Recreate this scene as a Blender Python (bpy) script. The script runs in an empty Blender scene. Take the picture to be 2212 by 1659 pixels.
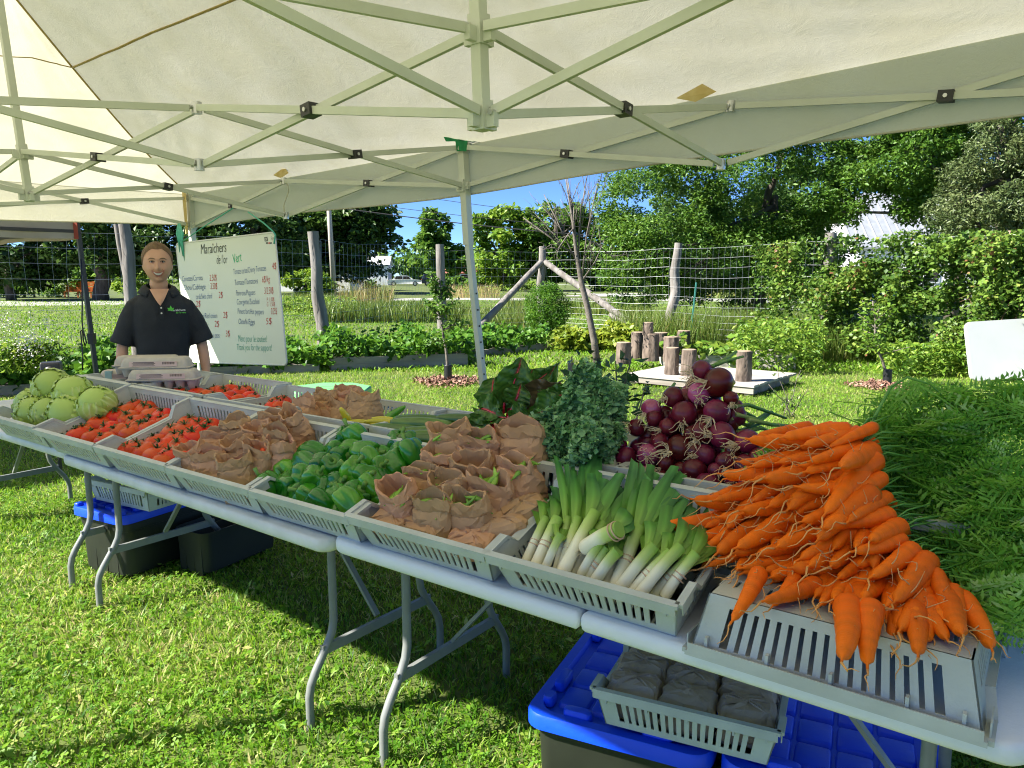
import bpy, bmesh, math, random
import numpy as np
from mathutils import Vector, Matrix, noise as mnoise
R = math.radians
rng = np.random.default_rng(7)
random.seed(7)
scn = bpy.context.scene
COL = scn.collection

# ------------------------------------------------------------------ camera, sky, sun, exposure
FPX, PIT, HC = 1617.0, 0.1451, 1.559            # focal length in pixels of a 2212 x 1659 frame, pitch, height
cam = bpy.data.objects.new('camera', bpy.data.cameras.new('camera'))
COL.objects.link(cam)
cam.location = (0, 0, HC)
cam.rotation_euler = (R(90) - PIT, 0, 0)
cam.data.sensor_width = 36
cam.data.lens = FPX / 2212 * 36
cam.data.clip_start = 0.02
cam.data.clip_end = 2000
scn.camera = cam
SUN_EL = 41.0
sdx, sdy = 0.97, 0.243                            # where shadows run on the ground
world = bpy.data.worlds.new('World')
scn.world = world
world.use_nodes = True
wn = world.node_tree.nodes
bg = wn['Background']
sky = wn.new('ShaderNodeTexSky')
sky.sky_type = 'NISHITA'
sky.sun_disc = False
sky.sun_elevation = R(SUN_EL)
sky.sun_rotation = math.atan2(-sdx, -sdy)
sky.air_density = 1.0
sky.altitude = 6000
sky.dust_density = 0.0
sky.ozone_density = 8.0
world.node_tree.links.new(sky.outputs[0], bg.inputs[0])
bg.inputs[1].default_value = 0.065
sl = bpy.data.lights.new('sun', 'SUN')
sl.energy = 4.6
sl.angle = R(0.5)
sl.color = (1.0, 0.95, 0.86)
sun = bpy.data.objects.new('sun', sl)
COL.objects.link(sun)
ld = Vector((sdx * math.cos(R(SUN_EL)), sdy * math.cos(R(SUN_EL)), -math.sin(R(SUN_EL))))
sun.rotation_euler = ld.to_track_quat('-Z', 'Y').to_euler()
sun.location = (-6, -2, 8)
scn.view_settings.view_transform = 'Standard'
scn.view_settings.look = 'None'
scn.view_settings.exposure = 1.85
scn.view_settings.gamma = 1
scn.render.engine = 'CYCLES'
scn.cycles.use_denoising = True
scn.cycles.max_bounces = 6
scn.cycles.use_adaptive_sampling = True
scn.cycles.adaptive_threshold = 0.015
scn.cycles.pixel_filter_type = 'BLACKMAN_HARRIS'
scn.cycles.filter_width = 1.1
scn.cycles.diffuse_bounces = 3
scn.cycles.transparent_max_bounces = 4

# ------------------------------------------------------------------ where things stand
_c, _s = math.cos(PIT), math.sin(PIT)
def ray(px, py):
    x = (px - 1106) / FPX; q = (829.5 - py) / FPX
    return Vector((x, _c + q * _s, -_s + q * _c))
CAMP = Vector((0, 0, HC))
def G(px, py, z=0.0):                             # on the level z
    r = ray(px, py); return CAMP + r * ((z - HC) / r.z)
def D(px, py, d):                                 # at the distance d ahead
    r = ray(px, py); return CAMP + r * (d / r.y)
TO = Vector((-0.592, 2.276, 0.0))                 # front corner of the near table
TA = -0.629
TU = Vector((math.cos(TA), math.sin(TA), 0)); TN = Vector((-TU.y, TU.x, 0)); UP = Vector((0, 0, 1))
def TP(u, n, z): return TO + TU * u + TN * n + UP * z
def T(px, py, n):                                 # on the upright plane n behind the tables' front edge
    r = ray(px, py); t = (n - (CAMP - TO).dot(TN)) / r.dot(TN); return CAMP + r * t

# ------------------------------------------------------------------ materials
def newmat(name):
    m = bpy.data.materials.new(name); m.use_nodes = True
    nt = m.node_tree; b = nt.nodes['Principled BSDF']
    return m, nt, b
def nd(nt, t, **kw):
    n = nt.nodes.new(t)
    for k, v in kw.items(): setattr(n, k, v)
    return n
def ramp(nt, fac, stops):
    r = nd(nt, 'ShaderNodeValToRGB'); e = r.color_ramp.elements
    while len(e) < len(stops): e.new(0.5)
    for i, (p, c) in enumerate(stops):
        e[i].position = p; e[i].color = (c[0], c[1], c[2], 1)
    nt.links.new(fac, r.inputs[0]); return r.outputs[0]
def mat(name, c, rough=0.5, c2=None, scale=8.0, detail=4.0, bump=0.0, bscale=None, spec=0.5, metal=0.0, coat=0.0, rnd=0.0, trans=0.0, stretch=None, gen=False):
    m, nt, b = newmat(name)
    b.inputs['Roughness'].default_value = rough
    b.inputs['Specular IOR Level'].default_value = spec
    b.inputs['Metallic'].default_value = metal
    b.inputs['Coat Weight'].default_value = coat
    b.inputs['Coat Roughness'].default_value = 0.12
    tc = nd(nt, 'ShaderNodeTexCoord'); vec = tc.outputs['Object']
    if stretch:
        mp = nd(nt, 'ShaderNodeMapping'); mp.inputs['Scale'].default_value = stretch
        nt.links.new(vec, mp.inputs[0]); vec = mp.outputs[0]
    out = None
    if c2 is not None:
        no = nd(nt, 'ShaderNodeTexNoise'); no.inputs['Scale'].default_value = scale; no.inputs['Detail'].default_value = detail
        nt.links.new(vec, no.inputs['Vector'])
        out = ramp(nt, no.outputs[0], [(0.32, c), (0.68, c2)])
    else:
        rg = nd(nt, 'ShaderNodeRGB'); rg.outputs[0].default_value = (*c, 1); out = rg.outputs[0]
    if rnd > 0:
        oi = nd(nt, 'ShaderNodeObjectInfo'); hs = nd(nt, 'ShaderNodeHueSaturation')
        mr = nd(nt, 'ShaderNodeMapRange'); mr.inputs[3].default_value = 1 - rnd; mr.inputs[4].default_value = 1 + rnd
        nt.links.new(oi.outputs['Random'], mr.inputs[0]); nt.links.new(mr.outputs[0], hs.inputs['Value'])
        mr2 = nd(nt, 'ShaderNodeMapRange'); mr2.inputs[3].default_value = 0.5 + rnd * 0.06; mr2.inputs[4].default_value = 0.5 - rnd * 0.06
        nt.links.new(oi.outputs['Random'], mr2.inputs[0]); nt.links.new(mr2.outputs[0], hs.inputs['Hue'])
        nt.links.new(out, hs.inputs['Color']); out = hs.outputs[0]
    nt.links.new(out, b.inputs['Base Color'])
    if bump > 0:
        n2 = nd(nt, 'ShaderNodeTexNoise'); n2.inputs['Scale'].default_value = bscale or scale * 3; n2.inputs['Detail'].default_value = 5
        nt.links.new(vec, n2.inputs['Vector'])
        bp = nd(nt, 'ShaderNodeBump'); bp.inputs['Strength'].default_value = bump; bp.inputs['Distance'].default_value = 0.01
        nt.links.new(n2.outputs[0], bp.inputs['Height']); nt.links.new(bp.outputs[0], b.inputs['Normal'])
    if trans > 0:
        tr = nd(nt, 'ShaderNodeBsdfTranslucent'); nt.links.new(out, tr.inputs[0])
        mx = nd(nt, 'ShaderNodeMixShader'); mx.inputs[0].default_value = trans
        nt.links.new(b.outputs[0], mx.inputs[1]); nt.links.new(tr.outputs[0], mx.inputs[2])
        nt.links.new(mx.outputs[0], nt.nodes['Material Output'].inputs[0])
    return m
def leafmat(name, stops, rough=0.45, trans=0.35, spec=0.35, tint=1.0):
    m, nt, b = newmat(name)                        # colour follows the per-leaf attribute 'var'
    at = nd(nt, 'ShaderNodeAttribute'); at.attribute_name = 'var'
    col = ramp(nt, at.outputs['Fac'], stops)
    nt.links.new(col, b.inputs['Base Color'])
    b.inputs['Roughness'].default_value = rough; b.inputs['Specular IOR Level'].default_value = spec
    if trans > 0:
        tr = nd(nt, 'ShaderNodeBsdfTranslucent')
        hs = nd(nt, 'ShaderNodeHueSaturation'); hs.inputs['Value'].default_value = 1.5; hs.inputs['Hue'].default_value = 0.485
        nt.links.new(col, hs.inputs['Color']); nt.links.new(hs.outputs[0], tr.inputs[0])
        mx = nd(nt, 'ShaderNodeMixShader'); mx.inputs[0].default_value = trans
        nt.links.new(b.outputs[0], mx.inputs[1]); nt.links.new(tr.outputs[0], mx.inputs[2])
        nt.links.new(mx.outputs[0], nt.nodes['Material Output'].inputs[0])
    return m
def colmat(name, rough=0.4, trans=0.0, coat=0.0, bump=0.0, bscale=60, stretch=None, spec=0.5, sss=0.0):
    m, nt, b = newmat(name)                        # colour from the vertex attribute 'Col'
    at = nd(nt, 'ShaderNodeAttribute'); at.attribute_name = 'Col'
    oi = nd(nt, 'ShaderNodeObjectInfo'); hs = nd(nt, 'ShaderNodeHueSaturation')
    mr = nd(nt, 'ShaderNodeMapRange'); mr.inputs[3].default_value = 0.88; mr.inputs[4].default_value = 1.1
    nt.links.new(oi.outputs['Random'], mr.inputs[0]); nt.links.new(mr.outputs[0], hs.inputs['Value'])
    nt.links.new(at.outputs['Color'], hs.inputs['Color'])
    nt.links.new(hs.outputs[0], b.inputs['Base Color'])
    b.inputs['Roughness'].default_value = rough; b.inputs['Coat Weight'].default_value = coat
    b.inputs['Specular IOR Level'].default_value = spec
    if bump > 0:
        tc = nd(nt, 'ShaderNodeTexCoord'); vec = tc.outputs['Object']
        if stretch:
            mp = nd(nt, 'ShaderNodeMapping'); mp.inputs['Scale'].default_value = stretch
            nt.links.new(vec, mp.inputs[0]); vec = mp.outputs[0]
        n2 = nd(nt, 'ShaderNodeTexNoise'); n2.inputs['Scale'].default_value = bscale; n2.inputs['Detail'].default_value = 4
        nt.links.new(vec, n2.inputs['Vector'])
        bp = nd(nt, 'ShaderNodeBump'); bp.inputs['Strength'].default_value = bump; bp.inputs['Distance'].default_value = 0.004
        nt.links.new(n2.outputs[0], bp.inputs['Height']); nt.links.new(bp.outputs[0], b.inputs['Normal'])
    if trans > 0:
        tr = nd(nt, 'ShaderNodeBsdfTranslucent'); nt.links.new(hs.outputs[0], tr.inputs[0])
        mx = nd(nt, 'ShaderNodeMixShader'); mx.inputs[0].default_value = trans
        nt.links.new(b.outputs[0], mx.inputs[1]); nt.links.new(tr.outputs[0], mx.inputs[2])
        nt.links.new(mx.outputs[0], nt.nodes['Material Output'].inputs[0])
    return m

# ------------------------------------------------------------------ mesh building
class MB:
    def __init__(s): s.v = []; s.f = []; s.m = []; s.c = []; s.usecol = False
    def add(s, vs, fs, mi=0, col=None):
        o = len(s.v); s.v += [tuple(p) for p in vs]
        s.f += [tuple(i + o for i in f) for f in fs]; s.m += [mi] * len(fs)
        if col is None: s.c += [(1, 1, 1)] * len(vs)
        else:
            s.usecol = True
            s.c += list(col) if isinstance(col[0], (tuple, list, Vector, np.ndarray)) else [tuple(col)] * len(vs)
        return s
    def box(s, c, d, rz=0, M=None, mi=0, taper=1.0, col=None):
        x, y, z = d[0] / 2, d[1] / 2, d[2] / 2; t = taper
        vs = [Vector(p) for p in ((-x, -y, -z), (x, -y, -z), (x, y, -z), (-x, y, -z), (-x * t, -y * t, z), (x * t, -y * t, z), (x * t, y * t, z), (-x * t, y * t, z))]
        if M is not None: vs = [M @ p for p in vs]
        elif rz: 
            Q = Matrix.Rotation(rz, 3, 'Z'); vs = [Q @ p for p in vs]
        c = Vector(c); vs = [p + c for p in vs]
        return s.add(vs, [(0, 3, 2, 1), (4, 5, 6, 7), (0, 1, 5, 4), (1, 2, 6, 5), (2, 3, 7, 6), (3, 0, 4, 7)], mi, col)
    def tube(s, pts, r, seg=8, mi=0, cap=True, col=None, flat=1.0, upv=None):
        pts = [Vector(p) for p in pts]; n = len(pts); vs = []; cs = []
        prev = None
        for i, p in enumerate(pts):
            t = (pts[min(i + 1, n - 1)] - pts[max(i - 1, 0)])
            if t.length < 1e-9: t = Vector((0, 0, 1))
            t.normalize()
            if prev is None:
                a = Vector(upv) if upv else (Vector((0, 0, 1)) if abs(t.z) < 0.9 else Vector((1, 0, 0)))
                e1 = (a - t * a.dot(t)).normalized()
            else:
                e1 = prev - t * prev.dot(t)
                e1 = e1.normalized() if e1.length > 1e-6 else t.orthogonal().normalized()
            prev = e1; e2 = t.cross(e1)
            rr = r[i] if isinstance(r, (list, tuple, np.ndarray)) else r
            for k in range(seg):
                a = 2 * math.pi * k / seg
                vs.append(p + e1 * (math.cos(a) * rr * flat) + e2 * (math.sin(a) * rr))
            if col is not None and isinstance(col, list): cs += [col[i]] * seg
        fs = [(i * seg + k, i * seg + (k + 1) % seg, (i + 1) * seg + (k + 1) % seg, (i + 1) * seg + k) for i in range(n - 1) for k in range(seg)]
        if cap: fs += [tuple(range(seg))[::-1], tuple((n - 1) * seg + k for k in range(seg))]
        return s.add(vs, fs, mi, (cs if cs else col))
    def bar(s, a, b, w, h=None, mi=0, upv=(0, 0, 1)):      # square bar from a to b
        a = Vector(a); b = Vector(b); t = (b - a).normalized(); h = h or w
        u_ = Vector(upv); e1 = (u_ - t * u_.dot(t))
        e1 = e1.normalized() if e1.length > 1e-5 else t.orthogonal().normalized()
        e2 = t.cross(e1); vs = []
        for p in (a, b):
            for i, j in ((-1, -1), (1, -1), (1, 1), (-1, 1)): vs.append(p + e2 * (i * w / 2) + e1 * (j * h / 2))
        return s.add(vs, [(0, 3, 2, 1), (4, 5, 6, 7), (0, 1, 5, 4), (1, 2, 6, 5), (2, 3, 7, 6), (3, 0, 4, 7)], mi)
    def lathe(s, prof, seg=16, mi=0, fn=None, c=(0, 0, 0), M=None, col=None):
        vs = []; cs = []
        for i, (r, z) in enumerate(prof):
            for k in range(seg):
                a = 2 * math.pi * k / seg
                p = Vector((r * math.cos(a), r * math.sin(a), z))
                if fn: p = Vector(fn(p, a, i))
                vs.append(p)
                if isinstance(col, list): cs.append(col[i])
        if M is not None: vs = [M @ p for p in vs]
        c = Vector(c); vs = [p + c for p in vs]; n = len(prof)
        fs = [(i * seg + k, i * seg + (k + 1) % seg, (i + 1) * seg + (k + 1) % seg, (i + 1) * seg + k) for i in range(n - 1) for k in range(seg)]
        fs += [tuple(range(seg))[::-1], tuple((n - 1) * seg + k for k in range(seg))]
        return s.add(vs, fs, mi, cs if cs else (col if not isinstance(col, list) else None))
    def grid(s, fn, nu, nv, mi=0, colfn=None):
        vs = []; cs = []
        for i in range(nu + 1):
            for j in range(nv + 1):
                vs.append(fn(i / nu, j / nv))
                if colfn: cs.append(colfn(i / nu, j / nv))
        fs = [(i * (nv + 1) + j, (i + 1) * (nv + 1) + j, (i + 1) * (nv + 1) + j + 1, i * (nv + 1) + j + 1) for i in range(nu) for j in range(nv)]
        return s.add(vs, fs, mi, cs if cs else None)
    def mesh(s, name, mats, smooth=False, auto=None):
        me = bpy.data.meshes.new(name)
        me.from_pydata([tuple(p) for p in s.v], [], s.f)
        for m in (mats if isinstance(mats, (list, tuple)) else [mats]): me.materials.append(m)
        if any(s.m): me.polygons.foreach_set('material_index', s.m)
        if smooth:
            me.polygons.foreach_set('use_smooth', [True] * len(s.f))
            if auto is not None:
                me.set_sharp_from_angle(angle=R(auto))
        if s.usecol:
            ca = me.color_attributes.new('Col', 'FLOAT_COLOR', 'POINT')
            ca.data.foreach_set('color', np.array([(*c[:3], 1) for c in s.c], dtype=np.float32).ravel())
        me.update(); return me
    def build(s, name, mats, parent=None, loc=None, rot=None, smooth=False, auto=None):
        return put(name, s.mesh(name, mats, smooth, auto), parent, loc, rot)
def put(name, me, parent=None, loc=None, rot=None, M=None, scale=None):
    o = bpy.data.objects.new(name, me); COL.objects.link(o)
    if parent is not None: o.parent = parent
    if M is not None: o.matrix_basis = M
    else:
        if loc is not None: o.location = loc
        if rot is not None: o.rotation_euler = rot
    if scale is not None: o.scale = scale if hasattr(scale, '__len__') else (scale,) * 3
    return o
def tag(o, label=None, cat=None, group=None, kind=None):
    if label: o['label'] = label
    if cat: o['category'] = cat
    if group: o['group'] = group
    if kind: o['kind'] = kind
    return o
def empty(name, loc=(0, 0, 0), rz=0, label=None, cat=None, group=None, M=None):
    o = bpy.data.objects.new(name, None); COL.objects.link(o)
    o.empty_display_size = 0.1
    if M is not None: o.matrix_basis = M
    else: o.location = loc; o.rotation_euler = (0, 0, rz)
    return tag(o, label, cat, group)
def copy_tree(o, parent=None):
    c = o.copy(); COL.objects.link(c); c.parent = parent
    for ch in [x for x in COL.objects if x.parent == o]: copy_tree(ch, c)
    return c
def npmesh(name, V, Fc, mats, var=None, smooth=False, mi=None):
    V = np.asarray(V, np.float32); Fc = np.asarray(Fc, np.int32); k = Fc.shape[1]; nf = len(Fc)
    me = bpy.data.meshes.new(name)
    me.vertices.add(len(V)); me.vertices.foreach_set('co', V.ravel())
    me.loops.add(nf * k); me.loops.foreach_set('vertex_index', Fc.ravel())
    me.polygons.add(nf); me.polygons.foreach_set('loop_start', np.arange(0, nf * k, k, dtype=np.int32))
    me.polygons.foreach_set('loop_total', np.full(nf, k, np.int32))
    for m in (mats if isinstance(mats, (list, tuple)) else [mats]): me.materials.append(m)
    if mi is not None: me.polygons.foreach_set('material_index', np.asarray(mi, np.int32))
    if smooth: me.polygons.foreach_set('use_smooth', np.ones(nf, bool))
    me.update(calc_edges=True)
    if var is not None:
        a = me.attributes.new('var', 'FLOAT', 'POINT'); a.data.foreach_set('value', np.asarray(var, np.float32))
    return me
def basis(dirs, rg):                              # random frames with x along dirs
    d = dirs / np.linalg.norm(dirs, axis=1, keepdims=True)
    r = rg.normal(size=d.shape); e2 = np.cross(d, r); e2 /= np.linalg.norm(e2, axis=1, keepdims=True)
    return d, e2, np.cross(d, e2)
def leafcloud(P, size, rg, droop=0.3, up=0.25, wid=0.45, fold=0.18, var=None, sizevar=0.35):
    """folded leaf shapes (two triangles each) at points P"""
    n = len(P); L = size * (1 + sizevar * rg.uniform(-1, 1, n))[:, None]
    d = rg.normal(size=(n, 3)); d[:, 2] = d[:, 2] * 0.6 - droop
    nrm = rg.normal(size=(n, 3)) * 0.55 + np.array([-0.25, -0.1, up + 0.55])
    d /= np.linalg.norm(d, axis=1, keepdims=True)
    e2 = np.cross(d, nrm); e2 /= np.linalg.norm(e2, axis=1, keepdims=True) + 1e-9
    e3 = np.cross(e2, d)
    base = P; tip = P + d * L; mid = P + d * L * 0.45
    l = mid + e2 * L * wid * 0.5 + e3 * L * fold; r = mid - e2 * L * wid * 0.5 + e3 * L * fold
    V = np.stack([base, l, tip, r], 1).reshape(-1, 3)
    i = np.arange(n)[:, None] * 4
    F = np.concatenate([i + np.array([[0, 1, 2]]), i + np.array([[0, 2, 3]])], 0)
    vv = np.repeat(rg.uniform(0, 1, n) if var is None else var, 4)
    return V, F, vv
def merge(parts):
    Vs, Fs, vs, o = [], [], [], 0
    for V, F, v in parts:
        Vs.append(V); Fs.append(F + o); vs.append(v); o += len(V)
    return np.concatenate(Vs), np.concatenate(Fs), np.concatenate(vs)

# ================================================================== the setting: ground, road, grass
M_soil = mat('lawn_soil', (0.04, 0.07, 0.010), 0.95, (0.12, 0.15, 0.028), scale=1.3, detail=6, bump=0.6, bscale=30)
M_road = mat('road_asphalt', (0.30, 0.29, 0.28), 0.9, (0.36, 0.35, 0.33), scale=2)
b = MB()
b.grid(lambda i, j: ((i - 0.5) * 900, -30 + j * 700, 0), 2, 2)
tag(b.build('ground', M_soil), kind='structure')
# the road crosses far behind the lawn
b = MB()
ra, rb = G(-60, 655.5), G(2300, 645.5)
b.add([G(-200, 664), G(1000, 648.5), G(1500, 651), G(2400, 670), G(2400, 664), G(1500, 645.5), G(1000, 643.5), G(-200, 652)], [(0, 1, 6, 7), (1, 2, 5, 6), (2, 3, 4, 5)])
b.v = [(x, y, 0.006) for x, y, z in b.v]
tag(b.build('road', M_road), kind='structure')
b = MB()
b.add([G(1330, 633), G(1560, 637), G(1560, 642), G(1200, 640)], [(0, 1, 2, 3)]); b.v = [(x, y, 0.01) for x, y, z in b.v]
tag(b.build('driveway', M_road), kind='structure')

M_grass = leafmat('grass_blade', [(0.0, (0.022, 0.085, 0.006)), (0.35, (0.085, 0.225, 0.010)), (0.68, (0.19, 0.34, 0.025)), (0.86, (0.36, 0.44, 0.10)), (1.0, (0.45, 0.40, 0.18))], rough=0.5, trans=0.4, spec=0.3)
def noise2(x, y, s, seed=0.0):
    return np.array([mnoise.noise(Vector((a * s + seed, b_ * s, seed))) for a, b_ in zip(x, y)])
def patchvar(x, y):                                # smooth patches of lusher and drier turf
    q = np.sin(x * 2.1 + 1.3 * np.sin(y * 1.7)) * np.sin(y * 2.6 + 1.1 * np.sin(x * 1.3 + 2)) + 0.5 * np.sin(x * 5.3 + y * 3.1 + np.sin(y * 4)) * np.sin(y * 6.1 - x * 2.2)
    return q
def in_view_pts(n, y0, y1, rg, power=1.0, xm=0.06, wf=0.70):
    y = y0 + (y1 - y0) * rg.uniform(0, 1, n) ** power
    hw = (y * 0.99 + 0.22) * wf + xm
    return rg.uniform(-1, 1, n) * hw, y
def blades(x, y, h, w, rg, var, lean=0.5):
    n = len(x); a = rg.uniform(0, 2 * np.pi, n); la = rg.uniform(0, 2 * np.pi, n); ll = lean * h * rg.uniform(0.2, 1.3, n)
    ex, ey = np.cos(a) * w, np.sin(a) * w; lx, ly = np.cos(la) * ll, np.sin(la) * ll
    z0 = np.zeros(n)
    V = np.stack([np.stack([x - ex, y - ey, z0], 1), np.stack([x + ex, y + ey, z0], 1),
                  np.stack([x + ex * .8 + lx * .4, y + ey * .8 + ly * .4, h * .62], 1), np.stack([x - ex * .8 + lx * .4, y - ey * .8 + ly * .4, h * .62], 1),
                  np.stack([x + lx, y + ly, h], 1)], 1).reshape(-1, 3)
    i = np.arange(n)[:, None] * 5
    F = np.concatenate([i + np.array([[0, 1, 2]]), i + np.array([[0, 2, 3]]), i + np.array([[3, 2, 4]])], 0)
    return V, F, np.repeat(var, 5)
def clovers(x, y, h, r, rg, var):
    n = len(x); parts = []
    a0 = rg.uniform(0, 6.28, n); tilt = rg.normal(size=(n, 2)) * 0.35
    for k in range(3):
        a = a0 + k * 2.094
        def pt(rr, da, dz=0.0):
            px = x + np.cos(a + da) * rr * r; py = y + np.sin(a + da) * rr * r
            return np.stack([px, py, h + (px - x) * tilt[:, 0] + (py - y) * tilt[:, 1] + dz], 1)
        V = np.stack([pt(0.02, 0), pt(0.75, -0.62, 0.001), pt(1.0, 0.0, -0.001), pt(0.75, 0.62, 0.001)], 1).reshape(-1, 3)
        i = np.arange(n)[:, None] * 4
        F = np.concatenate([i + np.array([[0, 1, 2]]), i + np.array([[0, 2, 3]])], 0)
        parts.append((V, F, np.repeat(var, 4)))
    return parts
gp = []
rg = np.random.default_rng(3)
def gvar(x, y, rg, base=0.45, amp=0.17, sd=0.16): return np.clip(base + amp * patchvar(x, y) + rg.normal(0, sd, len(x)), 0, 1)
# near turf, thick and weedy
x, y = in_view_pts(112000, 1.3, 4.6, rg, 1.0, 0.8)
h = 0.014 + 0.030 * rg.uniform(0, 1, len(x)) ** 1.5 + 0.008 * np.clip(patchvar(x, y), 0, 1)
gp.append(blades(x, y, h, 0.0020 + 0.0022 * rg.uniform(0, 1, len(x)), rg, gvar(x, y, rg, 0.54, 0.16, 0.24), 1.0))
x, y = in_view_pts(60000, 1.4, 5.2, rg, 1.0, 0.8)
k = patchvar(x * 0.8 + 3, y * 0.8 + 1) + rg.normal(0, 0.5, len(x)) > -0.15; x, y = x[k], y[k]
gp += clovers(x, y, 0.010 + 0.026 * rg.uniform(0, 1, len(x)), 0.007 + 0.011 * rg.uniform(0, 1, len(x)) ** 1.5, rg, gvar(x, y, rg, 0.46, 0.12, 0.2))
# broad plantain leaves
x, y = in_view_pts(2600, 1.8, 4.6, rg, 1.0, 0.5)
cx = np.repeat(x[:260], 10) + rg.normal(0, .03, 2600); cy = np.repeat(y[:260], 10) + rg.normal(0, .03, 2600)
gp.append(leafcloud(np.stack([cx, cy, 0.014 + 0.016 * rg.uniform(0, 1, 2600)], 1), 0.040, rg, droop=-0.05, up=1.0, wid=0.42, fold=0.06, var=gvar(cx, cy, rg, 0.55, 0.08, 0.2)))
# lawn behind the stall
x, y = in_view_pts(165000, 4.4, 12.5, rg, 1.1, 0.5, 0.88)
gp.append(blades(x, y, 0.02 + 0.03 * rg.uniform(0, 1, len(x)), 0.0030 + 0.002 * rg.uniform(0, 1, len(x)), rg, gvar(x, y, rg, 0.68, 0.08, 0.15), 0.9))
x, y = in_view_pts(26000, 4.6, 11, rg)
gp += clovers(x, y, 0.018 + 0.022 * rg.uniform(0, 1, len(x)), 0.010 + 0.009 * rg.uniform(0, 1, len(x)), rg, gvar(x, y, rg, 0.55, 0.08, 0.14))
x, y = in_view_pts(100000, 12, 46, rg, 1.3, 0.5, 1.0)
gp.append(blades(x, y, 0.03 + 0.05 * rg.uniform(0, 1, len(x)), 0.010 + 0.012 * rg.uniform(0, 1, len(x)), rg, gvar(x * .4, y * .4, rg, 0.55, 0.10, 0.12), 1.0))
V, F, vv = merge(gp)
o = put('grass', npmesh('grass', V, F, M_grass, vv))
tag(o, 'short green lawn of grass and clover under and around the stall', 'grass', kind='stuff')

# ================================================================== the stall's own canopy tent
M_canvas, nt, bs = newmat('canvas_cream')
bs.inputs['Base Color'].default_value = (0.60, 0.59, 0.47, 1); bs.inputs['Roughness'].default_value = 0.75; bs.inputs['Specular IOR Level'].default_value = 0.2
tc = nd(nt, 'ShaderNodeTexCoord')
n1 = nd(nt, 'ShaderNodeTexNoise'); n1.inputs['Scale'].default_value = 2.2; n1.inputs['Detail'].default_value = 3; n1.inputs['Distortion'].default_value = 1.2
n2 = nd(nt, 'ShaderNodeTexVoronoi'); n2.inputs['Scale'].default_value = 9; n2.feature = 'DISTANCE_TO_EDGE'
nt.links.new(tc.outputs['Object'], n1.inputs['Vector'])
n3 = nd(nt, 'ShaderNodeTexNoise'); n3.inputs['Scale'].default_value = 7; n3.inputs['Detail'].default_value = 6; n3.inputs['Distortion'].default_value = 2.0
nt.links.new(tc.outputs['Object'], n3.inputs['Vector'])
va = nd(nt, 'ShaderNodeVectorMath', operation='ADD'); nt.links.new(tc.outputs['Object'], va.inputs[0]); nt.links.new(n3.outputs['Color'], va.inputs[1])
nt.links.new(va.outputs[0], n2.inputs['Vector'])
cr = ramp(nt, n2.outputs['Distance'], [(0.0, (0, 0, 0)), (0.10, (1, 1, 1))])
ma = nd(nt, 'ShaderNodeMath', operation='MULTIPLY_ADD'); ma.inputs[1].default_value = 0.22
nt.links.new(cr, ma.inputs[0]); nt.links.new(n3.outputs[0], ma.inputs[2])
bp = nd(nt, 'ShaderNodeBump'); bp.inputs['Strength'].default_value = 0.2; bp.inputs['Distance'].default_value = 0.02
nt.links.new(ma.outputs[0], bp.inputs['Height']); nt.links.new(bp.outputs[0], bs.inputs['Normal'])
tr = nd(nt, 'ShaderNodeBsdfTranslucent')
trc = ramp(nt, n1.outputs[0], [(0.3, (0.78, 0.74, 0.54)), (0.7, (0.88, 0.85, 0.68))]); nt.links.new(trc, tr.inputs[0]); nt.links.new(bp.outputs[0], tr.inputs['Normal'])
mx = nd(nt, 'ShaderNodeMixShader'); mx.inputs[0].default_value = 0.29
nt.links.new(bs.outputs[0], mx.inputs[1]); nt.links.new(tr.outputs[0], mx.inputs[2]); nt.links.new(mx.outputs[0], nt.nodes['Material Output'].inputs[0])
M_seam = mat('seam_tape', (0.52, 0.38, 0.13), 0.8, (0.62, 0.5, 0.22), scale=20, trans=0.25)
M_tframe = mat('tent_frame_paint', (0.50, 0.53, 0.45), 0.42, (0.57, 0.60, 0.52), scale=6, spec=0.5)
M_zinc = mat('zinc_fitting', (0.55, 0.56, 0.55), 0.35, metal=0.9)
M_blackpl = mat('black_plastic', (0.02, 0.02, 0.022), 0.45)
M_green_tape = mat('green_tape', (0.0, 0.16, 0.05), 0.6, (0.0, 0.24, 0.07), scale=30)

tent = empty('canopy_tent', (0, 0, 0), 0, 'big cream canopy tent over the stall on a scissor frame of pale bars', 'canopy tent')
tu = Vector((math.cos(-0.687), math.sin(-0.687), 0)); tw = Vector((tu.y, -tu.x, 0)); BB = 1.69
Mw = Vector((-0.319, 4.632, 0))
def tentp(a, w_, z): return Mw + tu * (a * BB) + tw * (w_ * BB) + UP * z
ND = {}                                           # nodes: (bottom, top)
def node(k, bot, top): ND[k] = (Vector(bot), Vector(top))
node('CL', D(414, 487, 6.775), D(411, 428, 6.775)); node('NL', D(618, 466, 5.70), D(613, 391, 5.70))
node('M', D(1000, 402, 4.632), D(1000, 318, 4.632)); node('NR', D(1557, 355, 3.56), D(1578, 230, 3.56))
node('P', D(430, 356, 3.326), D(425, 233, 3.326)); node('ML', D(62, 418, 4.40), D(48, 327, 4.40)); node('MR', D(1042, 247, 2.254), D(1035, 62, 2.254))
for k, a, w_ in (('BR', 2, 0), ('FL', -2, 2), ('FM', 0, 2), ('SL', -2, 1), ('FNL', -1, 2), ('FNR', 1, 2), ('SR', 2, 1)):
    dz_ = 0.11 if k in ('BR', 'SR') else 0.0
    node(k, tentp(a, w_, 2.05 + dz_), tentp(a, w_, 2.29 + dz_))
node('FR', Vector((0.55, -0.42, 2.14)), Vector((0.55, -0.42, 2.38)))
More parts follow.
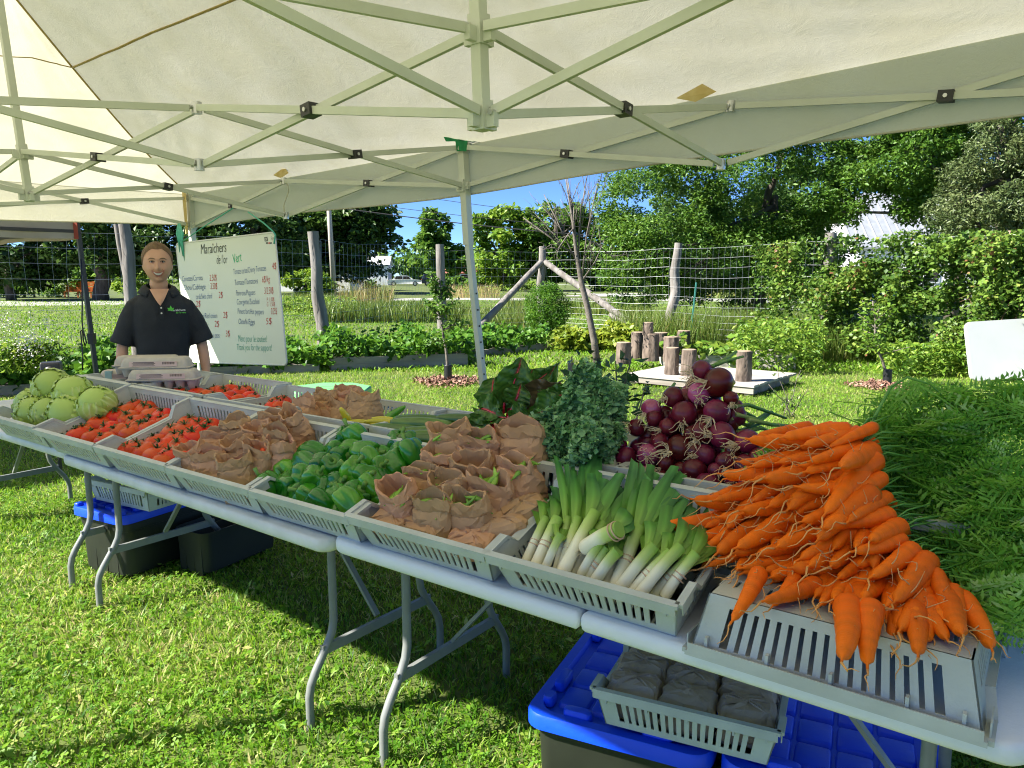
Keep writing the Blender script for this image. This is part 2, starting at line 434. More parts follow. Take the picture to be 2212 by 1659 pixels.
def scissor(a, b_):
    A, Bq = ND[a], ND[b_]
    d = (Bq[0] - A[0]).normalized(); side = d.cross(UP).normalized() * 0.011
    for p, q, sgn in ((A[1], Bq[0], 1), (A[0], Bq[1], -1)):
        m = MB(); dd = (q - p).normalized(); m.bar(p + dd * 0.03 + side * sgn, q - dd * 0.03 + side * sgn, 0.015, 0.027)
        m.build('truss_bar', M_tframe, tent)
    # crossing bracket
    p1, q1, p2, q2 = A[1], Bq[0], A[0], Bq[1]
    h1, h2 = (p1 - p2).length, (q2 - q1).length
    t = h1 / (h1 + h2); c = p1.lerp(q1, t)
    m = MB(); e = (q1 - p1).normalized(); up = UP - e * UP.dot(e); up.normalize(); s2 = e.cross(up)
    Mx = Matrix((e, s2, up)).transposed()
    m.box(c, (0.055, 0.052, 0.042), M=Mx)
    o = m.build('truss_bracket', M_blackpl, tent)
    m = MB(); m.tube([c - s2 * 0.031, c + s2 * 0.031], 0.008, 8); m.build('bolt', M_zinc, o)
for a, b_ in (('CL', 'NL'), ('NL', 'M'), ('M', 'NR'), ('NR', 'BR'), ('CL', 'SL'), ('SL', 'FL'), ('FL', 'FNL'), ('FNL', 'FM'), ('FM', 'FNR'), ('FNR', 'FR'), ('FR', 'SR'), ('SR', 'BR'),
              ('M', 'P'), ('P', 'FM'), ('ML', 'NL'), ('ML', 'P'), ('ML', 'SL'), ('ML', 'FNL'), ('MR', 'P'), ('MR', 'NR'), ('MR', 'SR'), ('MR', 'FNR')):
    scissor(a, b_)
for k in ('NL', 'NR', 'P', 'SL', 'FNL', 'FNR', 'SR'):     # hinge knuckles
    for q in ND[k]:
        m = MB(); m.tube([q - UP * 0.024, q + UP * 0.024], 0.022, 10); m.tube([q - tw * 0.032, q + tw * 0.032], 0.009, 8)
        m.build('hinge', M_zinc, tent, smooth=True, auto=40)
feet = {'CL': None, 'M': D(1075, 1123, 4.632), 'BR': None, 'FL': None, 'FM': None, 'FR': None}
for k, f in feet.items():
    b0, t0 = ND[k]
    ft = Vector((b0.x, b0.y, 0)) if f is None else Vector((f.x, f.y, 0))
    ax = (t0 - ft).normalized()
    m = MB(); m.bar(b0 - ax * 0.35, t0 + ax * 0.06, 0.046, 0.046, upv=tu); m.build('leg_upper', M_tframe, tent)
    m = MB(); m.bar(ft, b0 - ax * 0.2, 0.036, 0.036, upv=tu)
    lg = m.build('leg', M_tframe, tent)
    m = MB(); m.box(ft + UP * 0.004, (0.09, 0.09, 0.008)); m.build('foot_plate', M_zinc, lg)
    m = MB()
    for zz in np.arange(0.35, 1.5, 0.1): m.tube([ft + ax * zz - tw * 0.0 + Vector((0, -0.019, 0)), ft + ax * zz + Vector((0, -0.0172, 0))], 0.006, 8)
    m.build('height_holes', M_blackpl, lg)['kind'] = 'stuff'
    for q in (b0, t0):
        m = MB(); m.box(q, (0.058, 0.058, 0.07), rz=-0.687); m.box(q, (0.10, 0.022, 0.045), rz=-0.687); m.box(q, (0.022, 0.10, 0.045), rz=-0.687)
        for sx in (-1, 1): m.tube([q + tu * (0.04 * sx) - tw * 0.015, q + tu * (0.04 * sx) + tw * 0.015], 0.008, 8)
        m.build('corner_bracket', M_tframe, tent)
for k, zt in (('ML', 3.12), ('MR', 3.12)):
    b0, t0 = ND[k]; ax = (t0 - b0).normalized()
    top = b0 + ax * ((zt - b0.z) / ax.z)
    m = MB(); m.bar(b0 - UP * 0.03, top, 0.036, 0.036, upv=tu); m.build('mast', M_tframe, tent)
    for q in (b0, t0):
        m = MB(); m.bar(q - ax * 0.045, q + ax * 0.038, 0.046, 0.046, upv=tu)
        for e in (tu, -tu, tw, -tw): m.bar(q + e * 0.02 - ax * 0.02, q + e * 0.052 - ax * 0.02, 0.020, 0.040)
        o = m.build('mast_slider', M_tframe, tent)
        m = MB()
        for e in (tu, -tu): m.tube([q + e * 0.042 + tw * 0.016, q + e * 0.042 - tw * 0.016], 0.009, 8)
        m.build('bolt', M_zinc, o)
# canvas
ZE, ZP = 2.335, 3.14
ceave = [ND['CL'][1], ND['BR'][1], ND['FR'][1], ND['FL'][1]]
c4 = [Vector((p.x, p.y, z_)) for p, z_ in zip(ceave, (2.265, 2.455, 2.43, 2.30))]
cen = sum(c4, Vector()) / 4
c4 = [p + (p - cen).normalized() * 0.05 for p in c4]
pk = [Vector((ND['ML'][1].x - 0.01, ND['ML'][1].y, ZP)), Vector((ND['MR'][1].x, ND['MR'][1].y, ZP))]
def sagline(a, b_, t, sg): p = a.lerp(b_, t); p.z -= sg * math.sin(math.pi * t); return p
def panel(a, b_, c, d, nu, nv, seed):
    """eave a-b, top d-c"""
    nrm = (b_ - a).cross(d - a).normalized()
    def fn(i, j):
        j2 = j
        p = sagline(a, b_, i, 0.03).lerp(sagline(d, c, i, 0.02), j2)
        p.z -= 0.06 * math.sin(math.pi * min(1, j ** 0.8)) * (0.55 + 0.45 * abs(math.cos(math.pi * 2 * i)))
        w_ = mnoise.noise(Vector((p.x * 1.3 + seed, p.y * 1.3, p.z))) * 0.018 + mnoise.noise(Vector((p.x * 4, p.y * 4, p.z * 2 + seed))) * 0.006
        # radial creases towards the corners
        e = min(i, 1 - i)
        w_ += 0.010 * math.sin(26 * math.atan2(j + 0.02, e * 3 + 0.02)) * math.exp(-4 * (e + j * 0.7)) * (1 if min(j, 1 - j) > 0 else 0)
        k = min(1, 6 * j, 6 * (1 - j)) * min(1, 10 * e + 0.0)
        return p + nrm * w_ * k
    m = MB(); m.grid(fn, nu, nv); return m, fn
fns = {}
for nm, (a, b_, c, d, nu, nv, sd) in {'back': (c4[0], c4[1], pk[1], pk[0], 90, 40, 1.0), 'front': (c4[2], c4[3], pk[0], pk[1], 60, 26, 5.0), 'left': (c4[3], c4[0], pk[0], pk[0], 50, 34, 9.0), 'right': (c4[1], c4[2], pk[1], pk[1], 50, 34, 13.0)}.items():
    m, fn = panel(a, b_, c, d, nu, nv, sd); fns[nm] = fn
    m.build('roof_panel', M_canvas, tent, smooth=True)
def strip(fn, path, wdt, name='seam'):
    m = MB(); pts = [Vector(fn(*q)) - UP * 0.006 for q in path]
    m.tube(pts, wdt, 6, flat=0.25, upv=(0, 0, 1)); m.build(name, M_seam, tent, smooth=True)
for nm in ('back', 'left', 'right', 'front'):
    strip(fns[nm], [(k / 40, 0.74) for k in range(41)], 0.011)
    strip(fns[nm], [(0.0, k / 40) for k in range(41)], 0.008)
hv = {'a': 0.27}
for (a, b_, nu, seed) in ((c4[0], c4[1], 110, 2), (c4[1], c4[2], 50, 3), (c4[2], c4[3], 60, 4), (c4[3], c4[0], 60, 5)):
    out = (b_ - a).cross(UP).normalized()
    def vf(i, j, a=a, b_=b_, out=out, seed=seed):
        p = sagline(a, b_, i, 0.03) + out * 0.004
        L_ = (b_ - a).length * i
        p += out * (0.012 * mnoise.noise(Vector((L_ * 1.6, j * 1.2, seed))) * j + 0.004 * mnoise.noise(Vector((L_ * 8, j * 3, seed))) * j)
        p.z -= j * (0.285 + 0.012 * math.sin(L_ * 1.9 + seed))
        return p
    m = MB(); m.grid(vf, nu, 8); v = m.build('valance', M_canvas, tent, smooth=True)
    m = MB(); m.tube([vf(k / 60, 0.985) for k in range(61)], 0.005, 5, cap=False); m.build('hem', M_seam if False else M_canvas, v, smooth=True)
# tape and patches
def patch(c, w_, h_, m_, rz=0, name='tape'):
    m = MB(); Q = Matrix.Rotation(rz, 3, 'Z')
    m.grid(lambda i, j: Vector(c) + Q @ Vector(((i - .5) * w_ * (1 - 0.5 * abs(j - .5)), 0.004 * math.sin(9 * i + 5 * j), (j - .5) * h_)), 8, 8)
    m.build(name, m_, tent, smooth=True)
q = ND['M'][1]
patch(q + Vector((-0.005, -0.045, 0.03)), 0.075, 0.12, M_green_tape); patch(q + Vector((-0.06, -0.05, 0.05)), 0.10, 0.05, M_green_tape); patch(q + Vector((0.07, -0.05, 0.06)), 0.06, 0.07, M_green_tape)
for k, dx in (('NL', -0.02), ('NR', -0.16)):
    q = ND[k][1] + Vector((dx, 0.0, 0.05))
    m = MB(); m.add([q + tu * 0.10, q - tu * 0.10, q + UP * 0.05 + tu * 0.02 - tw * 0.02, q - UP * 0.03], [(0, 2, 1), (0, 1, 3)]); m.build('corner_patch', M_seam, tent)
q = ND['CL'][1]; patch(q + Vector((-0.03, -0.05, -0.11)), 0.07, 0.40, M_seam, -0.687, 'corner_patch')
# loose thread hanging from a joint of the back truss
q = ND['NL'][1]; m = MB(); m.tube([q + Vector((0.02 + 0.02 * math.sin(t * 6), -0.03, -0.25 * t)) for t in np.linspace(0, 1, 12)], 0.004, 5)
m.build('loose_strap', M_canvas, tent, smooth=True)
q = ND['M'][1]; m = MB(); m.tube([q + Vector((0.10 + 0.05 * t + 0.02 * math.sin(t * 8), -0.05, 0.08 - 0.28 * t)) for t in np.linspace(0, 1, 14)], 0.0022, 5)
m.build('loose_thread', M_canvas, tent, smooth=True)

# ------------------------------------------------------------------ the neighbouring tent
M_brown = mat('faded_brown_canvas', (0.36, 0.30, 0.24), 0.85, (0.42, 0.36, 0.29), scale=3, bump=0.2)
M_pink = mat('pale_roof_canvas', (0.62, 0.56, 0.55), 0.8, (0.7, 0.64, 0.62), scale=3, trans=0.2)
M_red = mat('faded_red_canvas', (0.35, 0.06, 0.03), 0.8)
M_pole = mat('black_pole', (0.018, 0.018, 0.02), 0.4)
nt2 = empty('market_tent', (0, 0, 0), 0, 'neighbouring tent with brown valance and thin black pole behind the cabbages', 'canopy tent')
K = D(166, 476, 7.0)
cs = [K, K + tw * 2.9, K + tw * 2.9 - tu * 2.9, K - tu * 2.9]
pkn = sum(cs, Vector()) / 4 + UP * 0.85
for i in range(4):
    a, b_ = cs[i], cs[(i + 1) % 4]
    m = MB(); m.grid(lambda s_, t_: a.lerp(b_, s_).lerp(pkn, t_) - UP * 0.05 * math.sin(math.pi * t_), 12, 8); m.build('roof_panel', M_pink, nt2, smooth=True)
    m = MB(); m.grid(lambda s_, t_: a.lerp(b_, s_) - UP * (0.165 * t_ + 0.01 * math.sin(s_ * 9)) + (b_ - a).cross(UP).normalized() * (-0.012 * math.sin(s_ * 30) * t_), 40, 4); m.build('valance', M_brown, nt2, smooth=True)
    pb = (D(226, 950, 7.05) if i == 0 else Vector((a.x, a.y, 0))); pb.z = 0
    m = MB(); m.bar(pb, a - UP * 0.02, 0.036, 0.036, upv=tu); lg = m.build('leg', M_pole, nt2)
    m = MB(); pm = pb.lerp(a, 0.47); m.box(pm, (0.055, 0.055, 0.10)); m.build('leg_clamp', M_pole, lg)
    m = MB(); m.bar(a - UP * 0.10 , b_ - UP * 0.10, 0.02, 0.03); m.build('truss_bar', M_pole, nt2)
m = MB(); m.box(K - UP * 0.09 + Vector((0.0, -0.03, 0)), (0.035, 0.012, 0.16)); m.build('corner_tab', M_red, nt2)
m = MB()
q = D(178, 640, 6.9)
m.tube([D(175, 560, 6.95), D(178, 640, 6.9), D(177, 690, 6.9), D(179, 712, 6.9), D(183, 725, 6.9), D(187, 740, 6.9), D(184, 748, 6.9), D(180, 735, 6.9), D(178, 712, 6.9), D(174, 715, 6.9), D(179, 770, 6.9), D(178, 800, 6.9)], 0.007, 6)
m.build('guy_cord', M_pole, nt2, smooth=True)

# ------------------------------------------------------------------ whiteboard price list
M_wb = mat('whiteboard_enamel', (0.78, 0.80, 0.70), 0.25, (0.80, 0.82, 0.73), scale=2, spec=0.4)
M_wbf = mat('whiteboard_edge', (0.70, 0.71, 0.68), 0.4)
def ink(n, c): return mat(n, c, 0.6)
I_bk, I_bl, I_rd, I_gr, I_tl = ink('ink_black', (0.02, 0.03, 0.025)), ink('ink_blue', (0.03, 0.10, 0.30)), ink('ink_red', (0.55, 0.04, 0.03)), ink('ink_green', (0.05, 0.55, 0.25)), ink('ink_teal', (0.02, 0.36, 0.26))
bTL, bTR, bBR, bBL = D(383, 527, 6.40), D(597, 503, 5.70), D(613, 787, 5.73), D(406, 781, 6.41)
bx_ = ((bTR - bTL) + (bBR - bBL)).normalized(); by_ = ((bTL - bBL) + (bTR - bBR)); by_ = (by_ - bx_ * by_.dot(bx_)).normalized(); bz_ = bx_.cross(by_)
bc = (bTL + bTR + bBR + bBL) / 4
bw, bh = ((bTR - bTL).length + (bBR - bBL).length) / 2, ((bTL - bBL).length + (bTR - bBR).length) / 2
BM = Matrix.Translation(bc) @ Matrix((bx_, by_, bz_)).transposed().to_4x4()
board = empty('whiteboard', M=BM, label='white price board with handwritten list hung by teal cords behind the seller', cat='whiteboard')
m = MB(); rr = 0.03
def rrect(w_, h_, r, k=5):
    pts = []
    for cx_, cy_, a0 in ((w_ / 2 - r, h_ / 2 - r, 0), (-w_ / 2 + r, h_ / 2 - r, 90), (-w_ / 2 + r, -h_ / 2 + r, 180), (w_ / 2 - r, -h_ / 2 + r, 270)):
        for q in range(k + 1):
            a = R(a0 + 90 * q / k); pts.append((cx_ + r * math.cos(a), cy_ + r * math.sin(a)))
    return pts
def slab(m, pts, z0, z1, mi=0):
    n = len(pts); m.add([(x, y, z0) for x, y in pts] + [(x, y, z1) for x, y in pts], [tuple(range(n))[::-1], tuple(range(n, 2 * n))] + [(i, (i + 1) % n, (i + 1) % n + n, i + n) for i in range(n)], mi)
slab(m, rrect(bw, bh, rr), -0.012, 0.0); m.build('panel', M_wb, board)
m = MB(); op = rrect(bw + 0.008, bh + 0.008, rr + 0.004); m.tube([(x, y, -0.004) for x, y in op] + [(op[0][0], op[0][1], -0.004)], 0.008, 6); m.build('edge_trim', M_wbf, board, smooth=True)
BI = BM.inverted()
def onboard(px, py):
    r = ray(px, py); t = (bc - CAMP).dot(bz_) / r.dot(bz_); return BI @ (CAMP + r * t)
FONTS = []
def write(s, x0, y0, x1, y1, size, m_, bold=0.0, shear=0.2):
    a, b_ = onboard(x0, y0), onboard(x1, y1)
    cu = bpy.data.curves.new('writing', 'FONT'); cu.body = s; cu.size = size; cu.shear = shear; cu.resolution_u = 3; cu.offset = bold
    cu.materials.append(m_)
    o = bpy.data.objects.new('writing', cu); COL.objects.link(o); o.parent = board
    o.location = (a.x, a.y, 0.0025)
    o.rotation_euler = (0, 0, math.atan2(b_.y - a.y, b_.x - a.x))
    wid = len(s) * size * 0.52
    o.scale = ((b_ - a).length / wid, 1, 1)
    FONTS.append(o); return o
Z = lambda x, y: (x * 0.3, 442.4 + y * 0.3)
def wz(s, x0, y0, x1, y1, size, m_, bold=0.0): write(s, *Z(x0, y0), *Z(x1, y1), size * 0.92, m_, -0.010 * size + bold * 0.3, 0.28)
wz('Maraîchers', 1445, 355, 1665, 335, 0.125, I_bk, 0.0012); wz("de l'or", 1560, 425, 1668, 420, 0.11, I_bk, 0.001); wz('Vert', 1680, 425, 1752, 400, 0.115, I_gr, 0.0015)
for s, x0, y0, x1, y1, pr_, rx, ry, rx1 in (('Tomate cerise/Cherry Tomatoes', 1682, 502, 1950, 470, '4$', 1958, 466, 1992), ('Tomate/Tomatoes', 1690, 580, 1865, 565, '6$/kg', 1888, 560, 1955),
        ('Poivrons/Peppers', 1700, 655, 1866, 648, '3/2.50$', 1904, 642, 1984), ('Courgette/Zucchini', 1706, 718, 1900, 714, '', 0, 0, 0), ('Piment fort/Hot peppers', 1712, 785, 1938, 790, '0.25$', 1954, 790, 2003), ('Oeufs/Eggs', 1716, 858, 1858, 862, '5$', 1914, 862, 1958)):
    wz(s, x0, y0, x1, y1, 0.07, I_bl)
    if pr_: wz(pr_, rx, ry, rx1, ry - 4, 0.08, I_rd)
wz('P  1.00$', 1922, 697, 1990, 694, 0.05, I_rd); wz('G  1.50$', 1922, 732, 1992, 730, 0.05, I_rd)
for s, x0, y0, x1, y1, pr_, rx, ry, rx1 in (('Carottes/Carrots', 1312, 552, 1488, 540, '2.50$', 1510, 548, 1570), ('Chou/Cabbage', 1320, 614, 1488, 606, '3.50$', 1516, 608, 1574), ('carde/Swiss chard', 1412, 680, 1556, 672, '2$', 1576, 672, 1606),
        ('', 0, 0, 0, 0, '2$', 1412, 735, 1446), ('ge/Red onion', 1452, 818, 1586, 815, '2$', 1608, 816, 1640), ('k', 1482, 882, 1504, 882, '2$', 1546, 880, 1580), ('/Snap peas', 1500, 958, 1602, 956, '3$', 1625, 950, 1658)):
    if s: wz(s, x0, y0, x1, y1, 0.07, I_bl)
    wz(pr_, rx, ry, rx1, ry - 3, 0.08, I_rd)
wz('Merci pour le soutien!', 1716, 985, 1984, 990, 0.085, I_tl); wz('Thank you for the support!', 1706, 1046, 2018, 1052, 0.08, I_tl)
# maker's mark in the corner: small square with a bar and grey word, coloured chips below
m = MB(); a = onboard(575, 516.5)
m.box((a.x, a.y, 0.002), (0.032, 0.032, 0.002)); mk = m.build('logo_mark', I_bk, board)
m = MB(); m.box((a.x, a.y, 0.0035), (0.02, 0.02, 0.001)); m.build('logo_inner', M_wb, mk)
m = MB(); m.box((a.x, a.y, 0.0045), (0.010, 0.010, 0.001)); m.build('logo_dot', I_bk, mk)
wz('Square', 1952, 250, 1990, 247, 0.035, I_bk, 0.0)
for k, (px_, mm) in enumerate(((577, I_bk), (582, I_rd), (585.5, I_bk))):
    a = onboard(px_, 525); m = MB(); m.box((a.x, a.y, 0.002), (0.018, 0.010, 0.002)); m.build('logo_chip', mm, board)
bpy.context.view_layer.update()
dg = bpy.context.evaluated_depsgraph_get()
for o in FONTS:                                    # lettering as plain meshes
    me = bpy.data.meshes.new_from_object(o.evaluated_get(dg)); me.name = 'writing'
    mb_ = o.matrix_basis.copy(); cu = o.data
    bpy.data.objects.remove(o); bpy.data.curves.remove(cu)
    n = put('writing', me, board, M=mb_); n['kind'] = 'stuff'
# cords
M_cord = mat('teal_cord', (0.08, 0.42, 0.30), 0.7)
def cord(name, pts, r, label):
    m = MB(); m.tube(pts, r, 6); o = m.build(name, M_cord, None, smooth=True); return tag(o, label, 'cord')
q = D(386, 525, 6.36)
m = MB()
for dx, ln in ((0, 0.0), (4, 18), (-3, 10), (8, 30)): m.tube([D(386 + dx * 0.3, 484, 6.5), D(386 + dx, 505, 6.36), D(388 + dx * 0.6, 520, 6.33), D(391 + dx, 535 + ln, 6.36)], [0.007, 0.012, 0.010, 0.003], 6)
o = m.build('teal_cord', M_cord, None, smooth=True); tag(o, 'frayed teal cord knotted at the price board corner beside the seller', 'cord')
cord('teal_cord', [D(391, 524, 6.34), D(440, 490, 6.2), D(503, 450, 6.05)], 0.005, 'thin teal cord running from the board corner up to the bracket')
cord('teal_cord', [D(536, 458, 5.95), D(570, 482, 5.75), D(590, 500, 5.66), D(595, 508, 5.66), D(593, 518, 5.66), D(592, 527, 5.66)], 0.006, 'teal cord holding the price board corner away from the seller')

# ================================================================== folding tables
M_tab = mat('table_plastic', (0.78, 0.78, 0.77), 0.45, (0.83, 0.83, 0.82), scale=5, bump=0.15, bscale=90)
M_tab_old = mat('table_plastic_worn', (0.66, 0.65, 0.59), 0.5, (0.80, 0.79, 0.74), scale=7, detail=8, bump=0.35, bscale=40)
M_leg = mat('grey_steel', (0.17, 0.18, 0.17), 0.38, (0.20, 0.21, 0.20), scale=20, spec=0.6)
M_rivet = mat('rivet', (0.6, 0.6, 0.6), 0.3, metal=0.9)
def table(u0, n0, L, ztop, dyaw, mtl, label, seam=False, W=0.76):
    root = empty('folding_table', TP(u0, n0, 0), TA + dyaw, label, 'table', 'folding tables in a row')
    th = 0.048
    def top(x0, x1, seamside):
        m = MB(); prof = [(0.012, -th), (0.003, -th + 0.008), (0.0, -th + 0.02), (0.0, -0.014), (0.004, -0.004), (0.012, 0.0)]
        rings = []
        for ins, z in prof:
            ring = []
            for cx_, cy_, a0, sd in ((x1, W, 0, 1), (x0, W, 90, -1), (x0, 0, 180, -1), (x1, 0, 270, 1)):
                r = 0.012 if sd == seamside else 0.05
                ox = x1 - r if sd > 0 else x0 + r; oy = W - r if cy_ > 0 else r
                for q in range(6):
                    a = R(a0 + 18 * q); ring.append((ox + (r - min(ins, r * .9)) * math.cos(a), oy + (r - min(ins, r * .9)) * math.sin(a), ztop + z))
            rings.append(ring)
        nn = len(rings[0]); fs = []
        for i in range(len(rings) - 1):
            fs += [(i * nn + k, i * nn + (k + 1) % nn, (i + 1) * nn + (k + 1) % nn, (i + 1) * nn + k) for k in range(nn)]
        fs += [tuple(range(nn))[::-1], tuple((len(rings) - 1) * nn + k for k in range(nn))]
        m.add([p for r_ in rings for p in r_], fs)
        m.build('table_top', mtl, root, smooth=True, auto=50)
    if seam: top(0, L / 2 - 0.002, 1); top(L / 2 + 0.002, L, -1)
    else: top(0, L, 0)
    zt = ztop - th
    m = MB()
    for y in (0.09, W - 0.09): m.box((L / 2, y, zt - 0.012), (L - 0.16, 0.03, 0.024))
    m.build('side_rail', M_leg, root)
    for e, sg in ((0.17, 1), (L - 0.17, -1)):
        for y, s_ in ((0.165, -1), (W - 0.165, 1)):
            m = MB()
            pts = [(e, y, zt), (e, y, 0.40)]
            for t in np.linspace(0, 1, 7): pts.append((e, y + s_ * (0.115 * (t * t * (3 - 2 * t))), 0.36 - 0.24 * t))
            pts += [(e, y + s_ * 0.115, 0.06), (e, y + s_ * 0.115, 0.0)]
            m.tube(pts, 0.0148, 10)
            lg = m.build('leg', M_leg, root, smooth=True, auto=50)
            m = MB(); m.tube([(e - sg * 0.0, y - s_ * 0.0155, zt - 0.12), (e, y - s_ * 0.012, zt - 0.12)], 0.006, 8); m.build('rivet', M_rivet, lg)
        m = MB(); m.box((e, W / 2, 0.265), (0.016, W - 0.22, 0.034)); m.build('cross_bar', M_leg, root)
        m = MB(); m.bar((e + sg * 0.012, W / 2, 0.29), (e + sg * 0.36, W / 2, zt - 0.01), 0.022, 0.012); m.build('brace', M_leg, root)
        m = MB(); m.box((e, W / 2, zt - 0.018), (0.024, W - 0.30, 0.024)); m.build('top_bar', M_leg, root)
    return root
table(0.018, 0.0, 1.83, 0.74, 0.0, M_tab, 'white folding table with a centre seam under leeks and carrots', True)
t2 = table(-1.885, 0.018, 1.90, 0.731, -0.02, M_tab_old, 'scuffed off-white folding table under the tomato and pepper crates')
table(-3.75, 0.045, 1.86, 0.742, 0.0, M_tab_old, 'white folding table running out of the picture beside the cabbages')

# ================================================================== grey crates
M_crate = mat('crate_plastic', (0.42, 0.44, 0.395), 0.5, (0.53, 0.55, 0.50), scale=7, detail=9, bump=0.12, bscale=120, rnd=0.05)
CW, CD, CH = 0.53, 0.435, 0.125                   # rim width, rim depth, height
BT = 0.027                                         # taper from rim to base
def crate_meshes():
    body, rim = MB(), MB(); th = 0.0035
    x0, x1 = -CW / 2 + BT, CW / 2 - BT; y0, y1 = 0.0, CD - 2 * BT
    def X(x, y, z, sx, sy): k = z / CH * BT; return Vector((x + sx * k, y + sy * k, z))
    dip = 0.042
    def wall(axis, sgn, ns, dips):
        """a slotted wall; axis 'x' runs along x (front/back), 'y' along y (sides)"""
        a0, a1 = (x0, x1) if axis == 'x' else (y0, y1)
        fixed = {('x', -1): y0, ('x', 1): y1, ('y', -1): x0, ('y', 1): x1}[(axis, sgn)]
        def P(a, z, inn):
            fr = (a - a0) / (a1 - a0) * 2 - 1
            k = z / CH * BT
            if axis == 'x': return Vector((a + fr * k, fixed + sgn * (k - inn), z))
            return Vector((fixed + sgn * (k - inn), a + fr * k, z))
        def piece(aa, ab, za, zb, zc=None, zd=None):
            zc = zb if zc is None else zc
            vs = [P(aa, za, 0), P(ab, za, 0), P(ab, zc, 0), P(aa, zb, 0), P(aa, za, th), P(ab, za, th), P(ab, zc, th), P(aa, zb, th)]
            fs = [(0, 1, 2, 3), (7, 6, 5, 4), (0, 4, 5, 1), (1, 5, 6, 2), (2, 6, 7, 3), (3, 7, 4, 0)]
            if (axis == 'x') == (sgn > 0): fs = [f[::-1] for f in fs]
            body.add(vs, fs)
        L_ = a1 - a0
        def ztop(a):
            if not dips: return CH
            f = (a - a0) / L_
            if f < 0.17 or f > 0.83: return CH
            if f < 0.25: return CH - dip * (f - 0.17) / 0.08
            if f > 0.75: return CH - dip * (0.83 - f) / 0.08
            return CH - dip
        zb, zs = 0.022, (CH - 0.02 if not dips else CH - dip - 0.018)
        piece(a0, a1, 0, zb)
        cuts = sorted(set([a0, a1] + ([a0 + L_ * q for q in (0.17, 0.25, 0.75, 0.83)] if dips else [])))
        for i in range(len(cuts) - 1): piece(cuts[i], cuts[i + 1], zs, ztop(cuts[i] + 1e-6), ztop(cuts[i + 1] - 1e-6))
        marg = 0.05; sw = (L_ - 2 * marg) / (ns * 1.0); 
        piece(a0, a0 + marg, zb, zs); piece(a1 - marg, a1, zb, zs)
        for i in range(1, ns):
            c = a0 + marg + sw * i
            piece(c - sw * 0.30, c + sw * 0.30, zb, zs)
        # rim flange
        pts = [P(cuts[0], CH, 0)] if not dips else []
        rp = [P(c, ztop(c), 0) for c in cuts]
        rp[0] = P(a0, CH, 0); rp[-1] = P(a1, CH, 0)
        o = Vector((0, sgn, 0)) if axis == 'x' else Vector((sgn, 0, 0))
        for i in range(len(rp) - 1):
            q0, q1 = rp[i] + o * 0.006, rp[i + 1] + o * 0.006
            ext = (q1 - q0).normalized() * 0.006
            rim.bar(q0 - (ext if i == 0 else Vector()), q1 + (ext if i == len(rp) - 2 else ext * 0.5), 0.019, 0.010)
        if not dips:
            q0, q1 = rp[0] + o * 0.0145 - UP * 0.012, rp[-1] + o * 0.0145 - UP * 0.012
            rim.bar(q0, q1, 0.003, 0.022)
            for f in (0.06, 0.3, 0.53, 0.78, 0.95):
                c = a0 + L_ * f; q = P(c, CH - 0.022, -0.006); rim.box(q, (0.006 if axis == 'x' else 0.012, 0.012 if axis == 'x' else 0.006, 0.036))
        else:
            for f in (0.0, 1.0):
                q0 = P(a0 if f == 0 else a1, CH - 0.018, -0.012); q1 = P(a0 + L_ * (0.14 if f == 0 else 0.86), CH - 0.018, -0.012)
                rim.bar(q0, q1, 0.003, 0.03)
    wall('x', -1, 17, False); wall('x', 1, 17, False); wall('y', -1, 13, True); wall('y', 1, 13, True)
    # floor with slots
    rows = 3; d = (y1 - y0)
    for r_ in range(rows + 1):
        yy = y0 + d * r_ / rows; body.box((0, min(max(yy, y0 + 0.03), y1 - 0.03), 0.002), (x1 - x0, 0.06, 0.004))
    for i in range(14):
        xx = x0 + (x1 - x0) * (i + 0.5) / 14; body.box((xx, (y0 + y1) / 2, 0.0025), (0.027, d - 0.002, 0.003))
    for sx in (x0, x1): pass
    return body.mesh('crate_body', M_crate), rim.mesh('crate_rim', M_crate)
ME_CB, ME_CR = crate_meshes()
def frame_at(org, e1, e2):
    e1 = e1.normalized(); e3 = e1.cross(e2).normalized(); e2 = e3.cross(e1)
    return Matrix.Translation(org) @ Matrix((e1, e2, e3)).transposed().to_4x4()
def crate(M, label, sc=1.0, group='grey plastic crates'):
    o = put('plastic_crate', ME_CB, None, M=M @ Matrix.Scale(sc, 4)); tag(o, label, 'crate', group)
    put('rim', ME_CR, o); return o
TAU = R(18)
FRONT = [(-2.53, .56), (-1.96, .56), (-1.39, .545), (-.855, .525), (-.352, .515), (.157, .52), (.682, .52)]
fl = ['tilted grey crate holding the green cabbages at the end of the front row', 'tilted grey crate of big tomatoes next to the cabbages', 'tilted grey crate of big tomatoes next to the paper bags',
      'tilted grey crate packed with brown bags of cherry tomatoes', 'tilted grey crate heaped with green bell peppers', 'tilted grey crate packed with brown bags of snap peas', 'tilted grey crate filled with bunched leeks']
CF, CS = [], []
for (u0, W), lb in zip(FRONT, fl):
    sc = W / CW; e2 = TN * math.cos(TAU) + UP * math.sin(TAU)
    zb = 0.742 if u0 > 0.1 else (0.737 if u0 > -2 else 0.745)
    M = frame_at(TP(u0 + W / 2, 0.028, zb), TU, e2); CF.append(M); CS.append(sc); crate(M, lb, sc)
def CR(i, px, py, hf):                            # point in crate i's own plane, hf above its floor
    M = CF[i]; e3 = M.to_3x3() @ Vector((0, 0, 1)); o = M.translation + e3 * hf
    r = ray(px, py); t = (o - CAMP).dot(e3) / r.dot(e3); return CAMP + r * t
def crot(i): return CF[i].to_3x3().normalized()
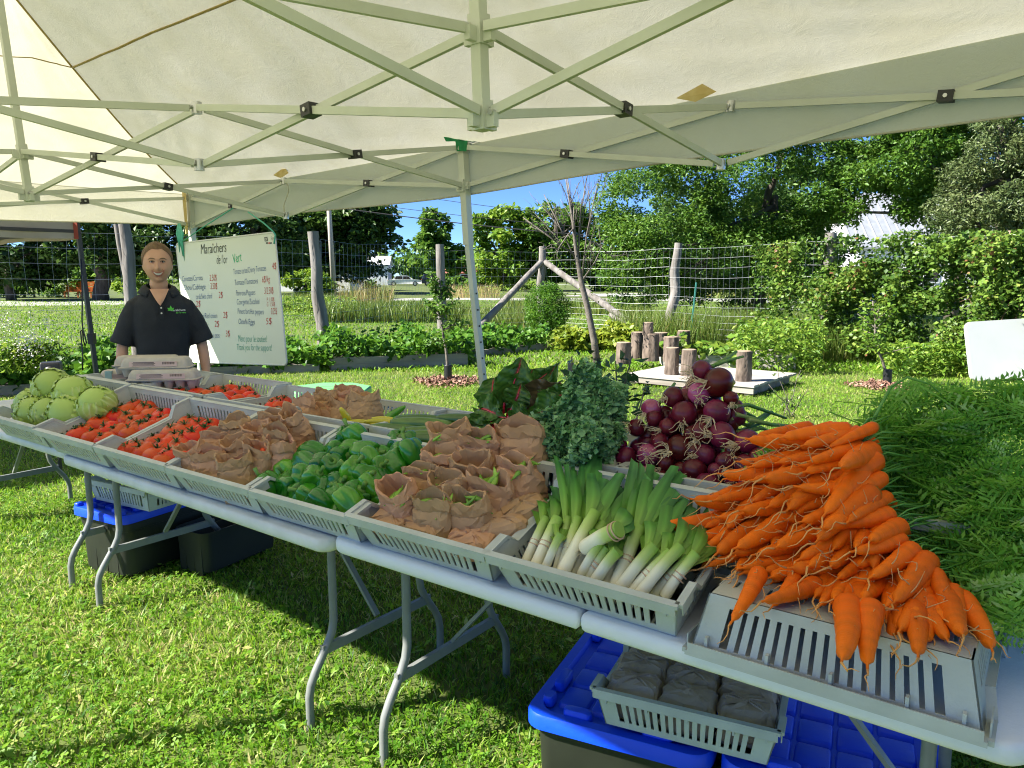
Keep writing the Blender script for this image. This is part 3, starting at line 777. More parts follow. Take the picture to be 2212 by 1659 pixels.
bl = ['grey crate under the stacked egg cartons', 'level grey crate of tomatoes behind the front tomato crates', 'level grey crate of bagged cherry tomatoes and a few loose tomatoes', 'level grey crate holding bags beside yellow hot peppers',
      'level grey crate of zucchini beside the hot peppers', 'level grey crate of chard and curly kale', 'level grey crate under the heap of red onions', 'level grey crate under the feathery carrot tops']
BACK = [(-2.56, .58), (-1.96, .58), (-1.36, .55), (-.80, .53), (-.262, .525), (.27, .525), (.80, .53), (1.345, .53)]
ZB = 0.862
CB_, CBs = [], []
for (u0, W), lb in zip(BACK, bl):
    sc = W / CW
    M = frame_at(TP(u0 + W / 2, 0.485, ZB), TU, TN); CB_.append(M); CBs.append(sc); crate(M, lb, sc)
    Mi = frame_at(TP(u0 + W / 2, 0.485 + 0.381 * sc, ZB - 0.003), TU, -TN)   # an upturned crate below it
    o = crate(Mi, 'upturned grey crate propping up the back row of crates', sc, 'upturned crates under the back row')
def CBp(i, px, py, hf):
    r = ray(px, py); z = ZB + hf; return CAMP + r * ((z - HC) / r.z)
# the upturned crate below the carrots
Mi = frame_at(TP(1.50, 0.03 + 0.385, 0.742 + CH * 1.03), TU, -TN)
crate(Mi, 'upturned grey crate carrying the carrot heap on the near table', 1.04)

# ================================================================== totes under the tables
M_blue = mat('tote_lid_blue', (0.002, 0.055, 0.75), 0.42, (0.004, 0.07, 0.82), scale=5, bump=0.1, bscale=60)
M_tote = mat('tote_body', (0.010, 0.012, 0.008), 0.5, (0.018, 0.021, 0.014), scale=4)
M_stick = mat('sticker_paper', (0.75, 0.77, 0.8), 0.6); M_stickb = mat('sticker_blue', (0.03, 0.2, 0.5), 0.6)
def rr_ring(w_, d_, r, z, k=5): return [(x, y, z) for x, y in rrect(w_, d_, r, k)]
def loft(m, rings, mi=0, caps=(True, True)):
    n = len(rings[0]); fs = [(i * n + k, i * n + (k + 1) % n, (i + 1) * n + (k + 1) % n, (i + 1) * n + k) for i in range(len(rings) - 1) for k in range(n)]
    if caps[0]: fs.append(tuple(range(n))[::-1])
    if caps[1]: fs.append(tuple((len(rings) - 1) * n + k for k in range(n)))
    m.add([p for r_ in rings for p in r_], fs, mi)
def tote(org, yaw, W, Dp, H, label, lid=True, sticker=False):
    """origin at the front left corner of the lid's footprint"""
    root = empty('storage_tote', org, yaw, label, 'tote', 'storage totes under the tables')
    cx, cy = W / 2, Dp / 2
    hb = H - 0.035
    m = MB(); loft(m, [[(x + cx, y + cy, z) for x, y, z in rr_ring(W - q, Dp - q, 0.05, z)] for q, z in ((0.15, 0.0), (0.12, 0.02), (0.075, hb * 0.8), (0.05, hb * 0.82), (0.045, hb), (0.055, hb), (0.07, 0.03))], caps=(True, True))
    bo = m.build('body', M_tote, root, smooth=True, auto=30)
    for f in (0.3, 0.5, 0.7):
        m = MB(); m.box((W * f, 0.042, hb * 0.42), (0.05, 0.02, hb * 0.72)); m.build('rib', M_tote, bo)
    if lid:
        m = MB()
        loft(m, [[(x + cx, y + cy, z) for x, y, z in rr_ring(W - q, Dp - q, 0.06, z)] for q, z in ((0.012, hb - 0.012), (0.0, hb - 0.01), (0.0, H - 0.008), (0.008, H), (0.07, H), (0.085, H - 0.018), (0.10, H - 0.02))], caps=(False, True))
        ld_ = m.build('lid', M_blue, root, smooth=True, auto=40)
        nx, ny = 4, 5; iw, idp = W - 0.14, Dp - 0.18
        for i in range(nx):
            for j in range(ny):
                m = MB(); x = 0.07 + iw * (i + .5) / nx; y = 0.09 + idp * (j + .5) / ny
                loft(m, [[(px_ + x, py_ + y, z) for px_, py_, z in rr_ring(iw / nx * q, idp / ny * q, 0.012, z, 3)] for q, z in ((0.92, H - 0.021), (0.84, H - 0.009), (0.78, H - 0.007))], caps=(False, True))
                m.build('pad', M_blue, ld_, smooth=True, auto=40)
        for x, y, w_, d_ in ((cx - 0.12, 0.055, 0.09, 0.035), (cx + 0.12, 0.055, 0.09, 0.035), (cx - 0.12, Dp - 0.055, 0.09, 0.035), (cx + 0.12, Dp - 0.055, 0.09, 0.035), (0.05, cy - 0.18, 0.035, 0.10), (0.05, cy + 0.18, 0.035, 0.10), (W - 0.05, cy - 0.18, 0.035, 0.10), (W - 0.05, cy + 0.18, 0.035, 0.10), (0.05, cy - 0.3, 0.035, 0.05), (W - 0.05, cy - 0.3, 0.035, 0.05)):
            m = MB(); loft(m, [[(a + x, b_ + y, z) for a, b_, z in rr_ring(w_ * q, d_ * q, 0.012, z, 3)] for q, z in ((1.0, H - 0.015), (0.95, H + 0.012), (0.8, H + 0.016))], caps=(False, True)); m.build('lid_lug', M_blue, ld_, smooth=True, auto=40)
    if sticker:
        m = MB(); m.box((0.36 * W, 0.052, hb * 0.42), (0.11, 0.003, 0.15)); st = m.build('sticker', M_stick, bo)
        for k in range(5):
            m = MB(); m.box((0.36 * W - 0.01, 0.0498, hb * 0.42 + 0.045 - 0.02 * k), (0.07 - 0.012 * (k % 3), 0.001, 0.005)); m.build('print_line', M_stickb, st)
    return root
yw = -0.433
tA = tote(Vector((0.030, 2.077, 0)), yw, 0.555, 0.80, 0.265, 'black tote with blue waffle lid in front, carrying a crate of wrapped parcels')
tB = tote(Vector((0.030, 2.077, 0)) + Vector((math.cos(yw), math.sin(yw), 0)) * 0.575, yw, 0.56, 0.80, 0.265, 'black tote with blue waffle lid under the carrot end of the table')
ywl = -0.50
pl_ = Vector((-2.33, 3.80, 0))
tote(pl_, ywl, 0.44, 0.66, 0.36, 'black tote with blue lid and white sticker under the tomatoes', True, True)
tote(pl_ + Vector((math.cos(ywl + 1.57), math.sin(ywl + 1.57), 0)) * 0.22 + Vector((math.cos(ywl), math.sin(ywl), 0)) * 0.46, ywl, 0.30, 0.55, 0.28, 'dark lidless tote in the shade behind the stickered tote', False)
e1 = Vector((math.cos(yw), math.sin(yw), 0)); e2 = Vector((-e1.y, e1.x, 0))
MU = frame_at(Vector((0.47, 1.895, 0.283)), e1, e2)
crate(MU, 'grey crate of wrapped parcels standing across both blue tote lids', 0.93, 'grey plastic crates')
el = Vector((math.cos(ywl), math.sin(ywl), 0)); en = Vector((-el.y, el.x, 0))
crate(frame_at(pl_ + el * 0.30 + en * 0.10 + UP * 0.377, el, en), 'empty grey crate on the blue lid under the tomato table', 0.92)

# ================================================================== produce
rg = np.random.default_rng(21)
def ru(a, b_): return float(rg.uniform(a, b_))
def rotm(up, yaw): 
    up = up.normalized(); q = Vector((0, 0, 1)).rotation_difference(up); return (q.to_matrix() @ Matrix.Rotation(yaw, 3, 'Z'))
def mat4(p, Rm, sc=1.0): return Matrix.Translation(p) @ Rm.to_4x4() @ Matrix.Scale(sc, 4)
def tiltup(up, amt): return (up + Vector((ru(-amt, amt), ru(-amt, amt), ru(-amt, amt)))).normalized()
M_tom = mat('tomato_skin', (0.66, 0.030, 0.005), 0.3, (0.78, 0.075, 0.008), scale=14, detail=2, coat=0.08, spec=0.28, rnd=0.14)
M_calyx = mat('tomato_calyx', (0.04, 0.085, 0.012), 0.7)
M_pep = mat('pepper_skin', (0.022, 0.16, 0.008), 0.2, (0.05, 0.27, 0.010), scale=12, detail=2, coat=0.35, spec=0.4, rnd=0.4)
M_stem = mat('pepper_stem', (0.10, 0.25, 0.03), 0.55, (0.18, 0.32, 0.06), scale=40)
def tomato_mesh(k):
    m = MB(); lob = 5 + k % 3; ph = k * 1.3; prof = []
    for i in range(15):
        t = math.pi * i / 14; prof.append((max(0.0005, math.sin(t)), -math.cos(t)))
    def fn(p, a, i):
        r = math.hypot(p.x, p.y); z = p.z
        w_ = 1 + (0.05 + 0.02 * (k % 2)) * math.cos(lob * a + ph) * r ** 1.5 * (0.5 + 0.5 * max(0, z)) + 0.03 * math.cos(2 * a + k)
        zz = z * 0.76 - (0.20 * math.exp(-(r / 0.28) ** 2) if z > 0 else -0.05 * math.exp(-(r / 0.3) ** 2))
        return (p.x * w_, p.y * w_, zz)
    m.lathe([(r * 0.045, z * 1.0) for r, z in prof], 22, fn=lambda p, a, i: (lambda q: (q[0] * 0.045, q[1] * 0.045, q[2] * 0.045))(fn(Vector((p.x / 0.045, p.y / 0.045, p.z)), a, i)))
    return m.mesh('tomato', M_tom, True)
def calyx_mesh(k):
    m = MB(); n = 5 + k % 2
    for q in range(n):
        a = 2 * math.pi * q / n + ru(-.25, .25); L_ = ru(0.020, 0.030); d = Vector((math.cos(a), math.sin(a), 0)); s_ = Vector((-d.y, d.x, 0))
        z0 = 0.026; pts = [Vector((0, 0, z0)), d * L_ * 0.5 + UP * (z0 + ru(0.006, 0.012)), d * L_ + UP * (z0 + ru(0.004, 0.02))]
        for i in range(2):
            w0, w1 = (0.003, 0.0032) if i == 0 else (0.0032, 0.0006)
            m.add([pts[i] - s_ * w0, pts[i] + s_ * w0, pts[i + 1] + s_ * w1, pts[i + 1] - s_ * w1], [(0, 1, 2, 3)])
    m.tube([(0, 0, 0.022), (0.002, 0.001, 0.034), (0.005, 0.0, 0.042)], [0.003, 0.0025, 0.003], 6)
    return m.mesh('calyx', M_calyx)
TM = [tomato_mesh(k) for k in range(5)]; KM = [calyx_mesh(k) for k in range(5)]
def tomato(p, up, label, group, sc=1.0, name='tomato', cal=True):
    k = int(rg.integers(5)); o = put(name, TM[k], None, M=mat4(p, rotm(up, ru(0, 6.28)), sc)); tag(o, label, 'tomato', group)
    if cal: put('calyx', KM[int(rg.integers(5))], o)
    return o
e3f = lambda i: CF[i].to_3x3() @ Vector((0, 0, 1))
Za = lambda x, y: (82.95 + 0.1875 * x, 763.1 + 0.1875 * y)
for x, y in ((1115, 630), (1245, 660), (1305, 715), (1440, 735), (905, 735), (1045, 765), (1345, 800), (1450, 800), (705, 830), (810, 890), (1120, 820), (540, 910), (930, 920), (1190, 880), (640, 980), (1060, 930), (770, 1015), (1280, 870), (460, 955), (1000, 690)):
    tomato(CR(1, *Za(x, y), 0.050 + (0.006 if (x, y) == (810, 890) else 0)), tiltup(e3f(1), 0.3), 'ripe red tomato in the front crate next to the cabbages', 'tomatoes in the crate by the cabbages', ru(1.12, 1.34))
for x, y in ((1740, 820), (1850, 850), (1990, 865), (1560, 930), (1590, 1005), (1800, 970), (1355, 1030), (1445, 1090), (1130, 1110), (1230, 1150), (1370, 1195), (1530, 1200), (1440, 1255), (1620, 1090), (1920, 920), (1060, 1130), (1700, 900), (1680, 1000)):
    tomato(CR(2, *Za(x, y), 0.052), tiltup(e3f(2), 0.35), 'ripe red tomato in the front crate next to the paper bags', 'tomatoes in the crate by the paper bags', ru(1.12, 1.34))
for x, y in ((480, 849), (492, 859), (517, 852), (541, 858), (512, 866), (530, 846), (465, 846), (447, 855), (425, 850), (405, 858), (437, 866), (460, 862), (388, 852), (480, 868), (500, 843), (415, 868), (550, 864), (370, 860)):
    tomato(CBp(1, x, y, 0.075), tiltup(UP, 0.35), 'ripe red tomato in the level crate in front of the egg cartons', 'tomatoes in the level back crate', ru(0.95, 1.1))
for x, y in ((598, 872), (606, 880), (590, 879), (612, 869)):
    tomato(CBp(2, x, y, 0.075), tiltup(UP, 0.3), 'loose red tomato beside the bagged cherry tomatoes in the back row', 'loose tomatoes beside the bags', 0.95)

# ------------------------------------------------------------------ bell peppers
def pepper_mesh(k):
    m = MB(); lob = 3 + k % 2; ph = k * 0.9; L_ = 0.082 + 0.012 * (k % 3); prof = []
    n = 17
    for i in range(n):
        t = i / (n - 1)
        r = 0.037 * (math.sin(math.pi * min(1, t * 1.0)) ** 0.30) * (0.76 + 0.32 * t - 0.03 * t * t)
        prof.append((max(0.0008, r), -L_ / 2 + L_ * t))
    bend = 0.010 * math.sin(k * 2.1)
    def fn(p, a, i):
        t = i / (n - 1); r = math.hypot(p.x, p.y)
        gr = 1.04 - 0.27 * (abs(math.cos(lob * (a + ph) / 2)) ** 5) * (0.55 + 0.45 * t) + 0.05 * math.sin(2 * a + k) + 0.03 * mnoise.noise(Vector((math.cos(a) * 2 + k, math.sin(a) * 2, t * 4)))
        z = p.z
        if t > 0.8: z -= 0.016 * math.exp(-(r / 0.017) ** 2)
        if t < 0.2: z += 0.012 * math.exp(-(r / 0.016) ** 2) + 0.004 * math.cos(lob * (a + ph)) * (r / 0.036)
        return (p.x * gr + bend * math.sin(math.pi * t), p.y * gr, z)
    m.lathe(prof, 26, fn=fn); return m.mesh('bell_pepper', M_pep, True), L_
def pstem_mesh(k, L_):
    m = MB(); z0 = L_ / 2 - 0.016
    m.lathe([(0.012, z0 + 0.001), (0.014, z0 + 0.004), (0.008, z0 + 0.008)], 8)
    c = ru(-.012, .012); m.tube([(0, 0, z0 + 0.004), (c * 0.3, 0, z0 + 0.018), (c, 0.003, z0 + 0.032)], [0.0055, 0.0045, 0.0062], 8); return m.mesh('stem', M_stem, True)
PM = [pepper_mesh(k) for k in range(6)]; PS = [pstem_mesh(k, PM[k][1]) for k in range(6)]
Zb = lambda x, y: (497.7 + 0.275 * x, 912.4 + 0.275 * y)
def pepper(p, Rm, sc=1.0, lb='green bell pepper buried under the others in the pepper crate', gp_='buried bell peppers'):
    k = int(rg.integers(6)); o = put('bell_pepper', PM[k][0], None, M=mat4(p, Rm, sc)); tag(o, lb, 'bell pepper', gp_); put('stem', PS[k], o)
cr4 = crot(4)
plist = [(300, 510, 0, .07), (430, 500, 80, .08), (620, 600, 20, .07), (560, 440, 60, .085), (655, 465, 25, .10), (590, 340, 80, .09), (650, 270, 70, .085), (810, 350, 10, .11), (820, 235, 75, .09), (850, 150, 60, .085), (985, 135, -10, .09),
         (1060, 220, 85, .11), (945, 385, 30, .115), (1100, 300, 60, .10), (1010, 420, 35, .10), (1170, 365, 50, .085), (1060, 460, 40, .085), (1110, 510, 30, .09), (850, 500, 20, .075), (770, 555, 30, .06), (860, 600, 70, .08), (930, 650, 15, .095), (730, 645, 60, .07), (1010, 590, 40, .07),
         (1300, 170, 0, .09), (1430, 165, 5, .09), (1300, 275, 10, .085), (1425, 255, 40, .095), (1290, 340, 70, .075), (440, 415, 50, .06), (700, 340, 60, .08), (880, 270, 80, .08), (960, 260, 70, .075), (540, 545, 60, .06), (1220, 290, 30, .07), (470, 470, 40, .05), (1200, 440, 20, .06)]
for x, y, a, hf in plist:
    p = CR(4, *Zb(x, y), hf)
    Rm = cr4 @ Matrix.Rotation(ru(-0.5, 0.5) + (math.pi if ru(0, 1) < 0.5 else 0), 3, 'Z') @ Matrix.Rotation(R(a if a > 35 else a + 30) + ru(-.25, .25), 3, 'Y') @ Matrix.Rotation(ru(0, 6.28), 3, 'Z')
    zn = ('front', 'along the front rim') if y > 470 else (('back', 'against the back wall') if y < 300 else ('middle', 'in the middle of the heap'))
    pepper(p, Rm, ru(1.2, 1.45), 'glossy green bell pepper ' + zn[1] + ', pepper crate', zn[0] + ' bell peppers')
for i in range(5):
    for j in range(4):
        p = CF[4] @ Vector((-0.18 + 0.09 * i + ru(-.01, .01), 0.05 + 0.09 * j + ru(-.01, .01), 0.036))
        pepper(p, cr4 @ Matrix.Rotation(ru(0, 6.28), 3, 'Z') @ Matrix.Rotation(ru(0.5, 1.4), 3, 'Y'), 0.95)

# ------------------------------------------------------------------ brown paper bags
M_bag = mat('kraft_paper', (0.54, 0.29, 0.14), 0.72, (0.66, 0.375, 0.195), scale=9, detail=5, bump=0.25, bscale=60, rnd=0.15, trans=0.12)
M_bag2 = mat('kraft_paper_grey', (0.34, 0.25, 0.18), 0.8, (0.44, 0.33, 0.25), scale=8, detail=6, bump=0.6, bscale=40, rnd=0.08)
def nz(p, s_, sd): return mnoise.noise(Vector((p[0] * s_ + sd, p[1] * s_ - sd, p[2] * s_ + 2 * sd)))
def bag_meshes(k):
    sd = 3.7 * k + 0.5; w_, d_, h_ = 0.116, 0.082, 0.132 + 0.012 * (k % 3); n = 30; rj = np.random.default_rng(100 + k)
    op = (0.95, 0.55, 0.8, 0.45, 0.9, 0.65, 1.0)[k % 7]
    def ring(sx, sy, z, pw, rip=0.0, tilt=0.0):
        out = []
        for q in range(n):
            a = 2 * math.pi * q / n; ca, sa = math.cos(a), math.sin(a)
            x = math.copysign(abs(ca) ** pw, ca) * w_ / 2 * sx; y = math.copysign(abs(sa) ** pw, sa) * d_ / 2 * sy
            y *= 1 - (1 - abs(ca)) * 0.0
            zz = z + rip * (0.6 * math.sin(2 * a + sd) + 0.45 * math.sin(3 * a + 2.3 * sd) + 0.25 * math.sin(7 * a - sd)) + tilt * y
            out.append(Vector((x, y, zz)))
        return out
    rings = [ring(0.80, 0.78, 0.0, 0.6), ring(0.95, 0.96, 0.004, 0.5)]
    for i in range(1, 13):
        t = i / 16; bul = math.sin(math.pi * min(1, t / 0.8)) ** 0.8
        rings.append(ring(0.97 + 0.13 * bul, 0.97 + 0.30 * bul + (op - 1) * max(0, t - 0.45) * 1.6, h_ * t, 0.52 + 0.40 * t))
    rings += [ring(0.97, op * 0.94, h_ * 0.79, 0.86, 0.004), ring(1.04, op * 1.04, h_ * 0.765, 0.9, 0.005), ring(1.09, op * 1.10, h_ * 0.81, 0.9, 0.007), ring(1.07, op * 1.09, h_ * 0.90, 0.95, 0.009), ring(1.04, op * 1.05, h_ * 0.985, 0.95, 0.012), ring(1.01, op * 1.0, h_ * 1.0, 0.95, 0.012), ring(0.97, op * 0.93, h_ * 0.985, 0.95, 0.011), ring(0.92, op * 0.86, h_ * 0.85, 0.9, 0.006), ring(0.90, 0.82 * max(op, .6), h_ * 0.6, 0.8), ring(0.80, 0.70, h_ * 0.42, 0.7)]
    m = MB(); vs = []; nr = len(rings)
    for i, r_ in enumerate(rings):
        for p in r_:
            c = Vector((p.x, p.y, 0)); c = c.normalized() if c.length > 0 else c
            amp = 0.0 if i < 1 else (1.0 if i < 14 else 1.15)
            crease = (1 - abs(nz(p, 17, sd))) ** 6 + 0.7 * (1 - abs(nz((p.x, p.y, p.z * 1.8), 33, sd + 5))) ** 7
            off = amp * (0.0045 * nz(p, 14, sd) + 0.0032 * nz(p, 34, sd + 3) + 0.0042 * (crease - 0.5))
            vs.append(p + c * off + UP * (amp * 0.003 * nz(p, 30, sd + 9) if i > 1 else 0))
    vs = [p + Vector(rj.normal(0, 0.0013 if i >= 2 * n else 0.0, 3)) for i, p in enumerate(vs)]
    fs = []
    for i in range(nr - 1):                        # crumpled paper: small flat facets
        for q in range(n):
            a_, b_, c_, d_2 = i * n + q, i * n + (q + 1) % n, (i + 1) * n + (q + 1) % n, (i + 1) * n + q
            fs += [(a_, b_, c_), (a_, c_, d_2)] if rj.uniform() < 0.5 else [(a_, b_, d_2), (b_, c_, d_2)]
    fs += [tuple(range(n))[::-1], tuple((nr - 1) * n + q for q in range(n))]
    m.add(vs, fs); me = m.mesh('paper_bag', M_bag, True, 17); return me, h_
BG = [bag_meshes(k) for k in range(7)]
def parcel_mesh(k, mt):
    m = MB(); sd = 11.3 * k
    def ring(sx, sy, z):
        return [Vector((math.copysign(abs(math.cos(a)) ** 0.42, math.cos(a)) * 0.062 * sx, math.copysign(abs(math.sin(a)) ** 0.42, math.sin(a)) * 0.042 * sy, z)) for a in [2 * math.pi * q / 28 for q in range(28)]]
    rings = [ring(0.85, 0.8, -0.026), ring(1.0, 0.98, -0.018), ring(1.06, 1.05, 0), ring(1.0, 0.98, 0.018), ring(0.88, 0.82, 0.027), ring(0.5, 0.45, 0.031), ring(0.1, 0.1, 0.032)]
    vs = []
    for r_ in rings:
        for p in r_:
            q = p.normalized(); vs.append(p + q * (0.006 * ((1 - abs(nz(p, 20, sd))) ** 5 - 0.4) + 0.005 * ((1 - abs(nz(p, 41, sd + 2))) ** 6 - 0.4) + 0.003 * nz(p, 55, sd)))
    n = 28; fs = [(i * n + q, i * n + (q + 1) % n, (i + 1) * n + (q + 1) % n, (i + 1) * n + q) for i in range(len(rings) - 1) for q in range(n)] + [tuple(range(n))[::-1], tuple((len(rings) - 1) * n + q for q in range(n))]
    rj = np.random.default_rng(300 + k); vs = [p + Vector(rj.normal(0, 0.0022, 3)) for p in vs]; fs = [t for f in fs for t in ([(f[0], f[1], f[2]), (f[0], f[2], f[3])] if len(f) == 4 else [f])]
    m.add(vs, fs); return m.mesh('folded_bag', mt, False)
PB = [parcel_mesh(k, M_bag) for k in range(4)]; PB2 = [parcel_mesh(k + 5, M_bag2) for k in range(4)]
M_pod = mat('pea_pod_skin', (0.16, 0.36, 0.03), 0.35, (0.24, 0.46, 0.05), scale=30, rnd=0.2)
def pod_mesh(k):
    m = MB(); n = 11; L_ = 0.072; pts = []; rr = []
    for i in range(n):
        t = i / (n - 1); pts.append((L_ * (t - .5), 0.006 * math.sin(math.pi * t) * (1 + k), 0)); rr.append(max(0.0008, 0.0078 * math.sin(math.pi * t) ** 0.6 * (1 + 0.10 * math.sin(t * 30))))
    m.tube(pts, rr, 8, flat=0.62); m.tube([(L_ / 2 - 0.002, 0, 0), (L_ / 2 + 0.006, 0.001, 0.002)], 0.0014, 5); return m.mesh('snap_pea', M_pod, True)
PD = [pod_mesh(k) for k in range(3)]
def bag(px, py, plane, up, yaw, sc, content, label, group, k=None):
    """px, py is where the middle of the bag's mouth shows"""
    k = int(rg.integers(7)) if k is None else k
    me, h_ = BG[k]; p = plane(px, py); base = p - up * h_ * sc * 0.9
    Rm = rotm(up, yaw); o = put('paper_bag', me, None, M=mat4(base, Rm, sc)); tag(o, label, 'paper bag', group)
    if content == 'pea':
        for q in range(7):
            c = base + Rm @ Vector((ru(-.030, .030), ru(-.018, .018), h_ * ru(0.66, 0.86))) * sc
            tag(put('snap_pea', PD[q % 3], None, M=mat4(c, Rm @ Matrix.Rotation(ru(0, 6.28), 3, 'Z') @ Matrix.Rotation(ru(-.6, .6), 3, 'Y'), sc)), 'green snap pea pod in the mouth of an open paper bag', 'snap pea', 'snap peas in paper bags')
    elif content == 'cherry':
        for q in range(6):
            c = base + Rm @ Vector((ru(-.030, .030), ru(-.018, .018), h_ * ru(0.62, 0.76))) * sc
            tag(put('cherry_tomato', TM[q % 5], None, M=mat4(c, rotm(tiltup(UP, 1.2), 0), 0.42 * sc)), 'small red cherry tomato in the mouth of an open paper bag', 'cherry tomato', 'cherry tomatoes in paper bags')
    return o
Zd = lambda x, y: (497.7 + 0.3 * x, 801.8 + 0.3 * y)
tw_yaw = TA
# bags of snap peas, nearest row first
u5 = (e3f(5) * 0.55 + UP * 0.45 - TN * 0.16).normalized()
pea = [(1190, 835, .165, 1.05, 'pea', 'open brown bag of snap peas at the pepper end of the front of its crate', 0), (1450, 935, .155, 1.02, 'pea', 'narrow open brown bag of snap peas in the middle of the crate front', 1), (1690, 930, .155, 1.08, 'pea', 'wide open brown bag of snap peas nearest the leeks', 2),
       (1370, 715, .165, .95, 'pea', 'crumpled brown bag of snap peas just behind the front bag by the peppers', 3), (1560, 790, .16, 1.0, 'pea', 'brown snap pea bag wedged behind the middle front bag', 4), (1860, 780, .17, 1.08, 'pea', 'brown snap pea bag with slumped mouth behind the bag nearest the leeks', 5),
       (1520, 580, .175, 1.0, 'pea', 'wide-mouthed brown snap pea bag beside the peppers, back of its crate', 6), (1730, 640, .17, 1.0, None, 'closed-up brown bag in the middle of the snap pea crate', 0), (2040, 655, .18, 1.05, 'pea', 'leaning brown snap pea bag under the tall upright bag', 3),
       (1570, 420, .21, 1.02, 'pea', 'tall open brown bag of snap peas in front of the zucchini', 2), (1780, 470, .20, 1.02, 'pea', 'brown bag with one pea pod showing, in front of the chard', 5), (2080, 410, .215, 1.15, None, 'tall upright brown paper bag standing before the kale', 1)]
for i, (x, y, hf, sc, ct, lb, k) in enumerate(pea):
    px, py = Zd(x, y); bag(px, py, lambda a, b_: CR(5, a, b_, hf), tiltup(u5, 0.10), TA + ru(-.35, .35), sc * 1.17, ct, lb, 'open bags in the snap pea crate', k)
for i, (x, y, hf, rz) in enumerate([(1180, 1100, .07, 0.1), (1420, 1150, .07, -0.1), (1740, 1235, .07, 0.15), (1960, 1130, .075, 0.7), (2110, 1010, .08, 0.9), (1500, 1000, .04, 0.2), (1880, 960, .05, 0.4), (2000, 900, .05, .3)]):
    px, py = Zd(x, y); o = put('folded_bag', PB[i % 4], None, M=mat4(CR(5, px, py, hf), crot(5) @ Matrix.Rotation(rz, 3, 'Z'), 1.1))
    tag(o, 'folded brown bag lying flat under the open snap pea bags', 'paper bag', 'bags lying flat in the snap pea crate')
# bags of cherry tomatoes
Ze = lambda x, y: (0.3 * x, 746.7 + 0.3 * y)
u3 = (e3f(3) * 0.5 + UP * 0.5 - TN * 0.12).normalized()
ch = [(1365, 735, .15, 'cherry'), (1490, 780, .14, 'cherry'), (1680, 825, .14, 'cherry'), (1550, 630, .15, None), (1700, 690, .15, None), (1850, 730, .155, 'cherry'), (1690, 545, .17, None), (1850, 585, .165, None), (1985, 615, .17, 'cherry'), (2090, 500, .185, None), (1960, 500, .18, None), (2010, 700, .15, None)]
cl = ['open bag of cherry tomatoes at the front corner beside the loose tomatoes', 'open bag of cherry tomatoes second along the front of its crate', 'open bag of cherry tomatoes at the front corner beside the peppers', 'crumpled bag just behind the bag beside the loose tomatoes', 'crumpled half-shut bag in the middle of the cherry tomato crate', 'open cherry tomato bag behind the front bag beside the peppers',
      'crumpled bag in the back half of the crate beside the loose tomatoes', 'crumpled shut bag in the back middle of the cherry tomato crate', 'open cherry tomato bag leaning at the pepper side, back half', 'tall plain bag standing at the back corner by the peppers', 'crumpled bag at the back of the cherry tomato crate', 'squat bag leaning against the pepper crate wall']
for i, (x, y, hf, ct) in enumerate(ch):
    px, py = Ze(x, y); bag(px, py, lambda a, b_: CR(3, a, b_, hf), tiltup(u3, 0.14), TA + ru(-.5, .5), ru(1.08, 1.2), ct, 'brown paper ' + cl[i], 'bags in the cherry tomato crate', i % 7)
for i, (x, y) in enumerate([(2050, 800), (2140, 760), (1900, 850), (1800, 600), (1600, 700)]):
    px, py = Ze(x, y); tag(put('folded_bag', PB[i % 4], None, M=mat4(CR(3, px, py, .055), crot(3) @ Matrix.Rotation(ru(-1, 1), 3, 'Z'), 1.25)), 'folded brown bag tucked low in the cherry tomato crate', 'paper bag', 'bags lying low in the cherry tomato crate')
Zg = lambda x, y: (608.3 + 0.2 * x, 818.4 + 0.2 * y)
bk = [(240, 240, 2, None, 'crumpled brown bag nearest the loose tomatoes in the back row'), (400, 330, 2, 'cherry', 'open brown bag of cherry tomatoes low in the back row'), (630, 240, 3, 'cherry', 'big full brown bag in the middle of the back row'), (900, 180, 3, 'cherry', 'tall open brown bag by the hot peppers, red tomato on top'), (480, 170, 2, None, 'brown bag with ragged top behind the others in the back row'), (720, 130, 3, None, 'brown bag topmost against the green lid'), (100, 350, 2, None, 'brown bag behind the shut bags of the cherry tomato crate'), (-60, 330, 2, None, 'open empty-looking brown bag above the front tomato crate')]
for i, (x, y, bi, ct, lb) in enumerate(bk):
    px, py = Zg(x, y); bag(px, py, lambda a, b_: T(a, b_, 0.60 + 0.05 * (i % 3) + (0.08 if y < 200 else 0)), tiltup(UP, 0.12), TA + ru(-.4, .4), ru(1.18, 1.3), ct, lb, 'bags in the back row', (i * 2 + 1) % 7)
# wrapped parcels in the crate below the table
for i, (x, y) in enumerate([(-0.155, 0.07), (0.0, 0.065), (0.155, 0.075), (-0.16, 0.175), (-0.01, 0.17), (0.145, 0.18), (-0.15, 0.28), (0.0, 0.285), (0.15, 0.29)]):
    for z in (0.035, 0.088):
        o = put('wrapped_parcel', PB2[(i + int(z * 100)) % 4], None, M=mat4(MU @ Vector((x, y, z)), MU.to_3x3() @ Matrix.Rotation(ru(-.12, .12), 3, 'Z'), 1.16))
        rw = ('front', 'middle', 'back')[i // 3]; cl2 = ('at the outer side', 'in the centre', 'at the carrot side')[i % 3]
        tag(o, ('paper parcel %s of the %s row, top layer, crate on totes' % (cl2, rw)) if z > 0.05 else 'grey-brown paper parcel in the bottom layer of the crate on the totes', 'parcel', 'parcels in the crate on the totes')

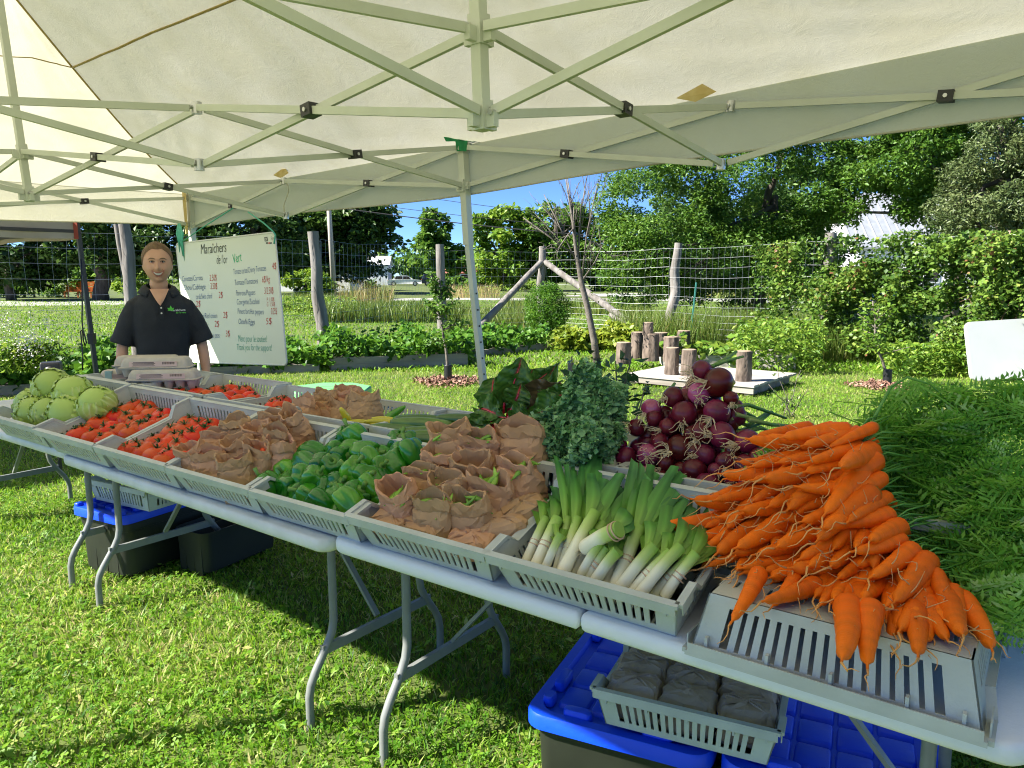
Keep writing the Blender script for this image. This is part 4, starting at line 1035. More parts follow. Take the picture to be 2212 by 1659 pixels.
# ------------------------------------------------------------------ hot peppers and zucchini
M_yel = mat('hot_pepper_yellow', (0.55, 0.45, 0.015), 0.2, (0.62, 0.55, 0.03), scale=20, coat=0.4, rnd=0.2)
M_zuc = mat('zucchini_skin', (0.035, 0.10, 0.012), 0.3, (0.10, 0.20, 0.03), scale=45, detail=6, coat=0.2, rnd=0.3, stretch=(0.25, 1, 1))
def longveg(L_, r, bend, mt, name, cap):
    m = MB(); n = 16; pts = []; rr = []
    for i in range(n):
        t = i / (n - 1); pts.append((L_ * (t - .5), bend * math.sin(math.pi * t), 0)); rr.append(max(0.001, r * min(1, (math.sin(math.pi * min(1, t * 0.9 + 0.06)) ** cap))))
    m.tube(pts, rr, 12); return m.mesh(name, mt, True)
HP = [longveg(0.13, 0.014, 0.012, M_yel, 'hot_pepper', 0.7), longveg(0.11, 0.016, -0.01, M_yel, 'hot_pepper', 0.6)]
HG = longveg(0.14, 0.017, 0.015, M_pep, 'hot_pepper', 0.6)
ZU = longveg(0.22, 0.026, 0.006, M_zuc, 'zucchini', 0.35)
sm = MB(); sm.tube([(0, 0, 0), (0.014, 0.001, 0.002), (0.028, 0.004, 0.004)], [0.010, 0.007, 0.008], 6); ZS = sm.mesh('stem', M_stem, True)
for i, (px, py, n_, rz, up, me) in enumerate([(745, 903, .52, 1.2, 1.0, HP[1]), (772, 914, .53, 0.2, 0, HP[0]), (730, 922, .51, 0.0, 0, HP[0]), (760, 922, .50, 0.4, 0.1, HP[0]), (822, 912, .56, 0.1, 0.05, HP[0]), (836, 908, .60, -0.1, 0.1, HP[0]), (826, 921, .54, 0.3, 0.1, HP[1])]):
    tag(put('hot_pepper', me, None, M=mat4(T(px, py, n_), Matrix.Rotation(TA + rz + 0.6, 3, 'Z') @ Matrix.Rotation(up, 3, 'Y'))), 'waxy yellow hot pepper in the back row beside the bags', 'hot pepper', 'yellow hot peppers')
for i, (px, py, n_, rz, up) in enumerate([(846, 900, .64, 1.0, 0.6), (858, 908, .62, 0.5, 0.3)]):
    o = tag(put('hot_pepper', HG, None, M=mat4(T(px, py, n_), Matrix.Rotation(TA + rz, 3, 'Z') @ Matrix.Rotation(-up, 3, 'Y'))), 'long green hot pepper in the back row next to the zucchini', 'hot pepper', 'green hot peppers')
for i, (px, py, n_, rz, lb) in enumerate([(856, 930, .50, 0.0, 'big pale green zucchini lying across the front of its crate'), (910, 917, .56, 0.1, 'dark green zucchini behind the big pale one'), (915, 910, .64, 0.05, 'zucchini at the back of its crate'), (930, 937, .50, 0.15, 'zucchini end poking out beside the bag of peas'), (935, 945, .46, 0.1, 'lowest zucchini against the crate front'), (1000, 908, .66, 0.0, 'dark zucchini near the chard leaves'), (925, 952, .44, .05, 'pale striped zucchini under the others')]):
    o = tag(put('zucchini', ZU, None, M=mat4(T(px, py, n_), Matrix.Rotation(TA + 0.35 + rz, 3, 'Z'), ru(0.95, 1.1))), lb, 'zucchini', 'zucchini in their crate')
    put('stem', ZS, o, loc=(0.105, 0.002, 0))

# ------------------------------------------------------------------ leeks
M_leek = colmat('leek_skin', 0.4, spec=0.3, trans=0.08, bump=0.25, bscale=25, stretch=(1, 1, 1)); M_leekl = colmat('leek_leaf', 0.42, trans=0.22, bump=0.2, bscale=40)
M_root = mat('root_hair', (0.55, 0.42, 0.24), 0.8, (0.66, 0.54, 0.34), scale=30); M_band = mat('rubber_band', (0.60, 0.40, 0.25), 0.5)
Zl = lambda x, y: (1133.6 + 0.2375 * x, 967.7 + 0.2375 * y)
def lerp3(a, b_, t): return tuple(a[i] + (b_[i] - a[i]) * t for i in range(3))
LK = [(0.0, (0.86, 0.77, 0.54)), (0.38, (0.90, 0.86, 0.62)), (0.56, (0.58, 0.68, 0.22)), (0.80, (0.32, 0.50, 0.08)), (1.0, (0.12, 0.30, 0.05))]
def rampc(stops, t):
    for (p0, c0), (p1, c1) in zip(stops, stops[1:]):
        if t <= p1: return lerp3(c0, c1, (t - p0) / (p1 - p0))
    return stops[-1][1]
def leek(a, b_, c, r, label, band=None, hfa=0.085, nt_=0.47, fan=1.0):
    """a: root end, b: where the leaves part, c: cut leaf tips (all as they show)"""
    pa = CR(6, *Zl(*a), hfa); pb = CR(6, *Zl(*b_), hfa + 0.055); pc = T(*Zl(*c), nt_)
    pa = pa - (pb - pa).normalized() * 0.028
    root = empty('leek', pa, 0, label, 'leek', 'leeks in their crate')
    d1 = (pb - pa); L1 = d1.length; ax = d1.normalized()
    m = MB(); n = 16; pts = []; rr = []; cs = []
    for i in range(n):
        t = i / (n - 1); p = d1 * t + UP * (0.006 * math.sin(math.pi * t)); pts.append(p)
        rr.append(r * (0.92 if i == 0 else (1.12 - 0.14 * min(1, t * 3) + 0.25 * max(0, t - 0.7)))); cs.append(rampc(LK, t * 0.86))
    m.tube(pts, rr, 12, col=cs); m.build('stalk', M_leek, root, smooth=True, auto=60)
    m = MB()
    for q in range(12):
        dd = (-ax + Vector((ru(-.9, .9), ru(-.9, .9), ru(-.9, .5)))).normalized(); s_ = Vector((ru(-r, r), ru(-r, r), ru(-r, r))) * 0.5
        L_ = ru(0.010, 0.028); m.tube([s_, s_ + dd * L_ * .5, s_ + dd * L_ + Vector((ru(-.006, .006), ru(-.006, .006), -0.006))], [0.0009, 0.0008, 0.0004], 4)
    m.build('roots', M_root, root)['kind'] = 'stuff'
    d2 = pc - pb; L2 = d2.length; a2 = d2.normalized()
    side = a2.cross((CAMP - pb).normalized()).normalized(); nrm = side.cross(a2)
    for q in range(7):
        f = (q - 3) / 3 * fan; wl = r * ru(0.8, 1.25); ln = L2 * ru(0.55, 1.08); sgn = 1 if q % 2 else -1; ct = ru(-.8, .8); ru_q = ru(-.10, .10); off = nrm * (r * 0.5 * sgn)
        st = d1 * 0.82 + side * f * r * 0.5 + off
        def fn(i, j):
            t = i; x = (j - .5) * 2
            p = st + (d1 * 0.18) * min(1, t * 4) + (a2 + side * f * 0.24 + nrm * ru_q) * (ln * t) + side * (x * wl * min(1.0, 0.5 + 2.2 * t) * (0.75 + 0.35 * math.sin(math.pi * min(1, t + .15)))) + nrm * (0.16 * wl * x * x * (1 if sgn < 0 else -1) + 0.010 * sgn * math.sin(2.4 * t + q))
            p += a2 * (ct * wl * x * (1 if t > 0.9 else 0)); p.z -= 0.02 * t * t; return p
        m = MB(); m.grid(fn, 10, 4, colfn=lambda i, j: tuple(np.clip(np.array(rampc([(0, (0.30, 0.47, 0.075)), (0.3, (0.12, 0.33, 0.045)), (0.8, (0.05, 0.20, 0.05)), (1.0, (0.09, 0.30, 0.07))], i)) * (1.0 + 0.35 * (abs(j - .5) < 0.1)), 0, 1)))
        m.build('leaf', M_leekl, root, smooth=True)
    if band:
        m = MB()
        for dq in (0.0, 0.012):
            p = d1 * band + ax * dq; e = ax.orthogonal().normalized(); e2 = ax.cross(e)
            m.tube([p + (e * math.cos(t) + e2 * math.sin(t)) * r * 1.16 for t in np.linspace(0, 6.2832, 17)], 0.0022, 5, cap=False)
        m.build('rubber_band', M_band, root, smooth=True)
LE = [((40, 985), (200, 640), (275, 290), .0145), ((130, 1015), (300, 640), (395, 330), .0165), ((215, 1040), (330, 780), (360, 420), .012), ((310, 1050), (400, 640), (455, 70), .0130), ((350, 1060), (485, 640), (620, 50), .0135), ((385, 1060), (640, 590), (760, 60), .0175), ((470, 1090), (720, 690), (930, 160), .0170),
      ((625, 1120), (760, 900), (820, 420), .016), ((690, 1150), (850, 930), (900, 500), .015), ((760, 1170), (960, 690), (1240, 100), .0175), ((860, 1190), (1040, 730), (1350, 140), .0185), ((930, 1205), (1180, 890), (1290, 330), .016), ((930, 1230), (1250, 960), (1500, 370), .0145), ((1030, 1260), (1330, 950), (1490, 520), .0150), ((1100, 1275), (1420, 900), (1620, 540), .0150), ((1250, 1280), (1500, 1010), (1750, 560), .0160), ((1330, 1270), (1560, 960), (1850, 600), .014), ((560, 1080), (690, 860), (700, 500), .013)]
lw = ['leek at the bag end of its crate', 'thick leek second from the bag end', 'slim leek half hidden behind the thick ones', 'slim leek with tall upright leaves', 'leek with the tallest leaves of its bunch', 'thick pale leek with brown root tuft at the crate rim', 'thick leek leaning over the pale one', 'leek low in the middle of the crate', 'leek half buried under the middle bunch', 'leek with long fanned leaves in the middle', 'thickest leek, cut root end at the crate rim', 'leek shaded behind the thickest one', 'slim white leek slanting towards the carrots', 'long slim leek slanting at the rim', 'leek with dark leaves beside the carrots', 'green-tipped leek nearest the carrots', 'leek tucked under the carrot tips', 'small leek filling the gap in the middle']
for i, (a, b_, c, r) in enumerate(LE):
    leek(a, b_, c, r * 0.92, lw[i], 0.42 if i % 3 != 2 else None, 0.078 + 0.014 * (i % 3), 0.44 + 0.02 * (i % 3))
# one bunch lies across the others
leek((610, 880), (860, 740), (960, 600), .019, 'short leek lying crosswise on top of the bunches', 0.85, 0.15, 0.26, 0.5)

# ------------------------------------------------------------------ red onions
M_on = mat('onion_skin', (0.055, 0.004, 0.008), 0.3, (0.16, 0.010, 0.024), scale=20, detail=4, coat=0.05, spec=0.35, rnd=0.35, stretch=(1, 1, 0.25))
M_on2 = mat('onion_skin_bright', (0.30, 0.015, 0.09), 0.25, (0.46, 0.10, 0.22), scale=26, detail=3, coat=0.4, rnd=0.2, stretch=(1, 1, 0.2))
M_onst = mat('onion_stem', (0.10, 0.24, 0.04), 0.5, (0.20, 0.30, 0.08), scale=30)
def onion_mesh(k, mt):
    m = MB(); n = 16; prof = []
    for i in range(n):
        t = i / (n - 1); th = math.pi * t
        r = math.sin(th) ** 0.9; z = -math.cos(th) * (0.86 + 0.06 * (k % 3))
        if t > 0.82: r = max(0.13, r * (1 - (t - 0.82) * 1.2)); z += (t - 0.82) * 1.6
        prof.append((max(0.02, r), z))
    m.lathe([(r * 0.034, z * 0.034) for r, z in prof], 20, fn=lambda p, a, i: (p.x * (1 + 0.025 * math.cos(2 * a + k) + 0.012 * math.cos(9 * a)), p.y * (1 + 0.025 * math.cos(2 * a + k) + 0.012 * math.cos(9 * a)), p.z)); return m.mesh('red_onion', mt, True)
OM = [onion_mesh(k, M_on) for k in range(4)] + [onion_mesh(7, M_on2)]
def oroots(k):
    m = MB()
    for q in range(15):
        a = ru(0, 6.28); L_ = ru(0.022, 0.055); d = Vector((math.cos(a) * ru(.1, .9), math.sin(a) * ru(.1, .9), -1)).normalized(); s_ = Vector((math.cos(a), math.sin(a), 0)) * ru(0, .005) + Vector((0, 0, -0.027)); pts = []
        w1 = Vector((ru(-1, 1), ru(-1, 1), ru(-1, 1))) * 0.012
        for i in range(5): t = i / 4; pts.append(s_ + d * L_ * t + w1 * math.sin(math.pi * t) + Vector((ru(-.002, .002), ru(-.002, .002), 0)))
        m.tube(pts, [0.00125, 0.0011, 0.001, 0.0008, 0.0005], 4)
    return m.mesh('roots', M_root)
OR = [oroots(k) for k in range(5)]
om = MB(); om.tube([(0, 0, 0.03), (0.004, 0, 0.05), (0.012, 0.004, 0.09), (0.03, 0.01, 0.15)], [0.008, 0.007, 0.006, 0.005], 8); om.tube([(0, 0, 0.05), (-0.012, 0.004, 0.09), (-0.02, 0.0, 0.14)], [0.006, 0.005, 0.004], 6); OS = om.mesh('stem', M_onst, True)
Zo = lambda x, y: (995.3 + 0.3 * x, 746.5 + 0.3 * y)
ons = [(1735, 180, 75, 0), (1855, 265, 105, 0), (1715, 345, 78, 1), (1530, 370, 72, 0), (1370, 455, 72, 1), (1390, 525, 62, 0), (1610, 490, 88, 0), (1845, 480, 92, 0), (1945, 380, 52, 0), (1490, 585, 64, 0), (1265, 590, 62, 0), (1660, 630, 52, 0), (1735, 625, 76, 0), (1880, 645, 92, 0), (2065, 690, 84, 0), (1575, 740, 96, 0),
       (1350, 785, 78, 1), (1050, 720, 62, 1), (1190, 805, 76, 0), (1760, 785, 72, 0), (1910, 835, 72, 0), (2050, 865, 78, 0), (1680, 895, 84, 0), (1330, 920, 56, 1), (1780, 1010, 92, 0), (1960, 965, 60, 0), (2065, 995, 62, 0), (1640, 1000, 62, 0), (1480, 850, 66, 0), (1430, 690, 62, 0), (1265, 900, 56, 0), (1840, 900, 58, 0), (1150, 720, 52, 0), (1590, 900, 62, 0), (1540, 990, 62, 0), (2140, 800, 60, 0), (1960, 760, 55, 0), (1460, 960, 60, 0), (1680, 760, 60, 0)]
for i, (x, y, r, br) in enumerate(ons):
    px, py = Zo(x, y); n_ = 0.50 + 0.20 * (1010 - y) / 830
    p = T(px, py, n_); d = (p - CAMP).length; sc = (r * 0.3 / FPX * d) / 0.034 * 1.02
    axis = (TN * 0.9 + UP * ru(-.1, .7) + TU * ru(-.6, .8)).normalized()
    o = put('red_onion', OM[4] if br else OM[i % 4], None, M=mat4(p, rotm(axis, ru(0, 6.28)), sc))
    zo = ('near the top of', 'top') if y < 500 else (('halfway up', 'middle') if y < 760 else ('at the foot of', 'bottom'))
    tag(o, ['dark red onion with pale roots ' + zo[0] + ' the onion heap', 'bright pink-red onion ' + zo[0] + ' the onion heap'][br], 'red onion', zo[1] + [' dark onions of the heap', ' pinkish onions of the heap'][br])
    put('roots', OR[i % 5], o, scale=ru(0.9, 1.3))['kind'] = 'stuff'
    if i % 4 == 0 or (x, y) == (1945, 380): put('stem', OS, o)
for i in range(120):                               # the onions inside the heap
    x, y = ru(1200, 2100), ru(250, 1010)
    if abs(x - 1700) > 130 + (y - 250) * 0.62: continue
    px, py = Zo(x, y); p = T(px, py, 0.57 + 0.20 * (1010 - y) / 830)
    o = put('red_onion', OM[i % 4], None, M=mat4(p, rotm((TN + UP * ru(-.5, .5) + TU * ru(-.5, .5)), ru(0, 6.28)), ru(0.9, 1.1))); tag(o, 'dark red onion deep inside the onion heap', 'red onion', 'onions inside the heap')
M_onl = colmat('onion_leaf', 0.45, trans=0.15)
m = MB()                                           # cut tops showing behind the heap
for q in range(14):
    px, py = ru(1560, 1640), ru(870, 900) + q * 8; a = T(px, py, 0.66); b_ = T(px + ru(25, 60), py + ru(-12, 18), 0.74); c = T(px + ru(70, 120), py + ru(-20, 40), 0.80)
    m.tube([a, b_, c], [0.011, 0.010, 0.006], 8, flat=0.6, col=[(0.28, 0.36, 0.10), (0.10, 0.26, 0.05), (0.07, 0.20, 0.05)])
tag(m.build('onion_tops', M_onl, None, smooth=True), 'cut green onion tops sticking out behind the onion heap', 'onion tops', kind='stuff')

# ------------------------------------------------------------------ curly kale and chard
M_kale = colmat('kale_leaf', 0.5, trans=0.25, bump=0.3, bscale=120); M_chard = colmat('chard_leaf', 0.33, trans=0.25, bump=0.4, bscale=60)
def kale_leaf(m, base, d, up, L_, sd):
    d = d.normalized(); side = d.cross(up).normalized(); nrm = side.cross(d)
    def fn(i, j):
        x = (j - .5) * 2; t = i; w_ = L_ * 0.46 * (math.sin(math.pi * min(1, t * 0.86 + 0.12)) ** 0.7)
        e = abs(x) ** 2.2 + 0.55 * max(0, t - 0.75) * 4 * 0.5
        ruf = (0.12 + e) * (0.0105 * math.sin(52 * t + 6 * x + sd) + 0.0075 * math.sin(83 * t - 9 * x + sd * 2) + 0.006 * math.sin(21 * x + 37 * t + sd))
        ruf2 = e * (0.009 * math.sin(61 * t + sd * 3 + 4 * x) + 0.006 * math.sin(97 * t + sd))
        p = base + d * (L_ * t) + side * (x * w_ + ruf2) + nrm * (ruf + 0.05 * math.sin(1.4 * t) - 0.16 * t * t * L_ * 2 + 0.03 * x * x)
        return p
    def cf(i, j):
        x = abs(j - .5) * 2; v = rampc([(0, (0.24, 0.40, 0.20)), (0.08, (0.07, 0.20, 0.085)), (0.6, (0.08, 0.23, 0.09)), (1, (0.24, 0.45, 0.20))], x); return v
    m.grid(fn, 80, 22, colfn=cf)
M_frill = leafmat('kale_frill', [(0.0, (0.07, 0.20, 0.065)), (0.5, (0.19, 0.40, 0.14)), (1.0, (0.42, 0.62, 0.32))], trans=0.2, rough=0.45)
klab = ['curly blue-green kale bunch nearest the tall paper bag', 'curly kale bunch in the middle below the chard', 'tall curly kale bunch next to the onion heap', 'low curly kale leaves right behind the leeks']
kc = [((1195, 975), .50), ((1250, 930), .56), ((1310, 890), .60), ((1275, 985), .50)]
for i, ((px, py), n_) in enumerate(kc):
    m = MB(); c = T(px, py, n_)
    kb = empty('kale_bunch', c, 0, klab[i], 'kale', 'bunches of curly kale')
    for q in range(11):
        off = Vector((0, 0, 0)) + TU * ru(-.055, .055) + UP * ru(-.075, .065) + TN * ru(-.04, .05)
        dd = (TU * (off.dot(TU) * 9 + ru(-.4, .4)) + UP * (0.55 + off.z * 7 + ru(-.3, .3)) - TN * ru(0.1, 0.9))
        m = MB(); kale_leaf(m, off - dd.normalized() * 0.05, dd, -TN * ru(.6, 1) + UP * ru(0, .8), ru(0.11, 0.16), q * 1.7 + i)
        lf = m.build('leaf', M_kale, kb, smooth=True)
        vsn = np.array(m.v).reshape(81, 23, 3); ti = rg.integers(12, 81, 420); xi = np.where(rg.uniform(0, 1, 420) < 0.75, np.where(rg.uniform(0, 1, 420) < .5, rg.integers(0, 6, 420), rg.integers(17, 23, 420)), rg.integers(0, 23, 420))
        Pk = vsn[ti, xi] + rg.normal(0, 0.003, (420, 3)); V, F, vv = leafcloud(Pk, 0.015, rg, -0.1, 0.3, 0.85, 0.3, np.clip(rg.normal(0.5, 0.25, 420), 0, 1), 0.5); fz = put('curly_edge', npmesh('curly_edge', V, F, M_frill, vv), lf); fz['kind'] = 'stuff'
def chard_leaf(root, base, mid, tip, wid, face, dark, sd):
    """stalk base->mid, blade mid->tip, all real points"""
    b0 = Vector(root.location); d = (tip - mid); L_ = d.length; dn = d.normalized(); side = dn.cross(face).normalized(); nrm = side.cross(dn)
    st = MB(); st.tube([base - b0, base.lerp(mid, .5) - b0 + nrm * 0.004, mid - b0, mid + d * 0.5 - b0 + nrm * (0.022), mid + d * 0.9 - b0 + nrm * 0.004], [0.0075, 0.0062, 0.0046, 0.003, 0.001], 7)
    lf = st.build('stalk', M_cst, root, smooth=True)
    m = MB()
    def fn(i, j):
        x = (j - .5) * 2; t = i; w_ = wid * (math.sin(math.pi * min(1, (t * 0.93 + 0.05))) ** 0.75)
        rf = 0.014 * abs(x) ** 1.5 * math.sin(15 * t + 5 * x + sd) + 0.008 * abs(x) * math.sin(31 * t + sd * 2) + 0.006 * mnoise.noise(Vector((t * 9, x * 5, sd)))
        return mid - b0 + d * t + side * (x * w_) + nrm * (rf + 0.022 * math.sin(math.pi * t) + 0.35 * wid * abs(x) - 0.06 * L_ * t * t * 2)
    ca, cb = ((0.04, 0.13, 0.018), (0.10, 0.23, 0.035)) if not dark else ((0.07, 0.055, 0.025), (0.13, 0.09, 0.04))
    m.grid(fn, 18, 12, colfn=lambda i, j: lerp3(ca, cb, 0.5 + 0.5 * math.sin(40 * i + 30 * abs(j - .5))) if abs(j - .5) > 0.04 else (0.30, 0.03, 0.05))
    m.build('leaf_blade', M_chard, root, smooth=True)
M_cst = mat('chard_stalk', (0.50, 0.012, 0.035), 0.25, (0.62, 0.03, 0.06), scale=30, coat=0.3)
ch_b = empty('chard_bunch', T(1095, 935, 0.60), 0, 'red-stemmed Swiss chard bunch with big dark leaves standing behind the bags', 'chard')
CL_ = [((1078, 950), (1090, 870), (1128, 775), .055, 0, .60), ((1085, 945), (1100, 880), (1150, 800), .05, 0, .62), ((1080, 950), (1085, 900), (1030, 880), .05, 0, .58), ((1082, 945), (1070, 890), (1065, 815), .05, 0, .64), ((1085, 940), (1110, 880), (1105, 795), .055, 0, .66), ((1090, 945), (1125, 890), (1165, 825), .05, 0, .62), ((1090, 940), (1140, 880), (1210, 830), .06, 1, .64), ((1095, 945), (1150, 900), (1215, 870), .055, 1, .58), ((1095, 940), (1160, 890), (1255, 850), .045, 0, .62), ((1080, 950), (1060, 905), (1040, 925), .045, 0, .56), ((1085, 945), (1110, 910), (1150, 900), .05, 0, .54), ((1150, 925), (1200, 875), (1245, 835), .045, 0, .60), ((1088, 945), (1120, 860), (1190, 800), .045, 0, .68)]
CL_ += [((a[0] + ru(-8, 8), a[1]), (b_[0] + ru(-18, 18), b_[1] + ru(-8, 14)), (c[0] + ru(-26, 26), c[1] + ru(-10, 30)), w_ * 0.85, 0, n_ + ru(-.05, .05)) for a, b_, c, w_, dk, n_ in list(CL_)]
for i, (a, b_, c, w_, dk, n_) in enumerate(CL_):
    chard_leaf(ch_b, T(a[0], a[1], n_ - 0.02), T(b_[0], b_[1], n_), T(c[0], c[1], n_ + 0.02), w_ * 1.2, (CAMP - T(b_[0], b_[1], n_)).normalized() + Vector((ru(-.4, .4), 0, ru(0, .5))), dk, i * 1.9)

# ------------------------------------------------------------------ cabbages
M_cab = colmat('cabbage_leaf', 0.42, trans=0.10, bump=0.15, bscale=80)
def cab_mesh(k):
    m = MB(); sd = k * 2.3
    def shell(r0, flare, phi0, span, up0, up1, nu, nv, seed, tone):
        """a curved leaf hugging the head; phi around, th from base (low) to top"""
        def fn(i, j):
            th = up0 + (up1 - up0) * i; x = (j - .5) * 2; ph = phi0 + x * span * (0.55 + 0.45 * math.sin(math.pi * min(1, i * 0.9 + 0.15)))
            edge = min(1.0, max(abs(x) ** 4, max(0, i - 0.8) * 5))
            r = r0 + flare * edge + 0.003 * math.sin(12 * ph + seed) * edge + 0.0045 * edge * math.sin(23 * i + seed + 8 * x)
            vein = 0.0028 * math.exp(-(x / 0.06) ** 2) * (1 - i * .6) + 0.0022 * (abs(math.sin(9 * (i - 0.55 * abs(x)))) ** 14) + 0.0012 * (abs(math.sin(23 * (i + 0.4 * abs(x)))) ** 10)
            rr = r + vein
            return Vector((rr * math.sin(th) * math.cos(ph), rr * math.sin(th) * math.sin(ph), -rr * 0.88 * math.cos(th)))
        def cf(i, j):
            x = (j - .5) * 2; vein = math.exp(-(x / 0.07) ** 2) * (1 - .5 * i) + 0.7 * (abs(math.sin(9 * (i - 0.55 * abs(x)))) ** 14)
            c = lerp3((0.40, 0.55, 0.07), (0.58, 0.72, 0.18), 0.5 + 0.5 * mnoise.noise(Vector((i * 3 + seed, x * 2, 0)))); c = tuple(q * tone for q in c)
            return lerp3(c, (0.76, 0.82, 0.42), min(1, vein) * 0.75)
        m.grid(fn, nu, nv, colfn=cf)
    m.lathe([(max(0.001, 0.0885 * math.sin(math.pi * i / 16)), -0.0885 * 0.88 * math.cos(math.pi * i / 16)) for i in range(17)], 24, col=(0.45, 0.60, 0.12))
    for q in range(6): shell(0.0895 + 0.0014 * q, 0.0004 + 0.0007 * (q % 3), sd + q * 2.4, 1.0, 0.25, 2.35 + 0.25 * math.sin(q * 3 + sd), 26, 26, sd + q, 0.9 + 0.06 * (q % 3))
    return m.mesh('cabbage', M_cab, True)
CAB = [cab_mesh(k) for k in range(3)]
cab = [(112, 835, .24, 1.0, 'big pale green cabbage on top of the pile, at the outer side'), (158, 848, .22, 1.0, 'round cabbage with ridged veins on top of the pile'), (210, 872, .12, .98, 'cabbage at the back corner next to the tomato crate'), (146, 892, .10, 1.02, 'cabbage in the lower row below the round top one'), (104, 890, .10, .9, 'cabbage squeezed in the middle of the lower row'), (72, 890, .10, .95, 'dark-leaved cabbage at the outer end of the lower row'), (60, 870, .11, .8, 'cabbage half hidden behind the outer one'), (168, 868, .10, .9, 'cabbage hidden under the top two')]
for i, (px, py, hf, sc, lb) in enumerate(cab):
    p = CR(0, px, py, hf * 0.9 + 0.01) if i > 1 else T(px, py, 0.20)
    tag(put('cabbage', CAB[i % 3], None, M=mat4(p, rotm((Vector((ru(-.6, .6), ru(-.9, -.1), ru(.2, 1)))), ru(0, 6.28)), sc)), lb, 'cabbage', 'cabbages in their crate')

# ------------------------------------------------------------------ egg cartons
M_egg = mat('pulp_carton', (0.46, 0.41, 0.34), 0.85, (0.54, 0.48, 0.40), scale=25, bump=0.2, bscale=150); M_print = mat('carton_print', (0.02, 0.02, 0.02), 0.7); M_pinkp = mat('carton_label', (0.60, 0.44, 0.40), 0.8); M_tealp = mat('carton_band_teal', (0.25, 0.38, 0.38), 0.7)
def carton(p, yaw, label, band=False):
    root = empty('egg_carton', p, yaw, label, 'egg carton', 'egg cartons stacked on a crate'); root.scale = (1.06, 1.06, 1.28)
    L_, W_ = 0.325, 0.125
    m = MB(); m.box((0, 0, 0.036), (L_, W_, 0.004)); m.build('tray_rim', M_egg, root)
    for i in range(6):
        for j in range(2):
            m = MB(); x = -L_ / 2 + L_ * (i + .5) / 6; y = -W_ / 2 + W_ * (j + .5) / 2
            m.lathe([(0.013, 0.0), (0.0165, 0.003), (0.022, 0.022), (0.026, 0.0345)], 12, c=(x, y, 0)); m.build('egg_cup', M_egg, root, smooth=True, auto=50)
    m = MB(); loft(m, [rr_ring(L_ + a, W_ + a, 0.02, z) for a, z in ((0.014, 0.0385), (0.016, 0.041), (-0.004, 0.043), (-0.012, 0.062), (-0.035, 0.078), (-0.045, 0.080))]); ld_ = m.build('lid', M_egg, root, smooth=True, auto=35)
    yf = -W_ / 2 + 0.005
    Mt = Matrix.Rotation(R(-28), 3, 'X')
    m = MB(); m.box((0.0, yf - 0.004, 0.0555), (L_ * 0.70, 0.001, 0.021), M=Matrix.Rotation(R(-12), 3, 'X')); m.build('label_panel', M_pinkp, ld_)
    for k in range(4):
        m = MB(); m.box((-0.045, yf - 0.0055 + 0.0008 * k, 0.0485 + 0.0045 * k), (0.11 - 0.012 * (k % 2), 0.0012, 0.0024)); m.build('print_line', M_print, ld_)
    for k in range(14):
        m = MB(); m.box((0.045 + 0.0042 * k, yf - 0.0045, 0.0555), (0.0012 + 0.0012 * (k * 7 % 3 == 0), 0.0008, 0.016)); m.build('barcode_bar', M_print, ld_)
    if band:
        m = MB(); m.box((-L_ / 2 + 0.06, 0, 0.058), (0.035, W_ + 0.004, 0.042)); m.build('band', M_tealp, ld_)
    return root
ey = 0.12
zc_ = ZB + 0.135
carton(T(358, 838, 0.60), ey, 'pulp egg carton at the bottom of the stack facing the tomatoes')
carton(T(288, 835, 0.74), ey, 'egg carton with a teal band low at the back of the stack', True)
carton(T(342, 812, 0.60), ey, 'printed pulp egg carton on top of the stack, front one')
carton(T(322, 806, 0.74), ey, 'pulp egg carton on top of the stack, behind the front one')

# ------------------------------------------------------------------ carrots
M_car = colmat('carrot_skin', 0.5, bump=0.4, bscale=90, stretch=(4, 1, 1), spec=0.22); M_hair = mat('carrot_hair', (0.62, 0.36, 0.14), 0.7)
def carrot_mesh(k):
    m = MB(); n = 16; L_ = 0.145 + 0.02 * (k % 3); R0 = 0.0185 + 0.0025 * ((k * 3) % 4); pts = []; rr = []; cs = []
    bx, bz = 0.022 * math.sin(k * 1.7), 0.015 * math.cos(k * 2.3)
    for i in range(n):
        t = i / (n - 1); pts.append(Vector((L_ * t, bx * t * t, bz * t * t)))
        r = R0 * (0.62 if i == 0 else (0.93 if i == 1 else (1.0 - 0.10 * t - 0.62 * t ** 1.6) * (1 + 0.03 * math.sin(i * 2.1 + k)))); rr.append(max(0.0022, r) if t < 0.93 else 0.0022)
        c = lerp3((0.88, 0.125, 0.001), (0.92, 0.185, 0.004), t); 
        cs.append(lerp3(c, (0.50, 0.11, 0.01), 0.35 * max(0, math.sin(i * 2.7 + k))) if i > 0 else (0.40, 0.22, 0.03))
    m.tube(pts, rr, 12, col=cs); e = pts[-1]
    tl = [e]; 
    for i in range(5): tl.append(tl[-1] + Vector((0.012, 0.006 * math.sin(k + i * 1.4), -0.002 - 0.004 * (k % 2) + 0.005 * math.cos(k * 1.3 + i))))
    m.tube(tl, [0.0022, 0.0016, 0.0013, 0.001, 0.0008, 0.0005], 5, col=[(0.75, 0.38, 0.12)] * 6)
    return m.mesh('carrot', M_car, True)
def hair_mesh(k):
    m = MB()
    for q in range(2):
        t = ru(0.35, 0.9); a = ru(0, 6.28); p = Vector((0.15 * t, 0.010 * math.cos(a), 0.010 * math.sin(a))); d = Vector((ru(-.2, 1), math.cos(a), math.sin(a))).normalized(); L_ = ru(0.02, 0.055); w_ = Vector((ru(-1, 1), ru(-1, 1), ru(-1, 1))) * 0.012
        m.tube([p + d * L_ * s_ + w_ * math.sin(3 * s_) for s_ in np.linspace(0, 1, 5)], [0.0012, 0.001, 0.0009, 0.0007, 0.0004], 4)
    return m.mesh('root_hair', M_hair)
